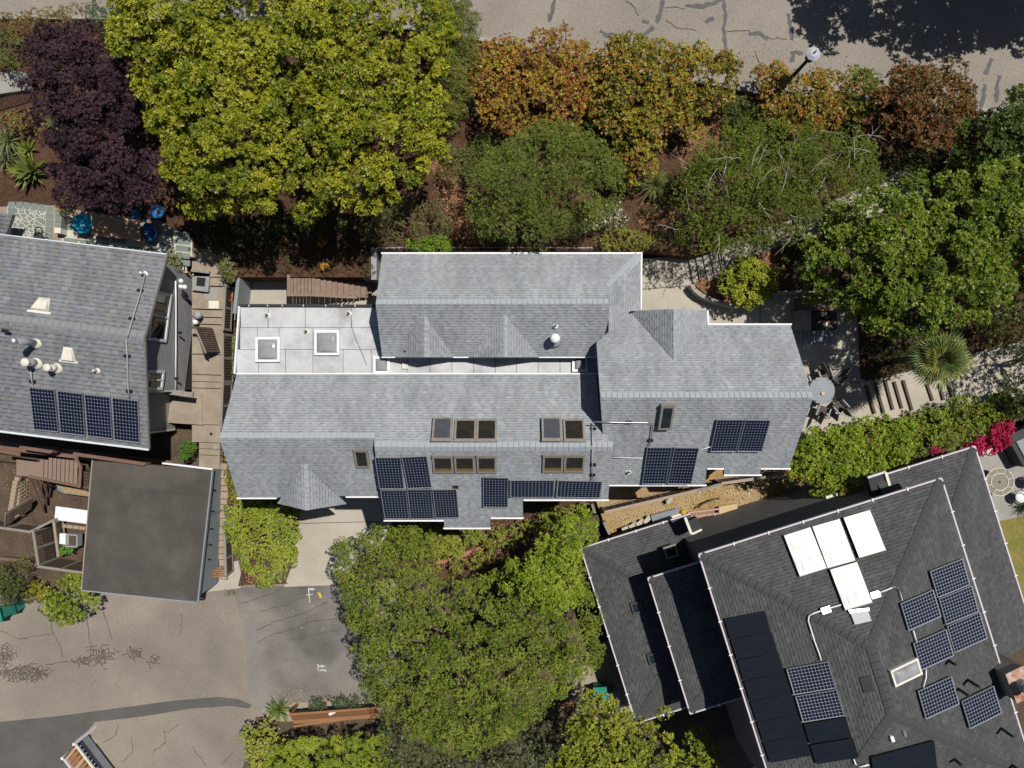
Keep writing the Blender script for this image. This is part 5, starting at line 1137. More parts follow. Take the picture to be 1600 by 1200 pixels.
shrub('tall bright green hedge below the round patio table', [(1240, 690), (1262, 668), (1290, 672), (1340, 655), (1385, 650), (1425, 648), (1430, 690), (1412, 720), (1385, 745), (1335, 768), (1310, 772), (1275, 768), (1250, 745), (1228, 742)], 3.3, .9, .085, .04, 30000, P_HEDGE, name='hedge', cat='hedge', rc=(.22, .42), k=8, seed=123, accents=((YEL, .04, 'clump'), (RUST, .02, 'ros')), low=.5, Rcap=.8)
shrub('darker mixed green hedge along the path below the fan palm', [(1420, 655), (1460, 628), (1500, 625), (1545, 630), (1600, 600), (1640, 640), (1560, 668), (1545, 690), (1500, 700), (1450, 715), (1415, 730), (1425, 690)], 3.1, .8, .085, .042, 17000, ((.09, .15, .012), (.25, .31, .03)), name='hedge', cat='hedge', rc=(.22, .42), k=8, seed=124, accents=((YEL, .06, 'clump'), (RUST, .03, 'clump')), low=.45, Rcap=.8)
shrub('magenta flowering climber at the corner of the dark roof', [(1500, 702), (1520, 690), (1545, 678), (1560, 662), (1578, 660), (1568, 680), (1560, 702), (1545, 708), (1530, 712), (1512, 708), (1490, 704), (1482, 694)], 3.9, .5, .06, .05, 6500, ((.35, .006, .05), (.6, .02, .11)), name='flowering_climber', cat='climber', rc=(.16, .3), k=6, seed=125, low=.4)
shrub('small magenta flower patch lower on the hedge above the dark roof', [(1440, 716), (1452, 704), (1474, 698), (1480, 708), (1462, 718)], 3.8, .3, .06, .05, 700, ((.3, .006, .045), (.5, .02, .09)), name='flowering_climber', cat='climber', rc=(.14, .24), k=6, seed=126, low=.4)
shrub('clipped round yellow green bush in the patio planter', oval(1168, 441, 42, 38, n=18, jag=.05), 3.35, .85, .075, .05, 9500, ((.16, .21, .012), (.4, .42, .03)), name='round_bush', cat='bush', rc=(.18, .28), sp=.42, k=7, seed=127, accents=((YEL, .08, 'clump'),), low=.3, m=M_LEAFG)
shrub('grey green shrub against the retaining wall left of the mulch strip', [(560, 352), (590, 335), (640, 318), (690, 312), (708, 340), (695, 366), (650, 378), (600, 378), (575, 370)], 3.7, .7, .06, .022, 10000, ((.1, .1, .035), (.19, .18, .07)), rc=(.2, .38), k=7, seed=128, low=.4, m=M_LEAFD)
shrub('bright green ivy spilling over the roof edge', oval(672, 383, 34, 11, n=12), 3.6, .35, .065, .045, 2600, ((.1, .18, .015), (.2, .3, .03)), rc=(.14, .25), k=7, seed=129, low=.3, m=M_LEAFG)
shrub('olive shrub beside the orange mulch strip below the large tree', [(682, 250), (700, 232), (735, 235), (750, 262), (735, 290), (705, 282)], 4.1, .5, .06, .022, 5000, P_OLIVE, rc=(.18, .34), k=7, seed=130, low=.4)
shrub('white flowering shrub above the stepped retaining wall', [(905, 350), (935, 330), (965, 320), (985, 335), (975, 352), (940, 360), (915, 368)], 3.5, .4, .05, .03, 3600, ((.11, .14, .03), (.22, .24, .06)), rc=(.14, .26), k=7, seed=131, accents=((WHITEF, .3, 'ros'),), low=.3, name='flowering_shrub')
shrub('yellow green small shrubs in front of the white flowers', [(925, 372), (960, 358), (1000, 362), (1030, 378), (1010, 392), (965, 394), (938, 390)], 3.3, .35, .06, .03, 3400, ((.16, .18, .025), (.3, .3, .05)), rc=(.14, .26), k=7, seed=132, accents=((BROWN, .05, 'ros'),), low=.3)
shrub('light green perennials along the front bed below the solar panels', [(612, 822), (660, 822), (705, 832), (712, 850), (700, 872), (680, 872), (655, 850), (615, 845)], .75, .35, .07, .045, 5200, ((.17, .22, .02), (.32, .34, .05)), rc=(.13, .26), k=7, seed=133, accents=((YEL, .06, 'clump'),), low=.2, edge=.2)
shrub('pale green clump in the red mulch bed left of the brick edging', [(690, 846), (712, 838), (722, 850), (718, 868), (700, 872)], .75, .3, .07, .045, 1500, ((.2, .24, .03), (.34, .36, .06)), rc=(.12, .22), k=7, seed=134, low=.2, edge=.2)
shrub('light green plants under the small grey roof corner', [(722, 832), (750, 826), (760, 842), (738, 850), (722, 846)], .75, .3, .07, .04, 1300, ((.18, .23, .025), (.3, .33, .05)), rc=(.12, .22), k=7, seed=135, low=.2, edge=.2)
shrub('row of green plants in the bed right of the small roof corner', [(755, 845), (785, 826), (822, 812), (870, 798), (915, 790), (925, 800), (880, 815), (840, 838), (790, 850), (765, 852)], .8, .35, .075, .04, 4600, ((.15, .2, .02), (.3, .32, .045)), rc=(.13, .28), k=7, seed=136, accents=((YEL, .08, 'clump'),), low=.2, edge=.2)
shrub('sparse plants below the brick edging beside the olive tree', [(700, 880), (740, 868), (770, 858), (775, 870), (740, 885), (705, 892)], .75, .3, .07, .035, 1500, ((.15, .17, .03), (.3, .3, .05)), rc=(.12, .22), k=7, seed=137, accents=((BROWN, .1, 'ros'), (YEL, .15, 'clump')), low=.2, edge=.2)
shrub('rounded olive bush at the left edge above the green bin', oval(12, 912, 34, 34), 1.3, .8, .055, .028, 8000, ((.05, .075, .015), (.11, .14, .03)), name='round_bush', cat='bush', rc=(.18, .34), k=7, seed=138, low=.35)
shrub('bright green broad leaved bush at the corner of the flat brown garage', [(60, 935), (85, 915), (100, 898), (130, 898), (148, 925), (140, 955), (118, 975), (90, 968), (70, 950)], 1.2, .7, .085, .05, 6500, ((.12, .18, .015), (.26, .31, .04)), name='broad_leaved_bush', cat='bush', rc=(.18, .34), k=8, seed=139, accents=((YEL, .1, 'clump'),), low=.3, m=M_LEAFG)
shrub('small yellow bush between the olive bush and the bright green bush', oval(60, 922, 20, 14), .8, .4, .06, .03, 1900, ((.24, .22, .02), (.38, .34, .03)), rc=(.14, .26), k=7, seed=140, low=.3)
shrub('green patch of shrub in the shade beside the brown deck', [(282, 692), (300, 688), (304, 702), (296, 720), (284, 722)], 1.7, .3, .06, .03, 2200, ((.06, .14, .015), (.12, .22, .03)), rc=(.14, .26), k=7, seed=141, low=.3)
shrub('dense little yellow green hedge along the grey roof corner by the picket fence', [(352, 700), (360, 735), (372, 765), (385, 785), (372, 800), (358, 775), (350, 740)], 1.0, .3, .05, .03, 3200, ((.16, .17, .02), (.3, .28, .04)), rc=(.12, .22), k=7, seed=142, accents=((YEL, .2, 'clump'),), low=.2, edge=.3)
shrub('narrow strip of green ground cover between the fence and the flat white roof', [(366, 524), (374, 524), (374, 585), (365, 590)], 2.0, .15, .05, .025, 1500, ((.14, .2, .04), (.26, .32, .09)), name='ground_cover', cat='ground cover', rc=(.09, .15), k=6, seed=143, low=.2, edge=.2)
shrub('pale tufted bush against the corner of the left neighbour roof', [(258, 405), (268, 398), (282, 402), (284, 425), (268, 434), (256, 428)], 3.5, .4, .09, .02, 1700, ((.18, .2, .06), (.34, .35, .14)), rc=(.16, .28), k=9, seed=144, low=.3, tilt=(10, 60))
shrub('rounded grey green bush at the left edge under the photograph top corner', oval(18, 80, 24, 28), 4.7, .5, .05, .025, 3600, ((.09, .11, .03), (.17, .19, .05)), name='round_bush', cat='bush', rc=(.16, .3), k=7, seed=145, low=.3)
shrub('blue green conifer shrub between the plum and the large yellow green tree', [(140, 5), (165, -5), (185, 20), (182, 60), (160, 55), (148, 30)], 4.8, .5, .06, .02, 3000, P_BLUEG, rc=(.16, .3), k=7, seed=146, low=.3)
shrub('rust and green shrub at the top left corner', [(-20, 30), (40, 25), (140, 10), (140, 45), (60, 55), (-20, 60)], 4.5, .5, .06, .03, 5000, ((.1, .1, .03), (.22, .16, .05)), rc=(.16, .32), k=7, seed=147, accents=((RUST, .15, 'clump'),), low=.3)
shrub('yellow green feathery shrub beside the stone patio', [(88, 305), (108, 300), (120, 318), (118, 335), (100, 340), (86, 322)], 3.7, .35, .055, .022, 1900, ((.16, .15, .03), (.3, .27, .05)), rc=(.14, .26), k=7, seed=148, accents=((ORANGE, .05, 'ros'),), low=.3)
shrub('dry yellow brown flowering shrub below the iron railing', [(0, 182), (30, 176), (60, 175), (75, 195), (70, 212), (40, 205), (0, 205)], 4.1, .35, .05, .022, 3600, ((.16, .12, .03), (.32, .24, .07)), rc=(.14, .28), k=7, seed=149, accents=((WHITEF, .02, 'ros'), (ORANGE, .1, 'clump')), low=.3)
GJ = 'junipers along the red wood bench'
shrub('single blue green juniper left of the others above the red wood bench', oval(499, 1101, 17, 10, -.2), .35, .3, .05, .016, 1700, P_BLUEG, name='juniper', cat='shrub', rc=(.1, .18), k=8, seed=150, low=.2, group=GJ)
shrub('small middle juniper touching the right hand one above the red wood bench', oval(535, 1095, 14, 9, -.3), .35, .3, .05, .016, 1300, P_BLUEG, name='juniper', cat='shrub', rc=(.1, .18), k=8, seed=151, low=.2, group=GJ)
shrub('largest juniper at the foot of the olive tree above the red wood bench', oval(558, 1098, 20, 11, -.2), .4, .35, .05, .016, 2100, P_BLUEG, name='juniper', cat='shrub', rc=(.1, .2), k=8, seed=152, low=.2, group=GJ)
for i, (l, c, n, s) in enumerate((('small orange flowers in the shaded bed, left tuft', (441, 378), 40, 4), ('small orange flowers in the shaded bed, right pair', (503, 378), 70, 6), ('orange flower tuft above the deck stairs landing', (508, 418), 50, 5))):
    shrub(l, oval(*c, s, s), 3.2, .12, .05, .035, n*3, ((.5, .25, .02), (.7, .38, .03)), name='flower_tuft', cat='flowers', rc=(.06, .1), k=5, seed=160+i, low=0, edge=.1)
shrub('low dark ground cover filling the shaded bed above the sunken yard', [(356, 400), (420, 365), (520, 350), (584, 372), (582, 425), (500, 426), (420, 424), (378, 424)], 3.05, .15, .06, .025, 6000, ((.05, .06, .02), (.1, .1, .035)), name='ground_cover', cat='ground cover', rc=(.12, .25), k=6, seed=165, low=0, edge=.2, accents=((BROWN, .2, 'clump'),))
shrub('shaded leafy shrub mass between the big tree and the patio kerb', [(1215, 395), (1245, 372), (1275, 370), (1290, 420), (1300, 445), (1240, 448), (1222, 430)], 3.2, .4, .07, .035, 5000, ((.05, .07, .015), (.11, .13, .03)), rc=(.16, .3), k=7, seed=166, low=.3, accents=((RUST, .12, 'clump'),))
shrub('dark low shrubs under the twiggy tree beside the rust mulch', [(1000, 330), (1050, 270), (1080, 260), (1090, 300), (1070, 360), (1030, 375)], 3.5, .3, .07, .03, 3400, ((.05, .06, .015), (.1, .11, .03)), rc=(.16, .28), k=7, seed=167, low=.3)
shrub('brown and yellow dappled shrub right of the fan palm', [(1520, 500), (1560, 480), (1600, 490), (1620, 540), (1560, 545), (1530, 535)], 3.4, .5, .06, .03, 3600, ((.1, .08, .02), (.25, .18, .05)), rc=(.16, .3), k=7, seed=168, low=.3)
shrub('green patch growing on the asphalt edge below the mulch corner', oval(360, 926, 10, 4), .06, .08, .03, .012, 500, ((.09, .12, .03), (.16, .18, .05)), name='weeds', cat='weeds', rc=(.05, .08), k=6, seed=169, low=0, edge=.1)
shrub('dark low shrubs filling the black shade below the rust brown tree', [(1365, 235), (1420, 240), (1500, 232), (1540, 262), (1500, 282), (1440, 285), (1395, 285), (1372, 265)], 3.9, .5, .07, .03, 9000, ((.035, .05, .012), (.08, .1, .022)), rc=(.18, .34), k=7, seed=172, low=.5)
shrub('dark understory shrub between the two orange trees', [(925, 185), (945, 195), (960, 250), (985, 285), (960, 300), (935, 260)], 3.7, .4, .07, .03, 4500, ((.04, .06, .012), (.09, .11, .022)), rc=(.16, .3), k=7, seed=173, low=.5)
shrub('green understory shrub left of the twiggy tree beside the street kerb', [(1130, 165), (1165, 150), (1190, 185), (1165, 205), (1130, 200), (1115, 185)], 4.1, .5, .07, .032, 4500, ((.055, .085, .014), (.13, .16, .025)), rc=(.16, .32), k=7, seed=174, low=.5)
shrub('mixed low green shrub under the grey green tree at the upper slope', [(755, 205), (800, 208), (790, 245), (755, 262), (735, 300), (722, 240)], 3.9, .5, .065, .028, 6000, ((.06, .08, .018), (.14, .15, .03)), rc=(.16, .32), k=7, seed=175, low=.5)
shrub('brownish green shrub hugging the wall behind the top roof edge', [(735, 362), (800, 366), (880, 368), (915, 360), (910, 380), (820, 384), (745, 384)], 3.2, .4, .065, .026, 6500, ((.06, .07, .02), (.13, .13, .04)), rc=(.14, .28), k=7, seed=176, low=.5, accents=((BROWN, .15, 'ros'),))
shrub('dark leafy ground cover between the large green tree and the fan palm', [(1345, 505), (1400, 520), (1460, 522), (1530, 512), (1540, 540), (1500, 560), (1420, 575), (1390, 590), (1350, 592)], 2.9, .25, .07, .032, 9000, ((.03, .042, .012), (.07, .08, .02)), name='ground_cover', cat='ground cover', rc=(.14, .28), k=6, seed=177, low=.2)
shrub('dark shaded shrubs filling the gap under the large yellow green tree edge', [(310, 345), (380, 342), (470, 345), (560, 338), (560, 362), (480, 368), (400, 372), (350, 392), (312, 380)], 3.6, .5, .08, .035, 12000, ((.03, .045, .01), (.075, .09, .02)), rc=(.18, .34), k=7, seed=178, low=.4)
shrub('fallen vine tangle along the picket fence top by the sunken yard', [(342, 396), (360, 392), (368, 420), (364, 448), (350, 446), (344, 420)], 3.3, .3, .09, .03, 1400, ((.12, .14, .03), (.26, .25, .1)), rc=(.14, .24), k=8, seed=179, low=.3)
# long leaved plants
def long_plant(name, label, cat, c, z, n, L, W, pal, **k):
    V, C = blades(tuple(at(*c, z)), n, L, W, pal=pal, **k); return tag(obj(name, quads_mesh(name, V, C, M_LEAF)), label, cat)
long_plant('agave', 'large agave with broad yellow green leaves by the stone patio', 'agave', (52, 268), 3.55, 34, .95, .17, ((.1, .15, .03), (.24, .25, .05)), seed=1, droop=.15, stiff=True)
long_plant('agave', 'second small agave partly hidden by the plum tree', 'agave', (88, 195), 3.7, 16, .5, .12, ((.12, .18, .06), (.22, .26, .09)), seed=2, droop=.15, stiff=True)
long_plant('agave', 'bright agave rosette right behind the large agave', 'agave', (45, 235), 3.6, 20, .6, .12, ((.14, .2, .03), (.26, .3, .05)), seed=6, droop=.15, stiff=True)
long_plant('spiky_plant', 'sprawling pale spiky plant at the left edge above the agave', 'plant', (16, 220), 3.8, 110, .85, .04, ((.1, .14, .05), (.28, .29, .12)), seed=3, droop=.4)
long_plant('spiky_plant', 'lower tangle of pale spiky leaves at the left edge', 'plant', (10, 250), 3.6, 80, .75, .04, ((.1, .13, .05), (.26, .27, .12)), seed=13, droop=.4)
long_plant('grass_tuft', 'pale green ornamental grass tuft below the broad orange tree', 'grass', (1022, 290), 3.6, 170, 1.0, .03, ((.1, .13, .03), (.24, .25, .1)), seed=4, droop=.45)
long_plant('grass_tuft', 'spiky bright green lily tuft at the corner of the asphalt court', 'grass', (436, 1108), .25, 90, .75, .05, ((.1, .16, .03), (.24, .3, .08)), seed=5, droop=.35)
long_plant('grass_tuft', 'grey green strappy tuft between the large tree and the rust shrub', 'grass', (728, 165), 3.9, 90, .75, .03, ((.09, .12, .04), (.2, .22, .1)), seed=7, droop=.45)
# fan palm
pc = at(1460, 561, 6.0); palm = thing('fan_palm', 'fan palm with yellow green fronds beside the pale stepped path', 'palm', (pc.x, pc.y, gard_z(pc.y)))
MB().tube([(pc.x, pc.y, 2.2), (pc.x, pc.y+.02, 4.4), (pc.x, pc.y, 6.05)], .13, 12, .17).part('trunk', M_BARK, palm, True)
def frond_mesh(seed):
    g = np.random.default_rng(seed); V = []; C = []; n = 34
    base = np.array(((.12, .14, .03), (.2, .2, .045), (.09, .135, .042))[seed % 3])
    for i in range(n):
        t = (i/(n-1)-.5)*math.radians(215); l = .68*(1-.22*abs(t)/2)*g.uniform(.88, 1.06); w = .03
        d = np.array([math.cos(t), math.sin(t), 0.]); s = np.array([-d[1], d[0], 0]); o = np.array([.6, 0, 0]); prev = None
        for j in range(5):
            q = j/4; p = o+d*l*q+np.array([0, 0, -.36*l*q**2.2-.04*math.cos(i*math.pi)*q]); ww = w*(.5+1.2*q-1.6*q*q)*.8+.003
            cur = (p-s*ww, p+s*ww+np.array([0, 0, .012*(1 if i % 2 else -1)]))
            if prev is not None:
                V += [prev[0], prev[1], cur[1], cur[0]]; cc = base*g.uniform(.75, 1.25)*(1+.3*(q > .7)); C.append(cc)
            prev = cur
    for s0 in (-.012,): V += [np.array([0, -.02, 0]), np.array([0, .02, 0]), np.array([.62, .012, .0]), np.array([.62, -.012, .0])]; C.append(base)
    return quads_mesh('frond', np.array(V), np.array(C), M_LEAF)
fm = [frond_mesh(i) for i in range(3)]
for i in range(32):
    a = i*2.39996; el = R(78-98*(i/32)**.9); s = .76+.24*random.random()
    M = Matrix.Translation(pc+Vector((0, 0, .1))) @ Matrix.Rotation(a, 4, 'Z') @ Matrix.Rotation(-el, 4, 'Y') @ Matrix.Rotation(random.uniform(-.35, .35), 4, 'X') @ Matrix.Scale(s, 4)
    obj('frond', fm[i % 3], palm, M)
# ================================================================== STREET LAMP
lb = at(1218, 142, 4.0); lt = Vector((lb.x, lb.y, 0)); 
zt = 4.0+3.25; tp = Vector((lb.x, lb.y, zt))
lamp = thing('street_lamp', 'dark street lamp post with a pale octagonal lantern leaning over the road edge', 'street lamp', lb)
MB().tube([lb, lb+Vector((0, 0, .5)), tp-Vector((0, 0, .5))], [.1, .075, .06], 12).part('post', M_BLACK, lamp, True)
MB().lathe(tp-Vector((0, 0, .55)), [(.07, 0), (.16, .08), (.2, .4)], 8).part('lantern_cage', M_SHADE, lamp)
MB().lathe(tp-Vector((0, 0, .14)), [(.25, 0), (.26, .04), (.14, .13), (.03, .16)], 8).part('lamp_shade', M_LAMP, lamp)
MB().tube([tp-Vector((0, 0, 0)), tp+Vector((0, 0, .14))], .03, 8).part('finial', M_BLACK, lamp)
# ================================================================== STONE PATIO top left
slab('stone_patio', [(-60, 262), (20, 268), (78, 285), (88, 320), (130, 330), (250, 345), (304, 380), (304, 402), (-60, 380)], 3.32, .8, M_PAVE)
stp = slab('patio_grout', [(12, 311), (84, 321), (80, 375), (10, 366)], 3.326, .02, M_GROUT)
slab('patio_grout', [(98, 334), (200, 345), (300, 372), (300, 400), (96, 376)], 3.326, .02, M_GROUT)
rnd = random.Random(9)
def flag(poly, z=3.345): MB().prism([at(x, y, z) for x, y in poly], .03).part('flagstone', M_STONE, stp)
def g2(u, v): return (12.5+u*71+v*(-2.5), 311.5+u*9.8+v*53)      # u along the top row, v down
def cell(u0, v0, u1, v1, e=.008): flag([g2(u0+e, v0+e), g2(u1-e, v0+e), g2(u1-e, v1-e), g2(u0+e, v1-e)])
for i in range(6): cell(i/6, 0, (i+1)/6, .21)
for j in range(4): cell(5/6, .21+j*.2, 1, .21+(j+1)*.2)
cell(0, .21, 1/6, .42)
# broken stones: a small Voronoi pattern inside the frame
seeds = [(rnd.uniform(.15, .83), rnd.uniform(.22, 1.0)) for _ in range(46)]
for s in seeds:
    poly = [(.17, .22), (.825, .22), (.825, 1.0), (.12, 1.0)]
    for t in seeds:
        if t is s: continue
        mx, my = (s[0]+t[0])/2, (s[1]+t[1])/2; nx, ny = s[0]-t[0], s[1]-t[1]; l = math.hypot(nx, ny)+1e-9
        poly = clip(poly, nx/l, ny/l, -(mx*nx+my*ny)/l-.014)
        if len(poly) < 3: break
    if len(poly) >= 3: flag([g2(*p) for p in poly])
for i in range(5):
    for j in range(8): 
        if rnd.random() < .85: x, y = 100+j*25, 338+j*3.2+i*11; flag([(x, y), (x+22, y+2.8), (x+21+rnd.uniform(-2, 1), y+11.5), (x-1, y+9)])
root = thing('stone_bench', 'narrow stone capped wall between the two halves of the stone patio', 'wall', at(90, 345, 3.32))
for i in range(4): MB().prism([at(87-i*.6, 328+i*9, 3.75), at(97-i*.6, 329+i*9, 3.75), at(96.4-i*.6, 337.5+i*9, 3.75), at(86.4-i*.6, 336.5+i*9, 3.75)], .45).part('cap_stone', M_STONE if i < 3 else M_CREAM, root)
MB().tube([at(40, 288, 3.4), at(38, 298, 3.36), at(41, 303, 3.36)], .02, 6)
# iron railing at the left edge
slab('upper_paving', [(-40, 118), (30, 110), (46, 118), (46, 140), (-40, 152)], 4.06, .3, M_CONC2)
rl = thing('iron_railing', 'black iron railing beside the purple plum tree at the left edge', 'railing', at(20, 155, 4.0))
p, q = at(-30, 162, 4.95), at(50, 139, 4.95); dz1 = Vector((0, 0, .8))
for h in (0, .8): MB().tube([p-Vector((0, 0, h)), q-Vector((0, 0, h))], .022, 6).part('rail', M_BLACK, rl)
for i in range(24): c = p.lerp(q, i/23); MB().tube([c, c-dz1], .011, 5).part('bar', M_BLACK, rl)
# table, dark benches and blue bowl chairs on the stone patio
tb = thing('wood_table', 'long brown wood table half in the plum tree shade', 'table', at(182, 360, 3.34))
for i in range(5):
    p0, p1 = at(144+(-1)*i*0, 338+i*6.6, 4.0), at(219, 347.5+i*6.6, 4.0); beam('plank', tb, M_WOODT, p0, p1, .158, .05)
for x, y in ((150, 345), (212, 352), (150, 364), (212, 374)): c = at(x, y, 3.97); beam('leg', tb, M_WOODT, c, Vector((c.x, c.y, 3.34)), .07, .07, (1, 0, 0))
def bowl_chair(label, c, m, tilt, r=.36):
    t = thing('bowl_chair', label, 'chair', at(*c, 3.34), 'blue bowl chairs round the wood table')
    o = at(*c, 3.75); Mx = Matrix.Rotation(tilt[0], 4, 'X') @ Matrix.Rotation(tilt[1], 4, 'Y'); b = MB()
    b.lathe(o, [(.02, -.16), (r*.55, -.13), (r*.88, -.02), (r, .12), (r*1.02, .14), (r*.97, .14), (r*.85, .01), (r*.5, -.1), (.02, -.13)], 24, Mx); b.part('seat', m, t, True)
    g = at(*c, 3.36); MB().tube([g+Vector((.3*math.cos(k*.5236), .3*math.sin(k*.5236), 0)) for k in range(13)], .012, 6).part('base_ring', M_BLACK, t, True)
    for k in range(4): a = k*math.pi/2+.4; MB().tube([g+Vector((.3*math.cos(a), .3*math.sin(a), 0)), o+Vector((.16*math.cos(a), .16*math.sin(a), -.12))], .012, 6).part('leg', M_BLACK, t)
    return t
bowl_chair('turquoise bowl chair at the sunlit left end of the wood table', (131, 350), M_BLUE, (.15, .2)); bowl_chair('deep blue bowl chair in the shade at the right end of the wood table', (237, 362), M_NAVY, (.3, -.45)); bowl_chair('small blue bowl chair half hidden under the plum tree branches', (246, 333), M_NAVY, (-.3, .1), .3)
tag(MB().lathe(at(213, 336, 3.6), [(.1, -.26), (.16, -.1), (.18, .1), (.15, .12), (.02, .1)], 12).part('blue_pot', M_NAVY, None, True), 'small blue pot at the top corner of the wood table', 'pot')
gr_ = thing('wire_grill', 'black wire chair with a hooped back at the patio edge by the roof', 'chair', at(62, 362, 3.34))
MB().tube([at(55, 372, 3.6), at(55, 358, 4.1), at(58, 355, 4.2), at(63, 355, 4.2), at(66, 360, 4.1), at(66, 373, 3.6)], .022, 6).part('back_hoop', M_BLACK, gr_, True); MB().lathe(at(60, 369, 3.7), [(.16, 0), (.18, .04), (.05, .05)], 12).part('seat', M_SHADE, gr_)
for x, y in ((55, 372), (66, 373), (57, 362), (65, 362)): c = at(x, y, 3.7); MB().tube([c, Vector((c.x, c.y, 3.34))], .015, 5).part('leg', M_BLACK, gr_)
# objects near the side walk
M = Matrix.Rotation(.1, 4, 'Z'); M.translation = at(288, 418, 3.1)
root = thing('wood_crate', 'yellowish open wood crate by the pale tufted bush', 'crate', M=M)
for x in (-.12, .0, .12): MB().box((x, 0, .12), (.06, .42, .03)).mesh('slat', M_SAND) and obj('slat', MB().box((x, 0, .12), (.07, .5, .03)).mesh('slat', M_SAND), root, M)
for y in (-.22, .22): obj('side_board', MB().box((0, y, 0), (.36, .03, .22)).mesh('side_board', M_SAND), root, M)
root = thing('orange_bucket', 'orange plastic bucket beside the picket fence', 'bucket', at(361, 466, 2.3))
MB().lathe(at(361, 466, 2.3), [(.13, 0), (.17, .3), (.19, .31), (.19, .34), (.165, .34), (.12, .04), (.02, .03)], 16).part('body', M_ORANGE, root, True)
root = thing('round_hopper', 'white and dark round hopper leaning at the siding by the open gate', 'hopper', at(308, 493, 2.45))
MB().lathe(at(308, 492, 3.0), [(.06, -.4), (.14, -.2), (.17, 0), (.12, .06), (.02, .08)], 14).part('drum', M_GREY, root, True); MB().lathe(at(304, 503, 2.85), [(.08, -.3), (.11, 0), (.03, .04)], 12).part('bottle', M_WHITE, root, True)
# ================================================================== DECK behind the left neighbour house
deck = thing('brown_deck', 'brown stained deck with railings below the left neighbour roof', 'deck', at(110, 725, 1.9))
for i in range(2):
    beam('deck_board', deck, M_WOODB, at(-20, 690+i*7, 2.0-.001*i), at(270, 724+i*6, 2.0-.001*i), .19, .04)
beam('top_rail', deck, M_WOODB, at(-10, 703, 2.6), at(32, 710, 2.6), .14, .05); beam('top_rail', deck, M_WOODB, at(33, 699, 2.75), at(80, 706, 2.75), .14, .05); beam('top_rail', deck, M_WOODB, at(115, 709, 2.8), at(226, 725, 2.8), .14, .05)
beam('top_rail', deck, M_WOODB, at(116, 710, 2.8), at(127, 733, 2.7), .12, .05); beam('top_rail', deck, M_WOODB, at(126, 733, 2.65), at(124, 762, 2.65), .12, .05); beam('top_rail', deck, M_WOODB, at(125, 760, 2.6), at(44, 744, 2.6), .1, .05)
for x in (32, 80, 116, 226): beam('post', deck, M_WOODB, at(x, 699+(x-32)*.13, 2.8), at(x, 699+(x-32)*.13, 2.8)-Vector((0, 0, 1.2)), .1, .1, (1, 0, 0))
for i in range(14): c = at(118+i*8, 711+i*1.12, 2.76); beam('baluster', deck, M_WOODB, c, c-Vector((0, 0, .8)), .03, .03, (1, 0, 0))
for i in range(8): c = at(126-.2*i, 735+i*3.6, 2.62); beam('baluster', deck, M_BLACK, c, c-Vector((0, 0, .8)), .025, .025, (1, 0, 0))
for i in range(9):
    x = 67+i*6.6; beam('landing_board', deck, M_WOODP, at(x-1, 714+i*.7+(4 if i < 2 else 0), 1.75), at(x-2, 752+i*1.1, 1.75), .145, .04)
for i in range(4): beam('lower_step', deck, M_WOODP, at(26, 721+i*6.2, 1.5-.02*i), at(66, 726+i*6, 1.5-.02*i), .17, .04)
for i in range(4): beam('stair_rail', deck, M_WOODB, at(46+i*9.5, 746+i*1.6, 2.45-.05*i), at(68+i*4.2, 800-i*12, 1.0), .1, .06)
slab('packed_yard', [(-60, 716), (148, 738), (140, 800), (132, 905), (-60, 890)], lambda y: base_z(y)+.3, .6, M_SOIL, cuts=BX[1:-1])
# stacked block retaining wall
bw = thing('block_wall', 'curved dry stacked wall of tan concrete blocks left of the brown stairs', 'wall', at(25, 770, .7))
rnd = random.Random(4)
for i in range(9):
    y = 748+i*6; M = Matrix.Rotation(rnd.uniform(-.15, .15), 4, 'Z'); M.translation = at(26-i*1.0 if i else 28, y, 1.45); obj('block', MB().box((0, 0, 0), (.2, .16, .14)).mesh('block', M_BLOCK) if i == 0 else BLK, bw, M) if i else None
    if i == 0: BLK = MB().box((0, 0, 0), (.2, .16, .14)).mesh('block', M_BLOCK); obj('block', BLK, bw, M)
for c in range(1, 5):
    for i in range(10):
        M = Matrix.Rotation(.5+rnd.uniform(-.1, .1), 4, 'Z'); M.translation = at(26+c*3.6+rnd.uniform(-.4, .4)-i*.3, 751+i*5.6+(c % 2)*2.8, 1.42-c*.16); obj('block', BLK, bw, M)
# boards, planter and fences of the bottom left yard
tag(MB().prism([at(87, 791, 1.35), at(139, 798, 1.35), at(137, 819, 1.35), at(85, 812, 1.35)], .06).part('white_board', M_BOARD), 'large white board lying beside the flat brown garage roof', 'board')
tag(MB().prism([at(86, 833, 1.2), at(106, 834, 1.2), at(106, 851, 1.2), at(86, 849, 1.2)], .06).part('white_board', M_BOARD), 'small square white board beside the grey planter box', 'board')
root = thing('planter_box', 'grey planter box beside the small white board', 'planter', at(115, 842, .7))
for p, q in (((107, 834), (124, 835)), ((107, 852), (124, 853)), ((107, 834), (107, 852)), ((124, 835), (124, 853))): beam('side', root, M_GREY, at(*p, 1.1), at(*q, 1.1), .05, .35)
MB().prism([at(108, 835, 1.1), at(123, 836, 1.1), at(123, 852, 1.1), at(108, 851, 1.1)], .2).part('soil', M_SOIL, root)
bx = thing('brick_border', 'short row of tan blocks under the large white board', 'border', at(112, 821, .7))
for i in range(5): M = Matrix.Rotation(-.1, 4, 'Z'); M.translation = at(90+i*10, 820+i*1.2, .95); obj('block', BLK, bx, M @ Matrix.Diagonal((1.25, .9, 1, 1)))
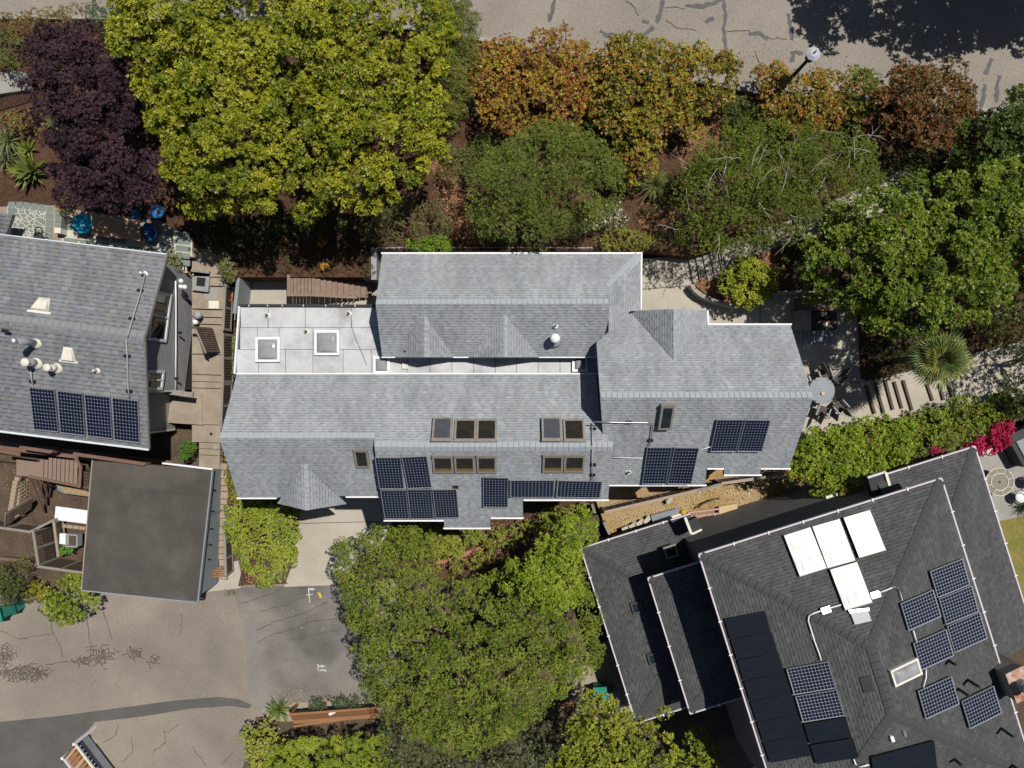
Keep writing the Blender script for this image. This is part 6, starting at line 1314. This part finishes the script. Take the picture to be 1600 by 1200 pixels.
shrub('green leafy vegetable plant in front of the small white board', [(97, 855), (105, 848), (118, 854), (120, 864), (108, 868), (98, 864)], .9, .25, .12, .08, 160, ((.08, .2, .02), (.2, .36, .06)), name='leafy_plant', cat='plant', rc=(.14, .2), k=6, seed=171, low=.2, edge=.2)
fence('grey slatted fence side between the two square yards', at(52, 830, 1.85), at(60, 883, 1.75), 1.5, m=M_WOODD, bw=.055, gap=.03, posts=2, face=1)
fence('slatted fence front along the bottom of the planter yard', at(60, 885, 1.75), at(131, 895, 1.7), 1.45, m=M_WOODD, bw=.16, gap=.02, posts=2, face=1)
fence('dark slatted fence panel at the left edge above the olive bush', at(-30, 820, 1.6), at(47, 831, 1.6), 1.2, m=M_WOODD, bw=.1, gap=.03, posts=2, face=-1)
fence('short fence panel angled up to the planter yard corner', at(47, 831, 1.62), at(83, 813, 1.6), .9, m=M_WOODD, bw=.1, gap=.03, posts=1, face=-1)
fence('grey timber fence side with a tan rail next to the white boards', at(84, 815, 1.55), at(91, 868, 1.2), .6, m=M_WOODD, rail=M_STUC, bw=.08, gap=.03, posts=1)
root = thing('leaning_panel', 'tilted dark plank panel leaning at the lower end of the block wall', 'panel', at(30, 800, 1.0))
for i in range(6):
    t = i/6; p, q = at(11+t*0, 802+t*19, 1.8-t*.7), at(51-t*3, 777+t*19, 1.6-t*.6); beam('plank', root, M_WOODD, p, q, .125, .03, (0, .6, 1))
beam('rail', root, M_WOODG, at(9, 802, 1.85), at(8, 824, 1.1), .07, .05)
wall_run('timber_edge', 'brown timber edge below the slatted fences at the left border', [(0, 873), (40, 876), (56, 884)], .75, .3, .12, M_WOODB, cat='edging')
tub = thing('stock_tank', 'long galvanised trough filled with leaves beside the brown deck', 'trough', at(118, 766, .8))
MB().prism([at(88, 757, 1.3), at(96, 760, 1.3), at(146, 767, 1.3), at(146, 777, 1.3), at(100, 771, 1.3), at(90, 766, 1.3)], .5).part('trough', M_ALU, tub); MB().prism([at(92, 760, 1.315), at(145, 768.5, 1.315), at(145, 775.5, 1.315), at(101, 769.5, 1.315)], .05).part('leaf_litter', M_DIRT, tub)
# bins
def bin_(label, c, z, rot, m, m2, s=1.0):
    M = Matrix.Rotation(rot, 4, 'Z'); M.translation = at(*c, z); t = thing('wheelie_bin', label, 'bin', M=M, group=None); b = MB()
    b.v = [(-.2, -.24, 0), (.2, -.24, 0), (.2, .24, 0), (-.2, .24, 0), (-.27, -.31, .85), (.27, -.31, .85), (.27, .31, .85), (-.27, .31, .85)]; b.v = [(x*s, y*s, z_*s) for x, y, z_ in b.v]
    b.f = [(0, 3, 2, 1), (0, 1, 5, 4), (1, 2, 6, 5), (2, 3, 7, 6), (3, 0, 4, 7), (4, 5, 6, 7)]; b.c = [None]*6; obj('body', b.mesh('body', m2), t, M)
    l = MB().box((0, .03*s, .9*s), (.6*s, .66*s, .05*s)).box((0, .03*s, .94*s), (.46*s, .5*s, .04*s)); obj('lid', l.mesh('lid', m), t, M)
    h = MB().tube([(-.24*s, -.35*s, .88*s), (-.24*s, -.42*s, .86*s), (.24*s, -.42*s, .86*s), (.24*s, -.35*s, .88*s)], .02*s, 6); obj('handle', h.mesh('handle', m2), t, M)
    for x in (-.25, .25): obj('wheel', MB().tube([((x-.03)*s, -.26*s, .1*s), ((x+.03)*s, -.26*s, .1*s)], .1*s, 12).mesh('wheel', M_BLACK), t, M)
bin_('left green wheelie bin at the left edge of the alley', (12, 953), .0, -1.35, M_GREEN, M_GREEND); bin_('right green wheelie bin half under the round olive bush', (32, 944), .0, -1.3, M_GREEND, M_GREEN, .85)
bin_('bright green wheelie bin in the gap between the trees and the dark house', (934, 1073), .0, .05, M_GREEN, M_GREEND); bin_('grey wheelie bin right of the bright green one, half in shadow', (956, 1080), .0, .15, M_GREY, M_GREY, .9)
slab('side_yard', [(880, 1040), (950, 1000), (1000, 1060), (1005, 1110), (950, 1115), (900, 1110)], .05, .2, M_PAVE)
# red wood bench and pergola at the bottom
rb_ = thing('red_wood_bench', 'long red wood slatted bench below the asphalt court', 'bench', at(518, 1115, .0))
p, q = at(452, 1116, 1.0), at(590, 1106, 1.0); d = (q-p).normalized(); s = Vector((d.y, -d.x, 0)); L = (q-p).length
beam('top_rail', rb_, M_WOODR, p, q, .09, .06)
for i in range(34): c = p+d*L*(i+.5)/34; beam('slat', rb_, M_WOODR, c-Vector((0, 0, .02))+s*.04, c+s*.42-Vector((0, 0, .35)), .095, .025)
beam('seat_rail', rb_, M_WOODR, p+s*.55-Vector((0, 0, .45)), q+s*.55-Vector((0, 0, .45)), .16, .05); beam('seat_rail', rb_, M_WOODR, p+s*.76-Vector((0, 0, .5)), q+s*.5-Vector((0, 0, .5)), .1, .05)
for t in (.02, .35, .68, .98): c = p+d*L*t; beam('post', rb_, M_WOODR, c, Vector((c.x, c.y, -.05)), .09, .09, (1, 0, 0))
slab('planting_strip', [(408, 1108), (450, 1100), (500, 1094), (578, 1086), (600, 1110), (450, 1128), (420, 1125)], .06, .2, M_PAVE)
tag(MB().lathe(at(470, 1110, .07), [(.16, 0), (.17, .02), (.12, .035), (.02, .035)], 18).part('round_cover', M_STUCB), 'round pale utility cover beside the red wood bench', 'cover')
M = Matrix.Rotation(.5, 4, 'Z'); M.translation = at(519, 1114, .95); tag(MB().box((0, 0, 0), (.3, .12, .02)).part('notice_sign', M_WHITE, M=M), 'small white sign fixed on the red wood bench', 'sign')
tag(MB().lathe(at(430, 1173, 1.1), [(.14, -1.1), (.17, -.3), (.18, 0), (.14, .02), (.02, -.05)], 14).part('terracotta_pot', M_RUST, None, True), 'terracotta coloured pot between the ivy hedge and the layered tree', 'pot')
tag(MB().beam(at(872, 1103, .9), at(900, 1105, .9), .22, .08).part('orange_plank', M_WOODR), 'orange wood plank showing between the trees at the bottom', 'plank')
tag(MB().beam(at(884, 1098, .85), at(896, 1099, .85), .1, .08).part('orange_plank', M_WOODR), 'short orange wood piece just above the longer orange plank', 'plank')
pg = thing('slat_gate', 'slatted red wood gate with white post caps on a low blue wall', 'gate', at(140, 1180, 0))
ga, gb_ = at(118, 1163, 1.5), at(100, 1185, 1.5); gd = (at(160, 1215, 1.5)-at(122, 1165, 1.5)).normalized(); gs = (gb_-ga)
MB().beam(at(127, 1157, .55), at(127, 1157, .55)+gd*3.4, .3, .6).part('low_wall', M_SIDEB, pg)
for i in range(12): c = ga+gd*(.08+i*.2); beam('slat', pg, M_WOODR if i % 3 else M_WOODT, c-Vector((0, 0, .05+.02*(i % 2))), c+gs-Vector((0, 0, .05+.02*(i % 2))), .15, .05)
beam('side_rail', pg, M_CREAM, ga, ga+gd*2.6, .07, .08); beam('side_rail', pg, M_GUT, gb_, gb_+gd*2.6, .09, .1); beam('end_rail', pg, M_WOODD, ga, gb_, .08, .1)
for c in (ga-gd*.05, gb_-gd*.05): MB().beam(c+Vector((0, 0, -1.5)), c+Vector((0, 0, .1)), .1, .1, (1, 0, 0)).part('post', M_WHITE, pg)
b = MB(); cc = at(144, 1159, .06); pts = []
for k in range(20):
    a_ = 2*math.pi*k/20; x, y = .1*math.cos(a_), .1*math.sin(a_); x += (.11 if math.cos(a_) > 0 else -.11); pts.append(cc+Vector((x*.62+y*.78, -x*.78+y*.62, 0)))
tag(b.prism(pts, .05).part('pale_cover', M_CREAM), 'small cream oval cover on the asphalt beside the slatted gate', 'cover')
# ================================================================== RIGHT PATIO
rt_ = thing('round_patio_table', 'round blue grey slatted patio table at the corner of the grey roof', 'table', at(1284, 610, 2.42))
tc = at(1284, 610, 3.05); rr = .52
for i in range(9):
    y = -rr+.058+i*.116; w = 2*math.sqrt(max(.01, rr*rr-y*y)); beam('slat', rt_, M_CUSH, tc+Vector((-w/2, y, 0)), tc+Vector((w/2, y, 0)), .112, .03)
MB().tube([tc+Vector((rr*math.cos(k*.2618), rr*math.sin(k*.2618), 0)) for k in range(25)], .02, 6).part('rim', M_CUSH, rt_, True); MB().tube([tc, Vector((tc.x, tc.y, 2.42))], .05, 8).part('pedestal', M_SHADE, rt_)
tag(MB().lathe(tc+Vector((.02, -.12, .03)), [(.05, 0), (.08, .04), (.07, .05), (.02, .02)], 12).part('small_bowl', M_SAND, None, True), 'small tan bowl on the round blue grey patio table', 'bowl')
def sling_chair(label, c, rot):
    M = Matrix.Rotation(rot, 4, 'Z'); M.translation = at(*c, 2.42); t = thing('patio_chair', label, 'chair', M=M, group='brown sling chairs round the patio table')
    obj('seat', MB().box((0, 0, .42), (.44, .44, .03)).mesh('seat', M_MESH), t, M); obj('backrest', MB().beam((0, .22, .42), (0, .36, .85), .44, .03, (1, 0, 0)).mesh('backrest', M_MESH), t, M)
    for x in (-.24, .24):
        obj('armrest', MB().box((x, .02, .62), (.05, .44, .03)).mesh('armrest', M_STUCB), t, M)
        for y in (-.2, .22): obj('leg', MB().box((x, y, .31), (.03, .03, .62)).mesh('leg', M_SHADE), t, M)
sling_chair('brown sling chair above the table to the right', (1303, 590), -.75); sling_chair('brown sling chair above the table, next to the roof edge', (1281, 586), .35); sling_chair('brown sling chair below the table to the right', (1304, 635), -2.4); sling_chair('dark sling chair below the table, half under the roof edge', (1277, 642), -3.5)
kb_ = thing('outdoor_kitchen', 'shaded outdoor counter with brown cabinets under the big green tree', 'counter', at(1278, 500, 2.42))
beam('side_panel', kb_, M_WOODD, at(1250, 464, 3.1), at(1250, 485, 3.1), .05, .6); MB().prism([at(1250, 464, 3.05), at(1312, 468, 3.05), at(1310, 486, 3.05), at(1250, 485, 3.05)], .6).part('counter_top', M_WOODB, kb_)
MB().prism([at(1247, 485, 3.1), at(1268, 485, 3.1), at(1268, 516, 3.1), at(1246, 516, 3.1)], .65).part('cabinet', M_WOODG, kb_); MB().prism([at(1270, 487, 3.02), at(1308, 488, 3.02), at(1307, 515, 3.02), at(1270, 515, 3.02)], .5).part('grill', M_SHADE, kb_)
for i in range(9): beam('bench_slat', kb_, M_CUSH, at(1245+i*6.6, 517, 2.85), at(1244+i*6.6, 535, 2.85), .14, .05)
MB().lathe(at(1289, 506, 3.05), [(.1, 0), (.1, .04), (.02, .05)], 14).part('burner', M_CREAM, kb_); MB().beam(at(1278, 502, 3.06), at(1306, 504, 3.06), .12, .06).part('grill_shelf', M_WOODR, kb_)
# patio of the dark house
slab('court_patio', [(1500, 700), (1640, 690), (1640, 800), (1562, 815), (1530, 760)], .75, .5, M_CONC2)
slab('lawn', [(1558, 815), (1640, 798), (1640, 980), (1590, 940)], .76, .5, M_LAWN)
gt = thing('glass_table', 'round glass table with white spoked rim beside the dark house', 'table', at(1562, 753, .75)); o = at(1562, 753, 1.45)
for r_ in (.6, .37): MB().tube([o+Vector((r_*math.cos(k*.196), r_*math.sin(k*.196), 0)) for k in range(33)], .02, 6).part('rim', M_CREAM, gt, True)
for k in range(8): a_ = k*math.pi/4+.3; MB().tube([o+Vector((.37*math.cos(a_), .37*math.sin(a_), 0)), o+Vector((.6*math.cos(a_), .6*math.sin(a_), 0))], .014, 5).part('spoke', M_CREAM, gt)
MB().lathe(o-Vector((0, 0, .02)), [(.59, 0), (.59, .01)], 32).part('glass_top', M_GLASST, gt); MB().tube([o, Vector((o.x, o.y, .75))], .05, 8).part('pedestal', M_BLACK, gt)
def white_chair(label, c, rot):
    M = Matrix.Rotation(rot, 4, 'Z'); M.translation = at(*c, .75); t = thing('white_chair', label, 'chair', M=M, group='white chairs by the glass table'); b = MB()
    b.lathe((0, 0, .42), [(.24, 0), (.26, .03), (.24, .06), (.02, .07)], 16); obj('seat', b.mesh('seat', M_BOARD, True), t, M)
    obj('backrest', MB().tube([(.26*math.cos(k*.25), .26*math.sin(k*.25), .8) for k in range(-1, 14)], .02, 6).mesh('backrest', M_CREAM), t, M)
    for k in range(6): a_ = .2+k*.5; obj('back_slat', MB().tube([(.25*math.cos(a_), .25*math.sin(a_), .44), (.26*math.cos(a_), .26*math.sin(a_), .8)], .012, 5).mesh('back_slat', M_CREAM), t, M)
    for x, y in ((-.17, -.17), (.17, -.17), (-.17, .17), (.17, .17)): obj('leg', MB().tube([(x, y, 0), (x, y, .42)], .015, 5).mesh('leg', M_CREAM), t, M)
white_chair('white seated chair right below the round glass table', (1584, 774), -1.3); white_chair('white chair at the right edge level with the glass table', (1600, 750), -1.0)
tag(MB().prism([at(1535, 706, 1.2), at(1549, 700, 1.2), at(1552, 708, 1.2), at(1539, 714, 1.2)], .3).part('storage_box', M_CREAM), 'pale box under the magenta flowers', 'box')
long_plant('spiky_plant', 'dark spiky plant by the lawn corner below the white chairs', 'plant', (1597, 792), .8, 60, .6, .03, ((.05, .07, .02), (.1, .13, .04)), seed=21, droop=.3)
sp = thing('covered_spa', 'dark edged hot tub with a blue lid at the right edge', 'spa', at(1605, 715, .75)); MB().prism([at(1573, 682, 1.5), at(1660, 640, 1.5), at(1690, 700, 1.5), at(1600, 730, 1.5)], .75).part('shell', M_SHADE, sp); MB().prism([at(1588, 690, 1.56), at(1655, 660, 1.56), at(1672, 700, 1.56), at(1604, 720, 1.56)], .1).part('lid', M_SIDEB, sp)
# brick edging
be = thing('brick_edging', 'curved red brick edging in the mulch bed below the grey house', 'edging', at(740, 862, .3))
BRK = MB().box((0, 0, 0), (.08, .2, .1)).mesh('brick', M_BRICK)
path = [(682, 878), (700, 876), (715, 869), (740, 861), (768, 849), (800, 838)]
P = [on_f(x, y, lambda v: base_z(v)+.08) for x, y in path]; i = 0
for a_, b_ in zip(P[:-1], P[1:]):
    L = (b_-a_).length; n = max(1, int(L/.092)); an = math.atan2((b_-a_).y, (b_-a_).x)
    for k in range(n): M = Matrix.Rotation(an+random.uniform(-.06, .06), 4, 'Z'); M.translation = a_.lerp(b_, (k+.5)/n); obj('brick', BRK, be, M)
slab('front_bed', [(612, 815), (700, 822), (830, 790), (930, 780), (930, 802), (860, 850), (800, 880), (700, 905), (650, 890), (600, 850)], lambda y: base_z(y)+.03, .2, M_MULCH, cuts=BX[1:-1])
slab('corner_bed', [(380, 880), (410, 905), (440, 905), (450, 912), (384, 914), (372, 916)], lambda y: base_z(y)+.045, .2, M_MULCH)

# ================================================================== LITTER lying on the ground and roofs
def litter(name, px, f, n, size, cols, seed):
    g = np.random.default_rng(seed); P = np.array(px, float); lo, hi = P.min(0), P.max(0); V = []; C = []; k = 0
    Q = lo+g.random((n*3, 2))*(hi-lo); Q = Q[inside_dist(P, Q) > 0][:n]
    for x, y in Q:
        p = np.array(f(x, y)); a = g.random()*6.28; l = size*g.uniform(.5, 1.4); d = np.array([math.cos(a), math.sin(a), g.uniform(-.2, .4)])*l; s = np.array([-math.sin(a), math.cos(a), 0])*l*g.uniform(.25, .6)
        p = p+np.array([0, 0, .012]); V += [p, p+d*.5-s, p+d, p+d*.5+s]; C.append(np.array(cols[g.integers(len(cols))])*g.uniform(.7, 1.2))
    tag(obj(name, quads_mesh(name, np.array(V), np.array(C), M_LEAFD)), kind='stuff')
LC = [(.35, .24, .11), (.22, .13, .06), (.42, .34, .2), (.15, .09, .05)]
gb_f = lambda o, z0: (lambda x, y: on_f(x, y, lambda v: z0(v)+o))
litter('leaf_litter', [(420, 1072), (500, 1080), (575, 1062), (590, 1085), (500, 1094), (440, 1100)], gb_f(.03, base_z), 260, .05, LC, 1)
litter('leaf_litter', [(380, 925), (540, 920), (575, 1085), (395, 1095)], gb_f(.03, base_z), 110, .045, LC, 2)
litter('leaf_litter', [(0, 945), (370, 930), (380, 1190), (0, 1120)], gb_f(.03, base_z), 90, .05, LC, 3)
litter('leaf_litter', [(940, 815), (1120, 760), (1300, 745), (1250, 790), (1100, 840), (960, 845)], gb_f(.28, base_z), 900, .06, [(.55, .45, .3), (.5, .38, .2), (.3, .18, .08), (.62, .55, .42)], 4)
litter('leaf_litter', [(670, 230), (745, 250), (745, 375), (690, 372)], gb_f(.05, gard_z), 700, .05, [(.42, .22, .11), (.5, .3, .16), (.25, .12, .06)], 5)
litter('leaf_litter', [(1085, 445), (1130, 400), (1240, 350), (1260, 400), (1215, 452), (1130, 474)], gb_f(.05, gard_z), 800, .05, [(.42, .2, .1), (.5, .28, .15), (.25, .11, .05)], 6)
litter('leaf_litter', [(990, 320), (1070, 280), (1130, 150), (1170, 150), (1140, 240), (1060, 365)], gb_f(.05, gard_z), 900, .05, [(.38, .18, .09), (.42, .24, .13), (.22, .1, .05)], 7)
litter('leaf_litter', [(612, 822), (930, 790), (920, 805), (800, 860), (690, 890)], gb_f(.05, base_z), 700, .06, [(.42, .2, .12), (.46, .26, .15), (.22, .11, .06)], 8)
litter('leaf_litter', [(1010, 405), (1080, 400), (1100, 470), (1230, 480), (1340, 470), (1345, 640), (1275, 650), (1240, 505)], lambda x, y: at(x, y, 2.425), 160, .05, LC, 9)
litter('leaf_litter', [(312, 400), (348, 400), (345, 710), (318, 710)], lambda x, y: at(x, y, lerp([384, 732], [2.98, 1.42], y)), 90, .04, LC, 10)
litter('leaf_litter', [(385, 885), (410, 880), (445, 908), (385, 913)], gb_f(.06, base_z), 260, .06, [(.45, .24, .12), (.52, .34, .2), (.25, .12, .06)], 11)
litter('leaf_litter', [(0, 720), (60, 750), (80, 800), (20, 800)], gb_f(.32, base_z), 160, .05, LC, 12)
litter('leaf_litter', [(760, 40), (1230, 70), (1540, 120), (1540, 165), (1180, 135), (1000, 105)], lambda x, y: at(x, y, 3.99), 260, .05, LC, 13)
